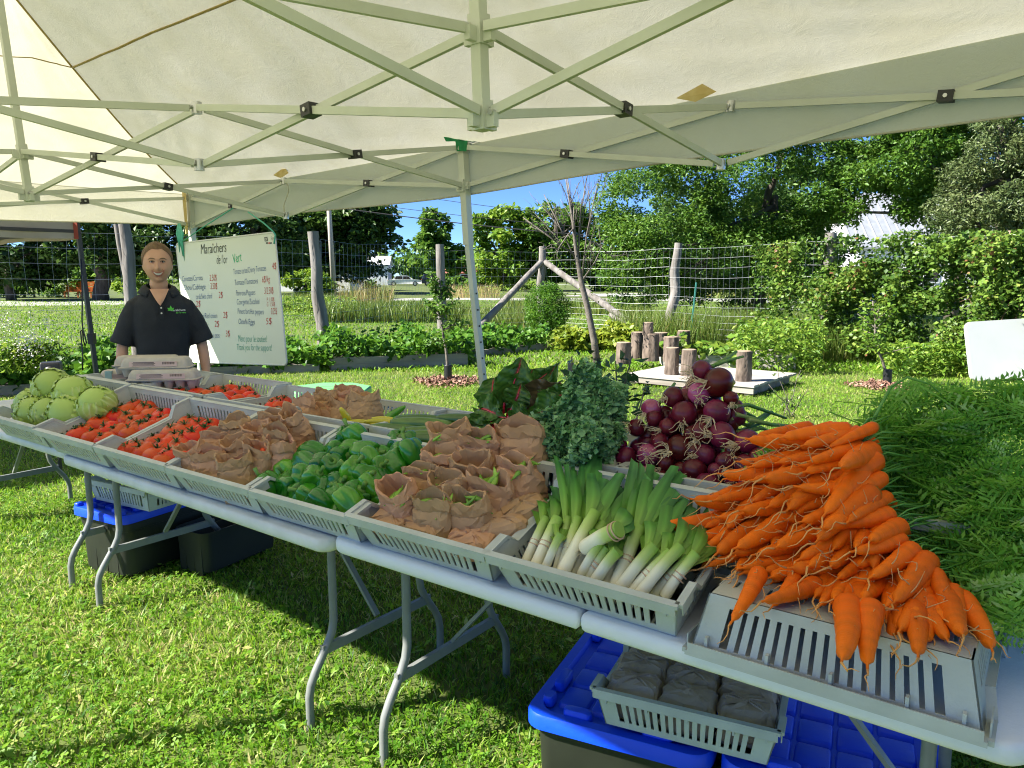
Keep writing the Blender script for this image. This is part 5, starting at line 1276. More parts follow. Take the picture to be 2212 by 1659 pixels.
CM = [carrot_mesh(k) for k in range(8)]; HM = [hair_mesh(k) for k in range(5)]
def interp(y, tab):
    for (y0, v0), (y1, v1) in zip(tab, tab[1:]):
        if y <= y1: return v0 + (v1 - v0) * max(0, (y - y0)) / (y1 - y0)
    return tab[-1][1]
RB = [(925, 1850), (1000, 1872), (1060, 1890), (1130, 1920), (1190, 1960), (1240, 2010), (1300, 2070), (1370, 2110)]
LBd = [(925, 1700), (980, 1690), (1030, 1620), (1090, 1560), (1200, 1530), (1270, 1560), (1300, 1600), (1340, 1710), (1380, 1850), (1400, 1980)]
def carn(py): return 0.45 - 0.36 * (py - 925) / 465
pts = []
tries = 0
while len(pts) < 112 and tries < 9000:
    tries += 1
    py = ru(930, 1396); px = ru(interp(py, LBd), interp(py, RB))
    if py > 1205 + (px - 1538) * 0.26: continue
    if all(math.hypot(px - a, (py - b_) * 1.25) > 29 for a, b_ in pts): pts.append((px, py))
def carrot(px, py, n_, deep=False):
    p = T(px, py, n_); xr = (px - interp(py, LBd)) / max(30, interp(py, RB) - interp(py, LBd))
    phi = 1.0 - 0.85 * (py - 930) / 380 - 0.35 * xr + ru(-.35, .35)
    d = (-TN * math.cos(phi) - TU * math.sin(phi) + UP * ru(-.32, 0.02)).normalized(); tz = p.z + d.z * 0.12
    if p.z < 0.895: p = G(px, py, 0.897) + TN * 0.055; tz = p.z + d.z * 0.12
    if tz < 0.885 and (p - TO).dot(TN) > 0.10: d.z += min(0.5, (0.885 - tz) / 0.12); d.normalize()
    zl, zg = ('orange carrot near the top of the carrot heap', 'carrots near the top') if py < 1050 else (('orange carrot in the middle of the heap pointing at the leeks', 'carrots pointing at the leeks') if py < 1200 and xr < 0.5 else (('orange carrot in the middle of the heap beside the green tops', 'carrots beside the tops') if py < 1200 else (('orange carrot low on the heap at the leek side', 'low carrots at the leek side') if xr < 0.5 else ('orange carrot low on the heap at the table end', 'low carrots at the table end'))))
    k = int(rg.integers(8)); q = Vector((1, 0, 0)).rotation_difference(d).to_matrix() @ Matrix.Rotation(ru(0, 6.28), 3, 'X')
    o = put('carrot', CM[k], None, M=mat4(p - d * 0.055, q, ru(0.85, 1.28))); 
    tag(o, zl if not deep else 'orange carrot deep inside the carrot heap', 'carrot', zg if not deep else 'carrots inside the heap')
    if not deep: put('root_hair', HM[int(rg.integers(5))], o)['kind'] = 'stuff'
for px, py in pts: carrot(px, py, carn(py) + ru(-.012, .02))
for i in range(70):
    py = ru(960, 1370); carrot(ru(interp(py, LBd) + 20, interp(py, RB)), py, carn(py) + 0.055, True)
# feathery carrot tops
M_fern = leafmat('carrot_top', [(0.0, (0.05, 0.17, 0.018)), (0.5, (0.14, 0.37, 0.04)), (0.85, (0.26, 0.50, 0.08)), (1.0, (0.40, 0.58, 0.22))], trans=0.42)
def fronds(specs, rgx):
    """specs: (base, direction, length); returns tri mesh arrays"""
    Ps = []; 
    allV, allF, allv, o = [], [], [], 0
    for base, d, L_ in specs:
        d = d / np.linalg.norm(d); side = np.cross(d, rgx.normal(size=3)); side /= np.linalg.norm(side); up = np.cross(side, d); tone = float(np.clip(rgx.normal(0.62, 0.22), 0, 1))
        bend = rgx.uniform(-.25, .1)
        def axis(t): return base + d * (L_ * t) + np.array([0, 0, 1]) * (bend * L_ * t * t) + side * (0.08 * L_ * math.sin(2 * t))
        segs = 5                                   # stalk: a three-sided ribbon
        for s_ in range(segs):
            a, b_ = axis(s_ / segs), axis((s_ + 1) / segs); w_ = 0.0016 * (1.2 - s_ / segs)
            allV += [a - side * w_, a + side * w_, b_ + side * w_, b_ - side * w_, a + up * w_, b_ + up * w_]; allF += [(o, o + 1, o + 2), (o, o + 2, o + 3), (o, o + 4, o + 5), (o, o + 5, o + 3)]; allv += [0.75] * 6; o += 6
        for i in range(9):
            t = 0.30 + 0.7 * i / 8.5; c = axis(min(t, 1.0)); pl = L_ * 0.30 * (1.15 - t) + 0.010
            for sg in (-1, 1):
                pd = side * sg * 0.85 + d * 0.65 + up * rgx.uniform(-.35, .35); pd /= np.linalg.norm(pd); ps = np.cross(pd, up); ps /= np.linalg.norm(ps)
                for j in range(6):
                    tt = (j + 0.6) / 6; q = c + pd * pl * tt + np.array([0, 0, -0.3]) * pl * tt * tt
                    sd = -1 if j % 2 else 1; ld2 = pd * 0.75 + ps * sd * 0.8 + up * rgx.uniform(-.3, .3) if j < 5 else pd
                    ll = pl * 0.36 * (1.15 - 0.6 * tt) + 0.0035; wv = np.cross(ld2, up); wv = wv / (np.linalg.norm(wv) + 1e-9) * (0.0014 + ll * 0.10)
                    m_ = q + ld2 * ll * 0.5; e = q + ld2 * ll
                    allV += [q, m_ + wv, e, m_ - wv]; allF += [(o, o + 1, o + 2), (o, o + 2, o + 3)]; v_ = float(np.clip(tone + rgx.normal(0, .12), 0, 1)); allv += [v_] * 4; o += 4
    return np.array(allV), np.array(allF), np.array(allv)
gl = ['feathery carrot tops at the very top of the green heap', 'feathery carrot tops spilling over the table end', 'feathery carrot tops right behind the uppermost carrots', 'carrot tops low beside the nearest carrots', 'small tuft of carrot tops between onions and carrots', 'dense carrot tops in the middle of the green heap']
regs = [((1900, 2240), (850, 930), 70), ((2040, 2300), (1000, 1230), 110), ((1870, 2010), (900, 1060), 65), ((1960, 2230), (1180, 1320), 95), ((1650, 1720), (985, 1075), 30), ((1890, 2140), (930, 1200), 140)]
rgf = np.random.default_rng(5)
for lb, ((x0, x1), (y0, y1), nn) in zip(gl, regs):
    sp = []
    for q in range(nn):
        px, py = rgf.uniform(x0, x1), rgf.uniform(y0, y1)
        n_ = 0.46 + 0.22 * (1300 - py) / 450 + rgf.uniform(-.05, .08) if x0 > 1800 else 0.50 + rgf.uniform(-.03, .05)
        if lb.startswith('carrot tops low'): n_ = 0.22 + 0.3 * (1320 - py) / 200 + rgf.uniform(-.03, .04)
        if lb.endswith('table end'): n_ = 0.36 + 0.25 * (1230 - py) / 230 + rgf.uniform(-.05, .05)
        p = np.array(T(px, py, n_)); L_ = rgf.uniform(0.13, 0.23) * (0.6 if x0 < 1800 else 1)
        d = np.array(TU) * rgf.uniform(0.1, 1.1) + np.array(TN) * rgf.uniform(-.45, 0.7) + np.array([0, 0, rgf.uniform(-.35, 0.65)])
        sp.append((p - d / np.linalg.norm(d) * L_ * 0.5, d, L_))
    V, F, vv = fronds(sp, rgf)
    tag(put('carrot_greens', npmesh('carrot_greens', V, F, M_fern, vv)), lb, 'carrot tops', 'carrot tops behind the carrots')
# green stalks joining carrots to their tops, and one arching over
M_cstk = mat('carrot_stalk', (0.09, 0.26, 0.03), 0.4, (0.14, 0.33, 0.05), scale=20)
for q in range(12):
    py = 940 + q * 27; px = interp(py, RB) - 10; n_ = carn(py) + 0.02; a = T(px, py, n_); m = MB()
    for s_ in range(9):
        b_ = T(px + ru(40, 110), py + ru(-45, 25), n_ + 0.10); m.tube([a + Vector((ru(-.008, .008), ru(-.008, .008), ru(-.008, .008))), a.lerp(b_, .5) + UP * ru(-.01, .02), b_], [0.0026, 0.0022, 0.0018], 5)
    tag(m.build('carrot_stalks', M_cstk, None, smooth=True), 'bundle of thin green stalks just behind the carrot heads', 'carrot tops', 'stalk bundles behind the carrots', 'stuff')
m = MB(); m.tube([T(1850, 1000, .5), T(1890, 900, .55), T(1925, 835, .6), T(1960, 815, .62), T(2010, 830, .64), T(2050, 870, .66)], [.0045, .004, .0036, .0032, .0026, .002], 7)
tag(m.build('carrot_stalk', M_cstk, None, smooth=True), 'single green carrot stalk arching high over the carrot tops', 'carrot top')

# ================================================================== the seller
M_skin = mat('skin', (0.56, 0.30, 0.19), 0.5, (0.62, 0.35, 0.235), scale=18, detail=3, spec=0.35)
M_skin.node_tree.nodes['Principled BSDF'].inputs['Subsurface Weight'].default_value = 0.12
M_skin.node_tree.nodes['Principled BSDF'].inputs['Subsurface Radius'].default_value = (0.012, 0.004, 0.002)
M_polo = mat('polo_cloth', (0.010, 0.012, 0.017), 0.8, (0.015, 0.018, 0.024), scale=12, bump=0.3, bscale=160)
M_pant = mat('dark_trousers', (0.02, 0.02, 0.024), 0.85, (0.03, 0.03, 0.034), scale=15)
M_hair_ = mat('hair_brown', (0.12, 0.065, 0.028), 0.6, (0.20, 0.115, 0.05), scale=60, detail=5, bump=0.6, bscale=130, stretch=(1, 1, 0.25))
M_eyew = mat('eye_white', (0.6, 0.58, 0.55), 0.3); M_eyed = mat('eye_dark', (0.03, 0.02, 0.015), 0.25); M_teeth = mat('teeth', (0.72, 0.68, 0.60), 0.3); M_lip = mat('lip', (0.40, 0.14, 0.10), 0.45); M_mouth = mat('mouth_inside', (0.10, 0.02, 0.02), 0.6)
pp = D(349, 700, 4.85); pfl = Vector((pp.x, pp.y, 0)); pyaw = math.atan2(-pp.x, pp.y)      # faces the camera side of the stall
person = empty('person', pfl, pyaw, 'smiling person in a black polo shirt standing behind the egg cartons, arms down', 'person')
# head, sculpted: x right, -y forward, centre between the ears
HZ = 1.628
def headp(th, ph):
    """th from crown down, ph around (0 = forward)"""
    s_ = math.sin(th); x = math.sin(ph) * s_; y = -math.cos(ph) * s_; z = math.cos(th)
    X, Y, Zz = x * 0.087, y * 0.102, z * 0.130
    if z < 0:
        k = -z; X *= 1 - 0.30 * k ** 1.5; 
        if y < 0: Y *= 1 - 0.10 * k
        else: Y *= 1 - 0.42 * k
        Zz = -0.130 * (k ** 0.92)
    if z > 0.2: X *= 1 + 0.05 * math.sin(math.pi * z)
    f = max(0.0, -y)
    g = lambda cx, cz, sx, sz: math.exp(-((X - cx) / sx) ** 2 - ((Zz - cz) / sz) ** 2)
    if y < 0.1:
        Y -= 0.020 * g(0, -0.030, 0.011, 0.016) + 0.012 * g(0, -0.008, 0.008, 0.026) + 0.006 * g(0.012, -0.036, 0.008, 0.009) + 0.006 * g(-0.012, -0.036, 0.008, 0.009)
        Y -= 0.006 * g(0, 0.028, 0.045, 0.010)
        for sx in (-1, 1):
            Y += 0.010 * g(sx * 0.031, 0.008, 0.017, 0.012); Y -= 0.009 * g(sx * 0.040, -0.036, 0.018, 0.018)
        Y -= 0.010 * g(0, -0.106, 0.022, 0.014); Y += 0.004 * g(0, -0.085, 0.03, 0.006)
        Y -= 0.004 * g(0, -0.064, 0.03, 0.012)
    return Vector((X, Y, Zz))
def face_y(x, z):
    """front surface of the face at x, z (head coordinates)"""
    best = None
    for i in range(1, 60):
        th = math.pi * (0.15 + 0.8 * i / 60)
        for j in range(-20, 21):
            p = headp(th, j * 0.06); dd = (p.x - x) ** 2 + (p.z - z) ** 2
            if best is None or dd < best[0]: best = (dd, p.y)
    return best[1]
# body skeleton grown with a skin modifier
J = {'pel': (0, 0.02, 0.93), 'sp': (0, 0.03, 1.10), 'ch': (0, 0.02, 1.27), 'nb': (0, 0.03, 1.43), 'nk': (0, 0.015, 1.49), 'hd': (0, 0.0, 1.58)}
rad = {'pel': (0.145, 0.11), 'sp': (0.135, 0.10), 'ch': (0.125, 0.09), 'nb': (0.062, 0.055), 'nk': (0.062, 0.060), 'hd': (0.05, 0.055)}
E_ = [('pel', 'sp'), ('sp', 'ch'), ('ch', 'nb'), ('nb', 'nk'), ('nk', 'hd')]
for s_, sx in (('L', -1), ('R', 1)):
    J.update({s_ + 'sh': (sx * 0.165, 0.03, 1.345), s_ + 'ua': (sx * 0.235, 0.03, 1.25), s_ + 'el': (sx * 0.275, 0.035, 1.10), s_ + 'fa': (sx * 0.288, 0.005, 0.98), s_ + 'wr': (sx * 0.290, -0.03, 0.855), s_ + 'pa': (sx * 0.288, -0.05, 0.79)})
    rad.update({s_ + 'sh': (0.048, 0.050), s_ + 'ua': (0.048, 0.050), s_ + 'el': (0.043, 0.044), s_ + 'fa': (0.040, 0.043), s_ + 'wr': (0.027, 0.022), s_ + 'pa': (0.034, 0.016)})
    E_ += [('ch', s_ + 'sh'), (s_ + 'sh', s_ + 'ua'), (s_ + 'ua', s_ + 'el'), (s_ + 'el', s_ + 'fa'), (s_ + 'fa', s_ + 'wr'), (s_ + 'wr', s_ + 'pa')]
    for k in range(4):
        yk = -0.080 + 0.019 * k; J[s_ + 'f%da' % k] = (sx * 0.285, yk, 0.745); J[s_ + 'f%db' % k] = (sx * 0.278, yk - 0.003, 0.712 - 0.004 * (k in (1, 2))); J[s_ + 'f%dc' % k] = (sx * 0.262, yk - 0.004, 0.688 - 0.007 * (k in (1, 2)))
        for q in 'abc': rad[s_ + 'f%d' % k + q] = (0.0092, 0.0092)
        E_ += [(s_ + 'pa', s_ + 'f%da' % k), (s_ + 'f%da' % k, s_ + 'f%db' % k), (s_ + 'f%db' % k, s_ + 'f%dc' % k)]
    J[s_ + 'ta'] = (sx * 0.272, -0.088, 0.815); J[s_ + 'tb'] = (sx * 0.262, -0.108, 0.775); J[s_ + 'tc'] = (sx * 0.258, -0.112, 0.752)
    for q in 'abc': rad[s_ + 't' + q] = (0.0105, 0.0105)
    E_ += [(s_ + 'wr', s_ + 'ta'), (s_ + 'ta', s_ + 'tb'), (s_ + 'tb', s_ + 'tc')]
    J.update({s_ + 'hp': (sx * 0.095, 0.02, 0.88), s_ + 'kn': (sx * 0.11, 0.0, 0.48), s_ + 'an': (sx * 0.115, 0.03, 0.09), s_ + 'to': (sx * 0.125, -0.12, 0.035)})
    rad.update({s_ + 'hp': (0.088, 0.09), s_ + 'kn': (0.058, 0.06), s_ + 'an': (0.042, 0.045), s_ + 'to': (0.04, 0.03)})
    E_ += [('pel', s_ + 'hp'), (s_ + 'hp', s_ + 'kn'), (s_ + 'kn', s_ + 'an'), (s_ + 'an', s_ + 'to')]
keys = list(J); me = bpy.data.meshes.new('skeleton'); me.from_pydata([J[k] for k in keys], [(keys.index(a), keys.index(b_)) for a, b_ in E_], [])
tmp = bpy.data.objects.new('tmp_body', me); COL.objects.link(tmp)
md = tmp.modifiers.new('skin', 'SKIN'); md.use_smooth_shade = True
for i, k in enumerate(keys):
    me.skin_vertices[0].data[i].radius = rad[k]; me.skin_vertices[0].data[i].use_root = (k == 'pel')
tmp.modifiers.new('sub', 'SUBSURF').levels = 2
bpy.context.view_layer.update(); dg = bpy.context.evaluated_depsgraph_get()
bm_ = bpy.data.meshes.new_from_object(tmp.evaluated_get(dg))
bv = [v.co.copy() for v in bm_.vertices]; bf = [tuple(p.vertices) for p in bm_.polygons]
bpy.data.objects.remove(tmp); bpy.data.meshes.remove(bm_)
bv = [Vector((v.x * (0.86 if v.z > 0.6 else 1.0), v.y, v.z)) if v.z < 1.48 else v for v in bv]
m = MB(); m.add(bv, bf)
hv, hf_ = [], []; NT, NP = 48, 64
for i in range(NT + 1):
    for j in range(NP): hv.append(headp(max(0.001, math.pi * i / NT * 0.9995), 2 * math.pi * j / NP) + Vector((0, 0, HZ)))
hf_ = [(i * NP + j, (i + 1) * NP + j, (i + 1) * NP + (j + 1) % NP, i * NP + (j + 1) % NP) for i in range(NT) for j in range(NP)] + [tuple(range(NP)), tuple(NT * NP + j for j in range(NP))[::-1]]
m.add(hv, hf_)
for sx in (-1, 1):                                 # ears
    m.lathe([(0.006, -0.010), (0.020, -0.006), (0.026, 0.0), (0.020, 0.006), (0.006, 0.010)], 14, fn=lambda p, a, i: (p.x, p.y * 1.35, p.z), M=Matrix.Rotation(sx * R(78), 3, 'Y') @ Matrix.Rotation(R(90), 3, 'Z') if False else Matrix(((0.25 * sx, 0, 0.97 * sx), (0.72, 0, -0.2), (0, 1, 0))), c=(sx * 0.079, 0.008, HZ - 0.012))
body = m.build('body', M_skin, person, smooth=True)
rm = body.modifiers.new('remesh', 'REMESH'); rm.mode = 'VOXEL'; rm.voxel_size = 0.0045; rm.use_smooth_shade = True
sm_ = body.modifiers.new('smooth', 'SMOOTH'); sm_.iterations = 3; sm_.factor = 0.5
# polo shirt
def ering(cx, cy, z, rx, ry, n=40, pw=0.85): return [Vector((cx + math.copysign(abs(math.cos(a)) ** pw, math.cos(a)) * rx, cy + math.copysign(abs(math.sin(a)) ** pw, math.sin(a)) * ry, z)) for a in [2 * math.pi * q / n for q in range(n)]]
m = MB(); loft(m, [ering(0, 0.02, z, rx, ry) for z, rx, ry in ((0.80, 0.158, 0.130), (0.90, 0.152, 0.124), (1.02, 0.152, 0.122), (1.14, 0.165, 0.126), (1.26, 0.172, 0.130), (1.32, 0.170, 0.126), (1.375, 0.158, 0.112), (1.42, 0.126, 0.095), (1.448, 0.104, 0.084), (1.460, 0.092, 0.078))])
for sx in (-1, 1):
    m.tube([(sx * 0.09, 0.025, 1.385), (sx * 0.140, 0.03, 1.348), (sx * 0.182, 0.03, 1.27), (sx * 0.216, 0.03, 1.19), (sx * 0.240, 0.03, 1.12)], [0.055, 0.070, 0.070, 0.070, 0.074], 20)
polo = m.build('polo_shirt', M_polo, person, smooth=True)
rm = polo.modifiers.new('remesh', 'REMESH'); rm.mode = 'VOXEL'; rm.voxel_size = 0.007; rm.use_smooth_shade = True
sm_ = polo.modifiers.new('smooth', 'SMOOTH'); sm_.iterations = 6
tx = bpy.data.textures.new('cloth_folds', 'CLOUDS'); tx.noise_scale = 0.11; tx.noise_depth = 1
dm = polo.modifiers.new('folds', 'DISPLACE'); dm.texture = tx; dm.strength = 0.016; dm.mid_level = 0.5; dm.texture_coords = 'LOCAL'
# collar and placket
m = MB()
for sx in (-1, 1):
    def cf_(i, j, sx=sx):
        a = math.pi * (1 - i) * 1.0                # back of neck round to the throat
        x = sx * math.sin(a * 0.5 + 0.0) * 0.080 if False else sx * 0.076 * math.sin(math.pi * (0.02 + 0.98 * (1 - i)) * 0.5 + (math.pi / 2) * 0)
        return None
    nC = 14; vs = []
    for i in range(nC + 1):
        t = 0.84 * i / nC; a = math.pi * t                # 0 behind, pi at the throat
        cx, cy = sx * 0.074 * math.sin(a) ** 0.8, 0.030 + 0.074 * math.cos(a)
        zt = 1.512 - 0.045 * t - 0.02 * t * t
        ox, oy = math.sin(a) * sx, math.cos(a)
        dr = 0.040 + 0.028 * (t > 0.8) * (t - 0.8) * 5
        vs += [Vector((cx, cy, zt)), Vector((cx + ox * 0.026, cy + oy * 0.016, zt - 0.008)), Vector((cx + ox * (0.044) + sx * 0.02 * t * t, cy + oy * 0.030 - 0.012 * t, zt - dr))]
    fs = []
    for i in range(nC):
        for j in range(2): fs.append((i * 3 + j, (i + 1) * 3 + j, (i + 1) * 3 + j + 1, i * 3 + j + 1))
    m.add(vs, fs)
cl_ = m.build('collar', M_polo, person, smooth=True)
so = cl_.modifiers.new('thick', 'SOLIDIFY'); so.thickness = 0.006
m = MB(); m.grid(lambda i, j: ((j - .5) * 2 * 0.056 * (1 - i) ** 0.8, -0.068 - 0.062 * i - 0.010 * (1 - (2 * j - 1) ** 2), 1.470 - 0.105 * i), 6, 6)
m.build('open_neck', M_skin, person, smooth=True)
m = MB(); m.box((0.004, -0.120, 1.33), (0.03, 0.008, 0.10)); m.build('placket', M_polo, polo)
for z in (1.352, 1.318):
    m = MB(); m.tube([(0.004, -0.1255, z), (0.004, -0.1285, z)], 0.0055, 10); m.build('button', M_teeth, polo)
# breast emblem: green leaf and the name beside it
M_lg = mat('emblem_green', (0.10, 0.55, 0.05), 0.6); M_lw = mat('emblem_white', (0.7, 0.7, 0.7), 0.6)
ez, ex = 1.335, 0.045
ysurf = lambda x: -0.1235 + 0.9 * max(0, x - 0.02) ** 2 * 3.2
for a, ln in ((90, 0.030), (40, 0.026), (140, 0.026), (5, 0.020), (175, 0.020)):
    m = MB(); d = Vector((math.cos(R(a)), 0, math.sin(R(a)))); s2 = Vector((-d.z, 0, d.x)); b0 = Vector((ex + 0.014, ysurf(ex) - 0.006, ez)); m.add([b0, b0 + d * ln * .5 + s2 * ln * .24, b0 + d * ln, b0 + d * ln * .5 - s2 * ln * .24], [(0, 3, 2, 1)]); m.build('emblem_leaf', M_lg, polo)
for s_, dz, mt, sz in (('Maraîchers', -0.006, M_lw, 0.020), ("de l'or vert", -0.020, M_lg, 0.013)):
    cu = bpy.data.curves.new('emblem_text', 'FONT'); cu.body = s_; cu.size = sz; cu.offset = 0.0003; cu.materials.append(mt)
    to = bpy.data.objects.new('emblem_text', cu); COL.objects.link(to); bpy.context.view_layer.update()
    me = bpy.data.meshes.new_from_object(to.evaluated_get(bpy.context.evaluated_depsgraph_get())); bpy.data.objects.remove(to); me.name = 'emblem_text'
    put('emblem_text', me, polo, loc=(ex + 0.012 + (0.03 if dz < -0.01 else 0), ysurf(ex + 0.03) - 0.009, ez + dz), rot=(R(90), 0, R(12)))['kind'] = 'stuff'
# trousers and shoes
m = MB(); loft(m, [ering(0, 0.02, z, rx, ry) for z, rx, ry in ((0.80, 0.178, 0.128), (0.86, 0.180, 0.13), (0.93, 0.176, 0.126))])
for sx in (-1, 1): m.tube([(sx * 0.09, 0.02, 0.88), (sx * 0.10, 0.01, 0.70), (sx * 0.11, 0.0, 0.48), (sx * 0.115, 0.03, 0.10)], [0.10, 0.092, 0.078, 0.07], 18)
m.build('trousers', M_pant, person, smooth=True, auto=60)
for sx in (-1, 1):
    m = MB(); loft(m, [[(x * w_ + sx * 0.12, y * l_ - 0.05 + o_, z) for x, y in rrect(1, 1, 0.42)] for w_, l_, o_, z in ((0.10, 0.28, 0, 0.0), (0.105, 0.285, 0, 0.03), (0.095, 0.25, 0.01, 0.06), (0.085, 0.14, 0.05, 0.10))]); m.build('shoe', M_blackpl, person, smooth=True, auto=50)
# hair: a short cap with a receding fringe
m = MB(); NT2 = 26; vs = []; fs = []
def hairline(ph):
    a = abs((ph + math.pi) % (2 * math.pi) - math.pi)
    if a < 0.45: return 0.82 + 0.02 * math.cos(a * 7)
    if a < 0.95: return 0.80 + (a - 0.45) * 0.55
    if a < 1.35: return 1.12 + (a - 0.95) * 1.0
    if a < 1.75: return 1.62
    return min(2.12, 1.62 + (a - 1.75) * 0.8)
for i in range(NT2 + 1):
    for j in range(NP):
        ph = 2 * math.pi * j / NP; th = max(0.001, hairline(ph) * i / NT2); p = headp(th, ph); q = p.normalized()
        t = i / NT2; top = 0.010 if t < 0.6 else 0.010 - 0.0085 * ((t - 0.6) / 0.4) ** 1.5
        vs.append(p + q * (top * (0.8 + 0.5 * mnoise.noise(Vector((ph * 4, th * 6, 1.0)))) + 0.0008) + Vector((0, 0, HZ)))
fs = [(i * NP + j, (i + 1) * NP + j, (i + 1) * NP + (j + 1) % NP, i * NP + (j + 1) % NP) for i in range(NT2) for j in range(NP)] + [tuple(range(NP))]
m.add(vs, fs); m.build('hair', M_hair_, person, smooth=True)
# features
def on(x, z, off): return Vector((x, face_y(x, z) - off, z + HZ))
for sx in (-1, 1):
    m = MB(); c = on(sx * 0.031, 0.010, -0.0035); m.lathe([(0.001, -0.0075), (0.0075, -0.0055), (0.0105, 0), (0.0075, 0.0055), (0.001, 0.0075)], 12, c=c, fn=lambda p, a, i: (p.x * 1.05, p.y * 0.7, p.z * 0.62)); ey_ = m.build('eye', M_eyew, person, smooth=True)
    m = MB(); m.tube([c + Vector((0, -0.0065, 0)), c + Vector((0, -0.0082, 0))], 0.0045, 10); m.build('iris', M_eyed, ey_)
    m = MB(); m.tube([on(sx * (0.031 + dx), 0.0145 + dz, 0.001) for dx, dz in ((-0.015, -0.004), (-0.008, 0.0005), (0, 0.0018), (0.008, 0.0005), (0.015, -0.004))], [0.0012, 0.0022, 0.0024, 0.0022, 0.0012], 6); m.build('eyelid', M_eyed, person, smooth=True)
    m = MB(); m.tube([on(sx * (0.031 + dx), 0.0035 + dz, 0.0005) for dx, dz in ((-0.013, 0.002), (0, -0.001), (0.013, 0.002))], 0.0016, 6); m.build('eyelid', M_lip, person, smooth=True)
    m = MB(); m.tube([on(sx * (0.031 + dx), 0.030 + dz, 0.001) for dx, dz in ((-0.018, -0.003), (-0.006, 0.002), (0.008, 0.003), (0.022, -0.005))], [0.002, 0.0034, 0.003, 0.0012], 6); m.build('eyebrow', M_hair_, person, smooth=True)
def smile(zc, hw, up, k): return [on(hw * t, zc + up * t * t, k) for t in np.linspace(-1, 1, 13)]
top_, bot_ = smile(-0.0580, 0.037, 0.014, 0.0015), smile(-0.0800, 0.033, 0.032, 0.0015)
m = MB(); m.add(top_ + bot_, [(i, i + 1, 13 + i + 1, 13 + i) for i in range(12)]); m.build('mouth', M_mouth, person, smooth=True)
t2_, b2_ = smile(-0.0590, 0.034, 0.0135, 0.003), smile(-0.0735, 0.031, 0.025, 0.003)
m = MB(); m.add(t2_ + b2_, [(i, i + 1, 13 + i + 1, 13 + i) for i in range(12)]); m.build('teeth', M_teeth, person, smooth=True)
m = MB(); m.tube(top_, [0.0012] + [0.0024] * 11 + [0.0012], 6); m.build('upper_lip', M_lip, person, smooth=True)
m = MB(); m.tube(bot_, [0.0012] + [0.0034] * 11 + [0.0012], 6); m.build('lower_lip', M_lip, person, smooth=True)
for sx in (-1, 1):
    m = MB(); m.tube([on(sx * x, z, -0.001) for x, z in ((0.019, -0.030), (0.030, -0.042), (0.038, -0.056))], [0.001, 0.0016, 0.001], 5); m.build('smile_line', M_lip, person, smooth=True)

# ================================================================== garden behind the stall
M_post = mat('weathered_post', (0.13, 0.115, 0.10), 0.9, (0.27, 0.25, 0.23), scale=9, detail=8, bump=1.0, bscale=24, stretch=(1, 1, 0.15))
M_bark = mat('bark_dark', (0.055, 0.045, 0.035), 0.95, (0.12, 0.10, 0.08), scale=10, detail=6, bump=1.0, bscale=20, stretch=(1, 1, 0.2))
M_wire = mat('galvanised_wire', (0.42, 0.44, 0.46), 0.4, metal=0.3)
def wobble_tube(m, a, b_, r0, r1, sd, n=8, amp=0.03, seg=9):
    a, b_ = Vector(a), Vector(b_); pts = []; rr = []
    for i in range(n + 1):
        t = i / n; p = a.lerp(b_, t); k = math.sin(math.pi * t); pts.append(p + Vector((amp * k * mnoise.noise(Vector((sd, t * 3, 0))), amp * k * mnoise.noise(Vector((t * 3, sd, 4))), 0))); rr.append((r0 + (r1 - r0) * t) * (1 + 0.12 * mnoise.noise(Vector((t * 6, sd, 9)))))
    m.tube(pts, rr, seg)
FP = [(-120, 503, 10.2, 0.05), (268, 484, 11.5, 0.10), (676, 500, 13.4, 0.12), (950, 528, 19.5, 0.13), (1172, 532, 21.0, 0.12), (1466, 525, 18.0, 0.12), (1795, 503, 14.2, 0.13), (2330, 470, 11.0, 0.1)]
fence = empty('wire_fence', (0, 13, 0), 0, 'tall wire mesh fence on rough wooden posts round the garden', 'fence')
tops = []
for i, (px, py, d, r) in enumerate(FP):
    t = D(px, py, d); lean = {2: 0.12, 1: 0.10, 5: -0.20, 3: 0.06}.get(i, 0.0)
    bp_ = Vector((t.x + lean, t.y, 0)); m = MB(); wobble_tube(m, bp_ - Vector((0, 13, 0)), t - Vector((0, 13, 0)), r * 1.1, r * 0.8, i * 3.3, 10, 0.10, 10); m.build('post', M_post, fence, smooth=True, auto=70)
    tops.append((bp_, t))
t = D(255, 484, 11.6); m = MB(); wobble_tube(m, Vector((t.x + 0.25, t.y - 13, 0)), t - Vector((0.02, 13, 0)), 0.06, 0.045, 8, 8, 0.06); m.build('brace', M_post, fence, smooth=True, auto=70)
for i in range(len(tops) - 1):
    (b0, t0), (b1, t1) = tops[i], tops[i + 1]; m = MB(); L_ = (b1 - b0).length; hs = [0.06, 0.16, 0.26, 0.38, 0.52, 0.68, 0.86, 1.06, 1.28, 1.50, 1.72, 1.94, 2.16]
    def fp(s_, z): 
        q = b0.lerp(b1, s_) + UP * z; q += Vector((0.03, 0.05, 0)) * mnoise.noise(Vector((s_ * L_ * 0.9, z, i * 5.0))); q.z += 0.04 * mnoise.noise(Vector((s_ * L_ * 0.7, z * 0.4, i + 0.5))); return q - Vector((0, 13, 0))
    n = max(4, int(L_ / 0.4))
    for z in hs: m.tube([fp(k / n, z) for k in range(n + 1)], 0.0019, 3, cap=False)
    nv_ = int(L_ / 0.17)
    for k in range(nv_ + 1): m.tube([fp(k / nv_, z) for z in (0.0, 0.5, 1.1, 1.7, 2.16)], 0.0016, 3, cap=False)
    m.build('wire_mesh', M_wire, fence)['kind'] = 'stuff'
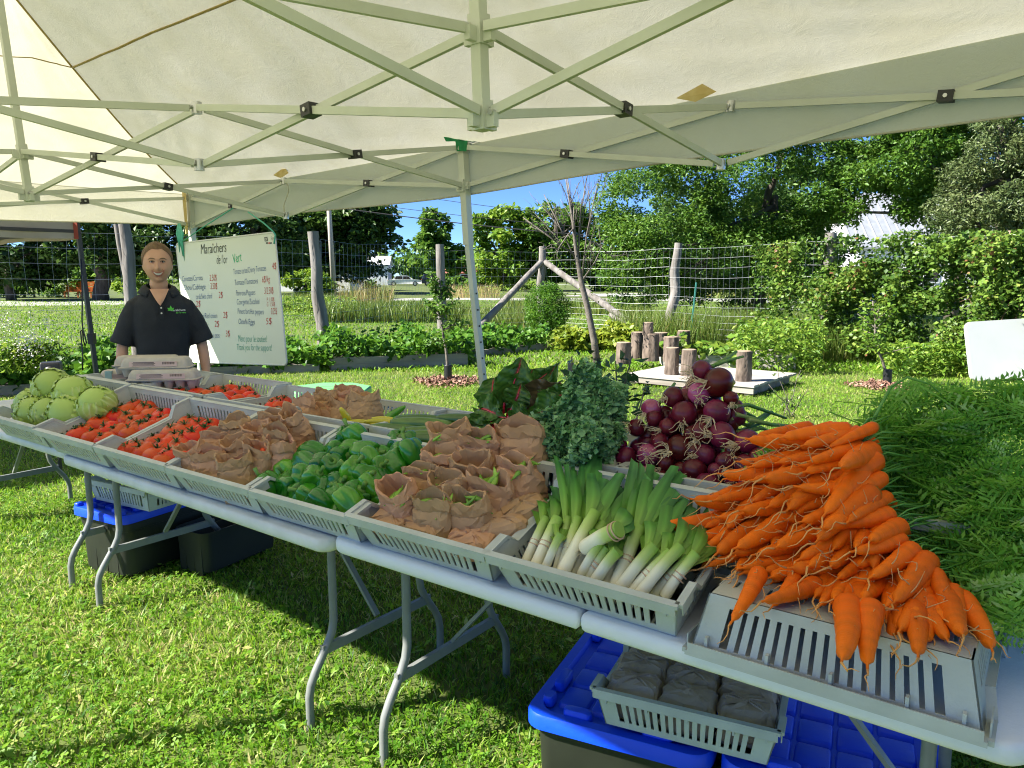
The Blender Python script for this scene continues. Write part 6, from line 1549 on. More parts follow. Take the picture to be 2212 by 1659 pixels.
for a, b_, d0, d1 in (((1169, 566), (1030, 712), 20.9, 19.6), ((1178, 566), (1395, 722), 20.9, 18.6)):
    m = MB(); wobble_tube(m, D(*a, d0) - Vector((0, 13, 0)), D(*b_, d1) - Vector((0, 13, 0)), 0.08, 0.10, a[0], 8, 0.05); m.build('brace', M_post, fence, smooth=True, auto=70)
m = MB(); wobble_tube(m, D(1318, 680, 18.4), D(1372, 712, 17.5), 0.05, 0.07, 3.0); tag(m.build('fallen_pole', M_post, None, smooth=True, auto=70), 'short grey pole end lying against the slanting fence brace', 'pole')

# ------------------------------------------------------------------ leafy things
def leafobj(name, P, size, stops, rgx, parent, mt=None, droop=0.3, up=0.25, wid=0.5, fold=0.15, var=None, sv=0.35):
    V, F, vv = leafcloud(np.asarray(P), size, rgx, droop, up, wid, fold, var, sv)
    return put(name, npmesh(name, V, F, mt or stops, vv), parent)
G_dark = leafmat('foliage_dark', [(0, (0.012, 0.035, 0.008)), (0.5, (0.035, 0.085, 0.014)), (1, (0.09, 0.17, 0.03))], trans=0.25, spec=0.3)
G_mid = leafmat('foliage_mid', [(0, (0.03, 0.085, 0.010)), (0.5, (0.075, 0.17, 0.02)), (1, (0.16, 0.28, 0.04))], trans=0.35)
G_light = leafmat('foliage_light', [(0, (0.06, 0.14, 0.012)), (0.5, (0.13, 0.25, 0.025)), (1, (0.26, 0.36, 0.05))], trans=0.35)
G_grey = leafmat('foliage_grey', [(0, (0.03, 0.055, 0.018)), (0.5, (0.085, 0.125, 0.04)), (1, (0.19, 0.23, 0.09))], trans=0.2, rough=0.35)
G_bean = leafmat('bean_leaf', [(0, (0.03, 0.10, 0.008)), (0.5, (0.07, 0.19, 0.015)), (1, (0.15, 0.30, 0.035))], trans=0.35)
G_yel = leafmat('squash_leaf', [(0, (0.09, 0.16, 0.015)), (0.5, (0.18, 0.26, 0.025)), (1, (0.32, 0.35, 0.04))], trans=0.35)
G_tan = leafmat('meadow_grass', [(0, (0.07, 0.14, 0.02)), (0.5, (0.14, 0.20, 0.035)), (0.8, (0.26, 0.24, 0.08)), (1, (0.40, 0.30, 0.14))], trans=0.3)
G_wht = leafmat('white_blossom', [(0, (0.55, 0.52, 0.45)), (1, (0.85, 0.85, 0.8))], trans=0.2)
rgt = np.random.default_rng(77)
def crown_pts(c, rad_, n, rgx, clumps=40, cr=0.28, hollow=0.55):
    c, rad_ = np.array(c), np.array(rad_)
    d = rgx.normal(size=(clumps, 3)); d /= np.linalg.norm(d, axis=1, keepdims=True)
    cc = c + d * rad_ * (hollow + (1 - hollow) * rgx.uniform(0, 1, clumps) ** 0.7)[:, None]
    w_ = rgx.uniform(0.5, 1.5, clumps); k = rgx.choice(clumps, n, p=w_ / w_.sum())
    q = rgx.normal(size=(n, 3)); q /= np.linalg.norm(q, axis=1, keepdims=True); q *= rgx.uniform(0.2, 1, n)[:, None] ** 0.5
    var = np.clip(rgx.uniform(0.15, 0.85, clumps)[k] * 0.5 + rgx.normal(0.28, 0.18, n), 0, 1)
    return cc[k] + q * rad_.mean() * cr * np.array([1.15, 1.15, 0.75]) * w_[k][:, None] ** 0.5, var, cc
def tree(name, label, base, crowns, mt, leaf, n, trunk_r, cat='tree', group='trees beyond the fence', droop=0.3, wid=0.5, bark=None, limbs=9, cr=0.28, clumps=40, trunk_top=None, hollow=0.55):
    base = Vector(base); root = empty(name, base, 0, label, cat, group)
    Ps, Vs, CC = [], [], []
    tot = sum(r[0] * r[1] * r[2] for c, r in crowns)
    for c, r in crowns:
        P, v, cc = crown_pts(c, r, int(n * r[0] * r[1] * r[2] / tot), rgt, clumps, cr, hollow); Ps.append(P); Vs.append(v); CC.append(cc)
    P = np.concatenate(Ps); v = np.concatenate(Vs); CC = np.concatenate(CC); k = P[:, 2] > 0.05; P, v = P[k], v[k]
    V, F, vv = leafcloud(P - np.array(base), leaf, rgt, droop, 0.25, wid, 0.15, v)
    put('crown', npmesh('crown', V, F, mt, vv), root)
    m = MB(); top = Vector(trunk_top) if trunk_top else Vector(crowns[0][0]) + UP * crowns[0][1][2] * 0.3
    wobble_tube(m, (0, 0, 0), top - base, trunk_r, trunk_r * 0.35, base.x, 9, trunk_r * 3); m.build('trunk', bark or M_bark, root, smooth=True)
    for i in range(limbs):
        e = Vector(CC[int(rgt.integers(len(CC)))]) - base; s_ = (top - base) * float(rgt.uniform(0.35, 0.8)); m = MB(); wobble_tube(m, s_, e, trunk_r * 0.38, trunk_r * 0.1, i * 2.2, 7, trunk_r * 2.5, 6); m.build('limb', bark or M_bark, root, smooth=True)
    return root
def C3(px, py, d): return tuple(D(px, py, d))
def S(px, d): return px * d / FPX
def gb(px, d): p = D(px, 600, d); return (p.x, p.y, 0)
# big ash right of the middle leg, nearest large tree
d = 25.0
tree('ash_tree', 'big green ash tree with pointed leaves behind the fence post and stumps', gb(1640, d + 1), [(C3(1450, 470, d), (S(150, d), 2.2, S(130, d))), (C3(1670, 370, d), (S(170, d), 2.5, S(170, d))), (C3(1570, 560, d + .5), (S(200, d), 2.0, S(90, d))), (C3(1660, 620, d + 1), (S(130, d), 1.5, S(60, d))), (C3(1380, 590, d - .5), (S(85, d), 1.3, S(70, d)))], G_mid, 0.135, 86000, 0.24, limbs=14, clumps=46, trunk_top=C3(1690, 330, d), wid=0.42)
d = 22.0
tree('poplar_tree', 'leafy tree filling the upper corner beside the metal-roofed house', gb(2060, d), [(C3(1960, 330, d), (S(120, d), 1.8, S(110, d))), (C3(2080, 250, d), (S(130, d), 1.8, S(90, d))), (C3(2050, 445, d), (S(100, d), 1.4, S(60, d))), (C3(1835, 430, d + 1), (S(40, d), 1.2, S(60, d))), (C3(1880, 300, d + 1), (S(60, d), 1.4, S(50, d)))], G_mid, 0.125, 40000, 0.2, clumps=44, trunk_top=C3(2070, 200, d), wid=0.55)
d = 16.5
tree('willow_tree', 'silvery grey-green tree at the picture edge over the vines', gb(2230, d), [(C3(2170, 400, d), (S(110, d), 1.4, S(110, d))), (C3(2230, 300, d), (S(110, d), 1.4, S(90, d))), (C3(2110, 460, d), (S(90, d), 1.0, S(50, d)))], G_grey, 0.10, 36000, 0.15, clumps=44, trunk_top=C3(2160, 270, d), wid=0.36)
d = 58.0
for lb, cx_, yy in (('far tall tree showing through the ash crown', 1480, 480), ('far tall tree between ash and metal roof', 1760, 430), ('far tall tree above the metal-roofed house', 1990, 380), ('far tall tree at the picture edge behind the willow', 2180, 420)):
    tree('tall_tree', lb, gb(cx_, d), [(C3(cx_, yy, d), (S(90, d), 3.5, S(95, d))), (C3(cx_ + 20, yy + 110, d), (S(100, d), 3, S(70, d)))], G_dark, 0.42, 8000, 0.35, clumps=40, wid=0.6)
d = 30.0
tree('maple_tree', 'dark leafy tree behind the ash, low branches over the road', gb(1800, d), [(C3(1730, 540, d), (S(80, d), 2.4, S(70, d))), (C3(1640, 480, d + 2), (S(120, d), 2.4, S(70, d)))], G_dark, 0.24, 12000, 0.25)
# middle distance
d = 62.0
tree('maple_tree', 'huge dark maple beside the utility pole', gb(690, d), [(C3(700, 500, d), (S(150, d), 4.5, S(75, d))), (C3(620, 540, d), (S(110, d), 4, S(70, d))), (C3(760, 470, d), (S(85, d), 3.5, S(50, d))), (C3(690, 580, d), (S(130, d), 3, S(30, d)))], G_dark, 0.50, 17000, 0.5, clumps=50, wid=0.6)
d = 95.0
tree('cottonwood_tree', 'tall narrow tree standing alone against the sky', gb(938, d), [(C3(938, 490, d), (S(28, d), 2.2, S(36, d))), (C3(934, 545, d), (S(45, d), 3, S(40, d))), (C3(985, 560, d), (S(30, d), 2, S(35, d)))], G_mid, 0.62, 7000, 0.3, clumps=30, wid=0.6)
d = 72.0
for lb, cx_, cw, top, cnt in (('leafy roadside tree just right of the tent leg', 1085, 75, 450, 7000), ('leafy roadside tree behind the bare fruit tree', 1200, 85, 438, 8000), ('roadside tree at the edge of the big ash', 1310, 70, 470, 6000)):
    tree('roadside_tree', lb, gb(cx_, d), [(C3(cx_, top + 60, d), (S(cw, d), 3, S(62, d))), (C3(cx_ + 10, top + 120, d), (S(cw, d), 3, S(45, d)))], G_light if cx_ < 1150 else G_mid, 0.48, cnt, 0.3, clumps=34, wid=0.6)
d = 46.0
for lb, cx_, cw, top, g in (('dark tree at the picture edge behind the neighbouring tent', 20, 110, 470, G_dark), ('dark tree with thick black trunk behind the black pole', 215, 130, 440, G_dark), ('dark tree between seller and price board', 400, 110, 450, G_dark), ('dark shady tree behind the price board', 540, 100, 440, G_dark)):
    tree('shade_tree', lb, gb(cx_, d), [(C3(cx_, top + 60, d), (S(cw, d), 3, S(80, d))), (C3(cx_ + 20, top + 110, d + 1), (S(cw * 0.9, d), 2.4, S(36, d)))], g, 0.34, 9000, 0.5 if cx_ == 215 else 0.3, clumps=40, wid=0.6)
d = 52.0
for lb, cx_, cw, yy, g in (('low bushes beside the orange bench', 70, 130, 612, G_mid), ('bright low bush behind the seller', 300, 50, 612, G_light), ('low bushes behind the price board', 470, 120, 615, G_mid), ('flowering low bushes beside the utility pole', 660, 60, 612, G_light)):
    tree('bush', lb, gb(cx_, d), [(C3(cx_, yy, d), (S(cw, d), 1.5, S(26, d)))], g, 0.26, 3500, 0.06, 'bush', 'low bushes along the road', limbs=3, clumps=26, wid=0.6)
d = 80.0
for lb, cx_, cw, yy, g in (('low hedge in front of the red barn', 1000, 60, 612, G_mid), ('low bushes past the driveway', 1110, 60, 614, G_light), ('low dark bushes in front of the white shed', 760, 60, 612, G_dark), ('low bushes beyond the slanting brace', 1330, 90, 606, G_mid)):
    tree('bush', lb, gb(cx_, d), [(C3(cx_, yy, d), (S(cw, d), 2, S(16, d)))], g, 0.40, 1800, 0.08, 'bush', 'low bushes along the road', limbs=3, clumps=20, wid=0.6)
# far wood closing the horizon
P = []
for i in range(150):
    cx_ = -850 + i * 26; dd = 150 + 20 * rgt.uniform(); P.append(crown_pts(C3(cx_, 572 + 9 * math.sin(i * 1.7), dd), (6, 5, S(26, dd)), 220, rgt, 14)[0])
P = np.concatenate(P); P = P[P[:, 2] > 0.2]
tag(leafobj('far_wood', P, 1.5, None, rgt, None, G_mid, wid=0.7), 'distant line of trees closing the horizon behind the road', 'wood', kind='stuff')
# vines grown over the fence
G_vine = leafmat('vine_leaf', [(0, (0.018, 0.05, 0.008)), (0.4, (0.06, 0.135, 0.016)), (0.8, (0.17, 0.27, 0.04)), (0.93, (0.30, 0.38, 0.08)), (1.0, (0.22, 0.10, 0.05))], trans=0.3)
vine = empty('vine_hedge', (6.05, 14.2, 0), 0, 'leafy vines covering the fence beside the white tabletop', 'vines')
(b0, t0), (b1, t1) = tops[6], tops[7]
def vpts(n, s0, s1, z0, z1, th, topbias=1.0):
    s_ = rgt.uniform(s0, s1, n); z = z0 + (z1 - z0) * rgt.uniform(0, 1, n) ** topbias
    cl = np.array([mnoise.noise(Vector((a * 7, b_ * 1.9, 3.0))) for a, b_ in zip(s_, z)])
    k = cl + rgt.normal(0, 0.16, n) > -0.06; s_, z, cl = s_[k], z[k], cl[k]
    p = np.array(b0) + (np.array(b1) - np.array(b0)) * s_[:, None]; p[:, 2] = z + (0.10 * np.sin(s_ * 23) + 0.10 * np.sin(s_ * 51 + 1) + 0.25 * cl) * (z / 2); nr = np.array([-(b1 - b0).y, (b1 - b0).x, 0]); nr /= np.linalg.norm(nr)
    return p + nr * (rgt.normal(0, th, len(s_)) * (0.6 + cl))[:, None], np.clip(0.45 + 0.5 * cl + rgt.normal(0, .18, len(cl)), 0, 1)
P1, v1 = vpts(60000, -0.05, 1.05, 0.15, 2.14, 0.38, 0.8)
(b0, t0), (b1, t1) = tops[5], tops[6]; P2, v2 = vpts(8000, 0.60, 1.05, 0.5, 2.15, 0.16, 0.7)
leafobj('foliage', np.concatenate([P1, P2]) - np.array((6.05, 14.2, 0)), 0.07, None, rgt, vine, G_vine, wid=0.85, fold=0.1, var=np.concatenate([v1, v2]) * 1.0)
(b0, t0), (b1, t1) = tops[6], tops[7]
m = MB()
for q in range(70):
    s_ = ru(0.55, 1.05); a = b0.lerp(b1, s_) + UP * ru(1.2, 2.2); m.tube([a, a + Vector((ru(-.25, .25), ru(-.1, .1), ru(-.3, .1))), a + Vector((ru(-.4, .4), ru(-.15, .1), ru(-.7, 0)))], [0.006, 0.005, 0.003], 4)
for v in range(len(m.v)): m.v[v] = (m.v[v][0] - 6.05, m.v[v][1] - 14.2, m.v[v][2])
m.build('dead_twigs', mat('dead_twig', (0.25, 0.13, 0.08), 0.9, (0.33, 0.2, 0.13), scale=10), vine)['kind'] = 'stuff'
# wild growth along the fence foot
parts_ = []
def tallgrass(px0, px1, py_, n, h0, h1, dspread, var0, w_=0.008):
    px = rgt.uniform(px0, px1, n); dd = np.array([G(a, py_).y for a in px]) + rgt.uniform(-dspread, dspread, n)
    x = (px - 1106) / FPX * dd; return blades(x, dd, rgt.uniform(h0, h1, n), w_ * dd / 13 * rgt.uniform(.5, 1.2, n), rgt, np.clip(var0 + rgt.normal(0, .2, n), 0, 1), 0.45)
for a in ((700, 1010, 690, 5500, 0.3, 0.75, 2.0, 0.3, .009), (735, 850, 672, 420, 0.9, 1.45, 1.5, 0.72, .006), (1000, 1190, 700, 4500, 0.2, 0.55, 3.0, 0.35, .009), (1080, 1400, 672, 4500, 0.2, 0.6, 4, 0.35, .008), (560, 720, 668, 2500, 0.3, 0.8, 3, 0.3, .009), (1330, 1760, 738, 6500, 0.3, 0.9, 1.2, 0.35, .006), (1600, 2060, 770, 7000, 0.2, 0.75, 1.0, 0.3, .006), (1500, 2230, 640, 4000, 0.2, 0.6, 6, 0.4, .01), (960, 1080, 640, 500, .5, 1.0, 5, .9, .006)):
    parts_.append(tallgrass(*a))
V, F, vv = merge(parts_); tag(put('meadow_grass', npmesh('meadow_grass', V, F, G_tan, vv)), 'tall uncut grass and weeds along the fence and ditch', 'grass', kind='stuff')
# goldenrod patches and ferny weeds as one mass
P = np.concatenate([np.array([tuple(D(ru(1000, 1130), ru(618, 640), ru(45, 60))) for _ in range(700)]), np.array([tuple(D(ru(1590, 1780), ru(690, 790), ru(11.5, 13.8))) for _ in range(2600)]), np.array([tuple(D(ru(1900, 2100), ru(740, 812), ru(11.2, 12.8))) for _ in range(2600)]), np.array([tuple(D(ru(600, 770), ru(640, 680), ru(24, 30))) for _ in range(1500)])])
P = P[P[:, 2] > 0.0]
tag(leafobj('weeds', P, 0.10, None, rgt, None, G_light, wid=0.4), 'tangle of weeds at the foot of the vine-covered fence', 'weeds', kind='stuff')

# ------------------------------------------------------------------ raised beds of beans
M_plank = mat('grey_plank', (0.20, 0.175, 0.145), 0.9, (0.33, 0.30, 0.26), scale=6, detail=7, bump=0.6, bscale=30, stretch=(0.15, 1, 1))
M_wplank = mat('bleached_plank', (0.30, 0.275, 0.24), 0.85, (0.46, 0.43, 0.385), scale=6, detail=6, bump=0.5, bscale=30, stretch=(0.2, 1, 1))
def bed(label, a, b_, depth, hgt, nleaf, lh, mt=M_plank, leafm=G_bean, ls=0.11):
    a, b_ = Vector(a), Vector(b_); a.z = b_.z = 0; ux = (b_ - a).normalized(); uy = Vector((-ux.y, ux.x, 0)); L_ = (b_ - a).length; rz = math.atan2(ux.y, ux.x)
    root = empty('raised_bed', a, rz, label, 'raised bed', 'raised garden beds')
    for k in range(2):
        m = MB(); m.box((L_ / 2, 0, hgt * (0.25 + 0.5 * k)), (L_ - 0.01 * k, 0.05, hgt * 0.49)); m.build('plank', mt, root)
    m = MB(); m.box((L_ / 2, depth, hgt / 2), (L_, 0.05, hgt)); m.build('plank', mt, root)
    for x in (0.02, L_ - 0.02):
        m = MB(); m.box((x, depth / 2, hgt / 2 - 0.004), (0.05, depth - 0.06, hgt)); m.build('plank', mt, root)
    m = MB(); m.box((L_ / 2, depth / 2, hgt * 0.4), (L_ - 0.1, depth - 0.1, hgt * 0.8)); m.build('soil', M_bark, root)
    n = nleaf; x = rgt.uniform(-0.1, L_ + 0.1, n); y = rgt.uniform(-0.10, depth + 0.1, n); hh = lh * (0.75 + 0.25 * np.sin(x * 4.1 + y * 2) + 0.2 * np.sin(x * 9.7)); z = hgt * 0.7 + hh * rgt.uniform(0, 1, n) ** 0.7; y += (z - hgt) * -0.1
    P = np.stack([x, y, z], 1); lf = leafobj('foliage', P, ls, None, rgt, root, leafm, droop=0.5, wid=0.85, fold=0.12)
    return root
bed('raised bed of bean plants along the fence beside the price board', G(715, 802), G(1010, 790), 1.3, 0.22, 2600, 0.50)
bed('low bed of bean plants beneath the price board', G(420, 812), G(690, 803), 1.1, 0.13, 2000, 0.36)
bed('bed of bean plants past the tent leg', G(1012, 772), G(1180, 755), 1.2, 0.12, 1800, 0.42)
bed('bean bed behind the cabbages with white flowers at its end', G(-60, 862), G(250, 842), 1.0, 0.15, 2400, 0.50)
bed('bleached planter box with squash plants behind the stumps', G(1435, 795), G(1606, 797), 1.0, 0.22, 260, 0.35, M_wplank, G_light, 0.16)
bed('bleached planter box at the fence foot beyond the platform', G(1640, 798), G(1718, 800), 0.8, 0.26, 60, 0.3, M_wplank, G_light, 0.10)
# shrubs
d = 18.2
tree('asparagus_bush', 'dense upright bright green bush left of the bare fruit tree', gb(1180, d), [(C3(1180, 668, d), (S(46, d), 0.45, S(52, d))), (C3(1180, 700, d), (S(36, d), 0.4, S(40, d)))], G_bean, 0.075, 9000, 0.04, 'bush', None, limbs=4, clumps=60, wid=0.25, cr=0.35, droop=-0.3)
d = 15.6
tree('squash_patch', 'low yellow-green leafy plants behind the stumps', gb(1280, d), [(C3(1245, 735, d), (S(50, d), 0.5, S(26, d))), (C3(1330, 732, d), (S(55, d), 0.5, S(26, d)))], G_yel, 0.11, 3800, 0.02, 'plants', None, limbs=2, clumps=40, wid=0.8, cr=0.4)
# white flowers
q = D(62, 760, 8.6); fl_ = empty('white_flower_clump', (q.x, q.y, 0), 0, 'clump of tiny white flowers on thin stems behind the cabbages', 'flowers')
n = 620; px = rgt.normal(62, 30, n); py = rgt.normal(738, 24, n); px[:90] = rgt.normal(12, 9, 90); py[:90] = rgt.normal(700, 14, 90)
P = np.array([tuple(D(a, b_, 8.6 + e) - Vector((q.x, q.y, 0))) for a, b_, e in zip(px, py, rgt.uniform(-.3, .3, n))]); P = P[P[:, 2] > 0.3]
leafobj('blossom', P, 0.022, None, rgt, fl_, G_wht, droop=-0.2, up=1.0, wid=0.9)
P = np.array([tuple(D(a, b_, 8.7) - Vector((q.x, q.y, 0))) for a, b_ in zip(rgt.normal(60, 36, 1500), rgt.uniform(740, 800, 1500))]); leafobj('foliage', P, 0.07, None, rgt, fl_, G_light, wid=0.3)
# ------------------------------------------------------------------ young fruit trees
M_guard = mat('black_corrugated_guard', (0.015, 0.016, 0.017), 0.4); M_mulch = leafmat('mulch_chips', [(0, (0.12, 0.06, 0.045)), (0.5, (0.26, 0.14, 0.10)), (1, (0.42, 0.27, 0.20))], trans=0.0, rough=0.9)
M_twig = mat('grey_bark', (0.10, 0.085, 0.07), 0.9, (0.18, 0.155, 0.13), scale=12, bump=0.6, bscale=40)
def mulch(c, r, n, label):
    c = Vector(c); a = rgt.uniform(0, 6.28, n); rr = r * rgt.uniform(0, 1, n) ** 0.6 * (1 + 0.15 * np.sin(3 * a)); P = np.stack([c.x + rr * np.cos(a), c.y + rr * np.sin(a), 0.015 + 0.05 * np.maximum(0, 1 - rr / r) + 0.02 * rgt.uniform(0, 1, n)], 1)
    tag(leafobj('mulch', P, 0.06, None, rgt, None, M_mulch, droop=0, up=1.2, wid=0.5), label, 'mulch', kind='stuff')
def sapling(label, base, top, guard_h, nleaf, leaf, spread, mt):
    base, top = Vector(base), Vector(top); root = empty('apple_sapling', base, 0, label, 'young tree', 'young fruit trees')
    m = MB(); wobble_tube(m, (0, 0, 0), top - base, 0.024, 0.008, base.x, 9, 0.10); m.build('trunk', M_twig, root, smooth=True)
    h_ = (top - base).z; tips = []
    for i in range(13):
        t = ru(0.35, 0.92); s_ = (top - base) * t; a = ru(0, 6.28); e = s_ + Vector((math.cos(a) * spread * (1.2 - t), math.sin(a) * spread * (1.2 - t), ru(0.1, 0.35) * h_ * 0.5)); m = MB(); wobble_tube(m, s_, e, 0.010, 0.004, i, 5, 0.04, 6); m.build('branch', M_twig, root, smooth=True); tips.append((s_, e))
    P = []
    for q in range(nleaf):
        s_, e = tips[q % 13]; p = s_.lerp(e, ru(0.1, 1.1)); P.append((p.x + ru(-.05, .05), p.y + ru(-.05, .05), p.z + ru(-.05, .05)))
    leafobj('foliage', np.array(P), leaf, None, rgt, root, mt, wid=0.55, droop=0.2)
    m = MB(); m.lathe([(0.055 + 0.006 * (i % 2), guard_h * i / 22) for i in range(23)], 16); m.build('trunk_guard', M_guard, root, smooth=True)
    return root
b0_ = G(968, 828); sapling('young apple tree in a black corrugated guard beside the tent leg', b0_, D(950, 600, b0_.y), 0.27, 620, 0.075, 0.42, G_mid); mulch(b0_, 0.50, 900, 'ring of reddish wood mulch round the young apple tree')
b1_ = G(1915, 838); sapling('young forked fruit tree in a black guard before the vines', b1_, D(1885, 650, b1_.y), 0.26, 420, 0.07, 0.5, G_light); mulch(b1_ - Vector((0.1, 0, 0)), 0.42, 600, 'ring of pale reddish mulch round the forked young tree')
# bare fruit tree
bt = G(1292, 802); root = empty('bare_tree', bt, 0, 'leafless grey fruit tree with many upright twigs', 'tree')
tr_ = [D(1292, 802, bt.y), D(1283, 735, bt.y), D(1268, 660, bt.y), D(1256, 612, bt.y)]
ld3 = [D(1244, 540, bt.y), D(1236, 470, bt.y), D(1222, 385, bt.y)]
m = MB(); m.tube([p - bt for p in tr_ + ld3], [0.065, 0.055, 0.05, 0.045, 0.03, 0.02, 0.008], 9); m.build('trunk', M_twig, root, smooth=True)
def grow(p, e, r, lvl, k):
    p, e = Vector(p), Vector(e); m = MB(); mid = p.lerp(e, 0.5) + Vector((ru(-.05, .05), ru(-.05, .05), ru(-.02, .06))); m.tube([p, mid, e], [r, r * 0.75, r * 0.45], 6); m.build('branch', M_twig, root, smooth=True)
    if lvl < 2:
        for q in range(5 if lvl == 0 else 3):
            s_ = p.lerp(e, ru(0.25, 0.95)); L_ = (e - p).length * ru(0.35, 0.6); dd = ((e - p).normalized() + Vector((ru(-.8, .8), ru(-.6, .6), ru(0.1, .9)))).normalized(); grow(s_, s_ + dd * L_, r * 0.45, lvl + 1, q)
for x, y, dz in ((1240, 440, 0), (1175, 420, .3), (1305, 520, -.2), (1225, 380, .1), (1330, 560, .3), (1200, 545, -.3), (1270, 370, .2), (1130, 470, 0), (1290, 400, -.3)): grow(tr_[3].lerp(ld3[1], ru(0, 0.9)) - bt, D(x, y, bt.y + dz) - bt, 0.015, 0, 0)
P = np.array([tuple(D(ru(1200, 1330), ru(560, 650), bt.y + ru(-.3, .3)) - bt) for _ in range(70)]); leafobj('foliage', P, 0.06, None, rgt, root, G_mid)
# ------------------------------------------------------------------ apple shoots right behind the stall, and a stake
M_shoot = leafmat('apple_leaf', [(0, (0.02, 0.065, 0.018)), (0.6, (0.05, 0.12, 0.035)), (1, (0.16, 0.24, 0.12))], trans=0.2, rough=0.4)
sh = empty('apple_shoot', G(1290, 1010), 0, 'leafy young apple shoots growing behind the kale', 'young tree'); so_ = Vector(sh.location); P = []
for (x0, y0), (x1, y1), dd in (((1250, 960), (1235, 770), 4.9), ((1280, 960), (1290, 745), 4.8), ((1300, 950), (1365, 770), 4.7), ((1330, 960), (1395, 830), 4.5), ((1270, 960), (1215, 800), 5.0), ((1310, 960), (1330, 780), 4.9), ((1290, 960), (1262, 790), 4.6)):
    a, b_ = D(x0, y0, dd), D(x1, y1, dd); a0 = Vector((a.x, a.y, 0)); m = MB(); wobble_tube(m, a0 - so_, b_ - so_, 0.010, 0.004, x1, 8, 0.12, 6); m.build('stem', M_twig, sh, smooth=True)
    for q in range(26):
        t = ru(0.05, 1.03); p = a.lerp(b_, t); P.append(tuple(p - so_ + Vector((ru(-.05, .05), ru(-.05, .05), ru(-.02, .02)))))
leafobj('leaves', np.array(P), 0.085, None, rgt, sh, M_shoot, wid=0.5, droop=0.1, fold=0.12)
m = MB(); a = D(1233, 784, 5.2); m.box((a.x, a.y, a.z / 2), (0.042, 0.042, a.z)); tag(m.build('wooden_stake', M_post), 'grey wooden stake standing among the apple shoots', 'stake')
wd = empty('dry_weed', G(1700, 905), 0, 'thin reddish weeds with sparse leaves beyond the onion heap', 'weed'); wo = Vector(wd.location); P = []
for x, y in ((1660, 830), (1730, 800), (1700, 850), (1745, 840), (1680, 800)):
    b_ = D(x, y, wo.y) - wo; m = MB(); wobble_tube(m, (ru(-.1, .1), ru(-.1, .1), 0), b_, 0.006, 0.003, x, 6, 0.05, 5); m.build('stem', M_twig, wd, smooth=True)
    for q in range(14): P.append(tuple(b_ * ru(0.1, 1) + Vector((ru(-.06, .06), ru(-.06, .06), 0))))
leafobj('leaves', np.array(P), 0.05, None, rgt, wd, G_grey)

# ------------------------------------------------------------------ stumps on the platform
M_log = mat('stump_bark', (0.055, 0.04, 0.03), 0.95, (0.22, 0.17, 0.135), scale=16, detail=8, bump=1.0, bscale=22, stretch=(1, 1, 0.3)); M_cut = mat('cut_wood', (0.30, 0.22, 0.15), 0.8, (0.38, 0.29, 0.2), scale=10)
PZ = 0.16
pl0, pl1, pl2 = G(1350, 807, PZ), G(1628, 833, PZ), G(1716, 807, PZ); pux = (pl1 - pl0).normalized(); puy = (pl2 - pl1); puy = (puy - pux * puy.dot(pux)); PLW, PLD = (pl1 - pl0).length, max(1.6, puy.length); puy = Vector((-pux.y, pux.x, 0))
plat = empty('wooden_platform', (pl0.x, pl0.y, 0), math.atan2(pux.y, pux.x), 'low platform of bleached boards carrying the stumps', 'platform')
nb_ = 9
for i in range(nb_):
    m = MB(); w_ = PLD / nb_; m.box((PLW / 2 + ru(-.02, .02), w_ * (i + .5), PZ - 0.015 + ru(-.002, .002)), (PLW, w_ * 0.95, 0.03)); m.build('plank', M_wplank, plat)
for x in np.linspace(0.1, PLW - 0.1, 4):
    m = MB(); m.box((x, PLD / 2, PZ / 2 - 0.02), (0.08, PLD - 0.1, PZ - 0.07)); m.build('joist', M_plank, plat)
m = MB(); m.box((PLW / 2, 0.04, PZ - 0.075), (PLW - 0.02, 0.03, 0.08)); m.build('fascia', M_plank, plat)
sl_ = [(1346, 742, 788, 31, 'stump at the outer end of the platform'), (1377, 720, 776, 29, 'tall stump second along, leaning on its neighbour'), (1406, 723, 782, 34, 'thick tall stump carrying the small one'), (1427, 721, 772, 30, 'stump hidden behind the thick tall one'), (1448, 730, 783, 33, 'broad stump in the middle of the group'), (1476, 717, 770, 28, 'tall stump at the fence-post side of the group'), (1451, 753, 812, 29, 'knobbly stump standing at the platform edge'), (1487, 757, 815, 31, 'stump with a hollow side at the platform edge'), (1605, 760, 826, 32, 'lone stump on the bare end of the platform')]
def stump(px, yt, yb, w_, label, z0=PZ, dist=None):
    p = G(px, yb - 3, z0) if dist is None else D(px, yb, dist); dd = p.y; h_ = (yb - yt) * dd / FPX; r = w_ / 2 * dd / FPX
    base = Vector((p.x, p.y, p.z)); o = MB(); o.lathe([(r * (1.06 - 0.08 * k / 13), h_ * k / 13 - (0.003 if k == 13 else 0)) for k in range(14)], 56, fn=lambda q, a, i: (lambda w_: (q.x * w_, q.y * w_, q.z))(1 + 0.05 * math.sin(3 * a + px) + 0.13 * (abs(mnoise.noise(Vector((math.cos(a) * 7, math.sin(a) * 7, i * 0.55 + px)))) - 0.15)))
    ob = o.build('stump', M_log, None, loc=base, smooth=True, auto=60); tag(ob, label, 'stump', 'log stumps on the platform'); m = MB(); m.lathe([(r * 0.93, h_ - 0.003), (r * 0.90, h_ + 0.002), (0.01, h_ + 0.003)], 18); m.build('cut_face', M_cut, ob); return base, h_
for s_ in sl_: bs_, h_ = stump(*s_); 
q = G(1406, 779, PZ); stump(1400, 696, 723, 22, 'small stump perched on top of the thick tall one', dist=q.y)
M_wsheet = mat('white_panel', (0.60, 0.61, 0.60), 0.5, (0.64, 0.65, 0.64), scale=3)
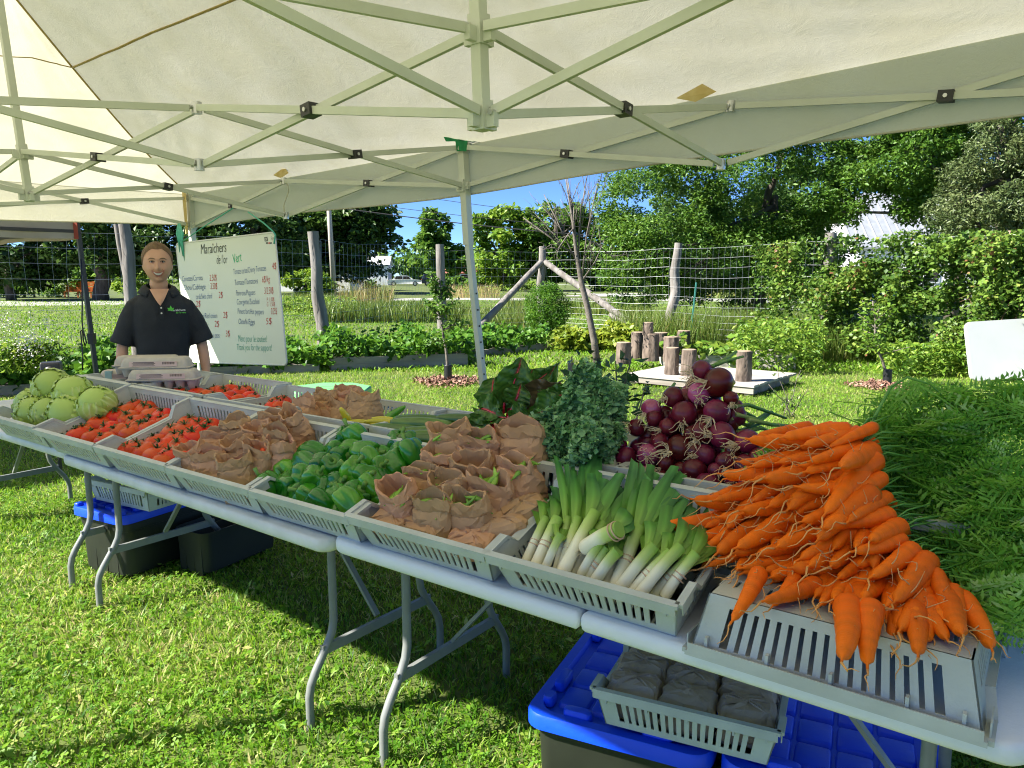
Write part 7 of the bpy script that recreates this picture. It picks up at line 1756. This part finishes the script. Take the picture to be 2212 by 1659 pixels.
# white tabletop leaning on its side
wt = empty('white_tabletop', G(2086, 828), R(6), 'white folding table standing on its long edge at the picture edge', 'table'); m = MB(); L_ = 1.8
slab(m, [(x + L_ / 2 + 0.0, y + 0.43) for x, y in rrect(L_, 0.86, 0.09)], -0.03, 0.03)
o = m.build('table_top', M_wsheet, wt); o.rotation_euler = (R(78), R(-3), 0); o.location = (0.08, 0, 0.03)
for k in range(3):
    m = MB(); m.bar((0.65 + 0.12 * k, -0.02, 0.3), (0.62 + 0.18 * k, -0.45, 0.02), 0.025, 0.025); m.build('leg', M_wsheet, wt)
# green octagonal table and a blue stool beyond the stall
M_gt = mat('green_plastic', (0.16, 0.52, 0.16), 0.4, (0.18, 0.56, 0.19), scale=4); M_bt = mat('blue_plastic', (0.02, 0.16, 0.42), 0.4)
gt = empty('play_table', D(715, 930, 7.35) * 1.0, 0, 'green octagonal plastic play table on the lawn', 'table'); gt.location.z = 0
oc = lambda r, z, sq=0.62: [(r * math.cos(R(22.5 + 45 * k)), r * math.sin(R(22.5 + 45 * k)), z) for k in range(8)]
m = MB(); loft(m, [oc(0.405, 0.375), oc(0.42, 0.38), oc(0.42, 0.432), oc(0.405, 0.445), oc(0.30, 0.447)]); m.build('table_top', M_gt, gt, smooth=True, auto=30)
m = MB(); m.tube([(0.09 * math.cos(t) * 1.6, 0.07 * math.sin(t), 0.448) for t in np.linspace(0, 6.283, 25)], 0.004, 5, cap=False); m.build('emblem_ring', M_gt, gt, smooth=True)
for k in range(4):
    m = MB(); a = R(45 + 90 * k); m.bar((0.32 * math.cos(a), 0.32 * math.sin(a), 0), (0.26 * math.cos(a), 0.26 * math.sin(a), 0.38), 0.06, 0.06); m.build('leg', M_gt, gt)
q = D(832, 873, 6.6); bs2 = empty('blue_stool', (q.x, q.y, 0), 0, 'small blue plastic stool with pale rim peeking over the crates', 'stool'); m = MB(); loft(m, [[(x, y, z) for x, y in rrect(0.24 - a, 0.20 - a, 0.08)] for a, z in ((0.03, q.z - 0.04), (0, q.z - 0.02), (0, q.z), (0.03, q.z + 0.012))]); m.build('seat', M_bt, bs2, smooth=True, auto=40); m = MB(); m.tube([(x, y, q.z - 0.025) for x, y in rrect(0.25, 0.21, 0.08)] + [(0.125, 0.025, q.z - 0.025)], 0.008, 6); m.build('rim', M_wsheet, bs2, smooth=True)
for sx in (-1, 1):
    for sy in (-1, 1): m = MB(); m.bar((sx * .1, sy * .08, 0), (sx * .08, sy * .06, q.z - 0.03), 0.03, 0.03); m.build('leg', M_bt, bs2)
# black speaker-like box behind the cabbages
q = D(112, 806, 5.6); bb = empty('black_box', (q.x, q.y, 0), 0.35, 'small black box on a stand behind the cabbages', 'box'); m = MB(); loft(m, [[(x, y, z) for x, y in rrect(0.135 - a, 0.10 - a, 0.012)] for a, z in ((0.01, q.z - 0.05), (0, q.z - 0.04), (0, q.z + 0.07), (0.012, q.z + 0.085))]); m.build('case', M_blackpl, bb, smooth=True, auto=30); m = MB(); m.tube([(0, 0, 0), (0, 0, q.z - 0.045)], 0.014, 8); m.build('stand', M_blackpl, bb); m = MB(); m.lathe([(0.04, 0), (0.042, 0.004), (0.01, 0.006)], 14, M=Matrix.Rotation(R(90), 3, 'X'), c=(0, -0.05, q.z + 0.015)); m.build('grille', M_blackpl, bb, smooth=True)

# ------------------------------------------------------------------ far things: poles, cars, houses
M_upole = mat('utility_pole_wood', (0.42, 0.38, 0.32), 0.9, (0.5, 0.46, 0.4), scale=4, stretch=(1, 1, 0.1)); M_cable = mat('cable', (0.02, 0.02, 0.022), 0.6)
p = D(722, 640, 54.0); up_ = empty('utility_pole', (p.x, p.y, 0), 0, 'pale utility pole rising in front of the dark maple', 'utility pole'); m = MB(); m.tube([(0, 0, 0), (-0.25, 0, 9.2)], [0.19, 0.15], 10); m.build('pole', M_upole, up_, smooth=True); m = MB(); m.box((-0.24, 0, 8.6), (2.2, 0.12, 0.12)); m.build('crossarm', M_upole, up_)
for i, ((a, b_), (c, e), d1, lb) in enumerate((((716, 447), (1480, 523), 48, 'thick lowest overhead cable crossing the blue sky'), ((716, 430), (1480, 506), 48, 'thin middle overhead cable across the sky'), ((716, 395), (1480, 490), 48, 'thin uppermost overhead cable across the sky'))):
    A, B_ = D(a, b_, 54), D(c, e, d1); m = MB(); m.tube([A.lerp(B_, t) - UP * (0.25 * math.sin(math.pi * t)) for t in np.linspace(0, 1, 14)], 0.035 if i == 0 else 0.018, 5); tag(m.build('overhead_cable', M_cable), lb, 'cable')
def car(label, p, yaw, L_, H_, paint, suv=False, name='parked_car'):
    root = empty(name, (p.x, p.y, 0), yaw, label, 'car'); W_ = 1.75; m = MB()
    low = [(-.5, .30), (-.495, .48), (-.47, .58), (-.22, .62), (.0, .63), (.25, .63), (.44, .58), (.495, .46), (.5, .28)]
    def sec(y, ins): return [(x * (L_ - ins), y, z * H_ * (1.0)) for x, z in [(-.5, .20)] + low + [(.5, .20)]]
    rings = [[(x * 0.97, -W_ / 2 + 0.04, z) for x, _, z in sec(0, 0)], [(x, -W_ / 2, z * 0.99) for x, _, z in sec(0, 0)], [(x, W_ / 2, z * 0.99) for x, _, z in sec(0, 0)], [(x * 0.97, W_ / 2 - 0.04, z) for x, _, z in sec(0, 0)]]; loft(m, rings); m.build('body', paint, root, smooth=True, auto=35)
    cab_ = [(-.36 if not suv else -.47, .60), (-.24 if not suv else -.42, .96), (-.05, 1.0), (.10, .97), (.27, .61)]
    m = MB(); loft(m, [[(x * L_, s_ * (W_ / 2 - 0.10), z * H_) for x, z in cab_] for s_ in (-1, 1)]); cb = m.build('cabin', paint, root, smooth=True, auto=30)
    for s_ in (-1, 1):
        for (xa, xb) in ((-.30 if not suv else -.41, -.06), (-.04, .19)):
            m = MB(); za, zb = 0.64 * H_, 0.92 * H_; yy = s_ * (W_ / 2 - 0.085); k1 = 0.05 if xb > 0 else 0.0; k0 = 0.06 if xa < -.2 else 0.0; m.add([(xa * L_, yy, za), (xb * L_, yy, za), ((xb - k1 * 1.6) * L_, yy, zb), ((xa + k0) * L_, yy, zb)], [(0, 1, 2, 3)]); m.build('window', M_eyed, cb)
    for xs in (-.32, .31):
        for s_ in (-1, 1):
            m = MB(); m.tube([(xs * L_, s_ * (W_ / 2 - 0.20), 0.32), (xs * L_, s_ * (W_ / 2 + 0.01), 0.32)], 0.32, 18); w_ = m.build('wheel', M_blackpl, root); m = MB(); m.tube([(xs * L_, s_ * (W_ / 2 + 0.012), 0.32), (xs * L_, s_ * (W_ / 2 + 0.022), 0.32)], 0.20, 12); m.build('rim', M_rivet, w_)
    for s_ in (-1, 1):
        m = MB(); m.box((0.485 * L_, s_ * 0.62, 0.48 * H_), (0.10, 0.30, 0.12)); m.build('headlight', M_rivet, root)
        m = MB(); m.box((-0.49 * L_, s_ * 0.62, 0.5 * H_), (0.06, 0.28, 0.14)); m.build('tail_light', M_red, root)
    return root
M_cw = mat('white_car_paint', (0.78, 0.78, 0.78), 0.25, coat=0.5); M_cd = mat('dark_car_paint', (0.03, 0.04, 0.07), 0.25, coat=0.5); M_cb = mat('blue_car_paint', (0.01, 0.12, 0.50), 0.25, coat=0.5)
car('white sedan parked across the road', G(874, 617.5), R(8), 4.7, 1.45, M_cw); car('dark SUV parked beside the white sedan', G(945, 617), R(10), 4.6, 1.7, M_cd, True); car('blue car parked by the white house behind the vines', D(1868, 628, 38.0), R(4), 4.2, 1.45, M_cb)
M_sid = mat('white_siding', (0.70, 0.71, 0.73), 0.7); M_metal = mat('ribbed_metal_roof', (0.20, 0.22, 0.25), 0.6, (0.26, 0.28, 0.31), scale=2); M_redb = mat('red_barn_boards', (0.32, 0.10, 0.075), 0.85, (0.40, 0.15, 0.11), scale=2)
def house(name, label, p, yaw, W_, Dp, hw, hr, wall, roof, win, ribs=0):
    root = empty(name, p, yaw, label, 'building'); m = MB(); m.add([(0, 0, 0), (W_, 0, 0), (W_, Dp, 0), (0, Dp, 0), (0, 0, hw), (W_, 0, hw), (W_, Dp, hw), (0, Dp, hw), (0, Dp / 2, hw + hr), (W_, Dp / 2, hw + hr)], [(0, 1, 5, 4), (1, 2, 6, 9, 5), (2, 3, 7, 6), (3, 0, 4, 8, 7)]); m.build('wall', wall, root); m = MB()
    for s_ in (0, 1):
        y0, y1 = (-0.3, Dp / 2) if s_ == 0 else (Dp + 0.3, Dp / 2); z0 = hw - 0.3 * hr / (Dp / 2); vs = [(-0.3, y0, z0 + 0.02), (W_ + 0.3, y0, z0 + 0.02), (W_ + 0.3, y1, hw + hr + 0.02), (-0.3, y1, hw + hr + 0.02)]; m.add(vs + [(x, y, z + 0.1) for x, y, z in vs], [(0, 1, 2, 3), (7, 6, 5, 4), (0, 4, 5, 1), (1, 5, 6, 2), (2, 6, 7, 3), (3, 7, 4, 0)])
    rf = m.build('roof', roof, root)
    for k in range(ribs):
        x = -0.3 + (W_ + 0.6) * k / (ribs - 1); m = MB(); m.bar((x, -0.3, hw - 0.3 * hr / (Dp / 2) + 0.14), (x, Dp / 2, hw + hr + 0.14), 0.06, 0.06); m.build('roof_rib', M_wire, rf)
    for (x, z, w_, h_) in win: m = MB(); m.box((x, -0.02, z), (w_, 0.06, h_)); f = m.build('window', M_sid, root); m = MB(); m.box((x, -0.06, z), (w_ * 0.8, 0.02, h_ * 0.85)); m.build('pane', M_eyed, f)
    return root
p = D(1845, 640, 46); house('metal_roofed_house', 'white house with ribbed metal roof behind the trees', (p.x, p.y, 0), R(-6), 9.0, 9.0, 3.3, 3.4, M_sid, M_metal, [(1.6, 1.7, 0.9, 1.3), (4.4, 1.7, 0.9, 1.3), (7.0, 1.6, 1.0, 1.9)], 20)
p = G(770, 617); house('white_shed', 'white shed behind the maple beside the parked sedan', (p.x - 1.0, p.y + 3, 0), R(4), 5.0, 6.0, 3.0, 1.2, M_sid, M_sid, [(1.0, 1.6, 0.8, 1.0)])
p = D(965, 612, 120); house('red_barn', 'low red barn across the road beyond the SUV', (p.x, p.y, 0), R(0), 8.0, 7.0, 1.9, 1.9, M_redb, M_redb, [(3.0, 0.9, 1.8, 1.5)])
p = D(640, 640, 70); house('white_house', 'pale house almost hidden behind the dark maple', (p.x - 4, p.y, 0), R(0), 9.0, 6.0, 2.6, 2.0, M_sid, M_cd, [(2, 1.5, 1, 1.2), (6, 1.5, 1, 1.2)])
M_or = mat('orange_paint', (0.62, 0.17, 0.03), 0.6)
p = G(172, 643); ob = empty('orange_bench', (p.x, p.y, 0), 0.1, 'orange wooden bench on the far lawn under the dark trees', 'bench')
for k in range(4):
    m = MB(); m.box((0, 0.25, 0.50 + 0.17 * k), (1.9, 0.05, 0.13)); m.build('back_slat', M_or, ob)
m = MB(); m.box((0, 0.0, 0.42), (1.9, 0.5, 0.06)); m.build('seat', M_or, ob)
for x in (-.85, 0, .85):
    m = MB(); m.box((x, 0.28, 0.55), (0.09, 0.06, 1.1)); m.build('back_post', M_or, ob); m = MB(); m.box((x, -0.2, 0.2), (0.09, 0.08, 0.40)); m.build('leg', M_or, ob)
M_tp = mat('green_steel_post', (0.05, 0.22, 0.18), 0.5)
m = MB(); m.bar(Vector((D(1490, 720, 16.9).x, 16.9, 0)), D(1504, 610, 16.9), 0.03, 0.03); tag(m.build('steel_stake', M_tp), 'thin green steel stake leaning by the fence behind the stumps', 'stake')
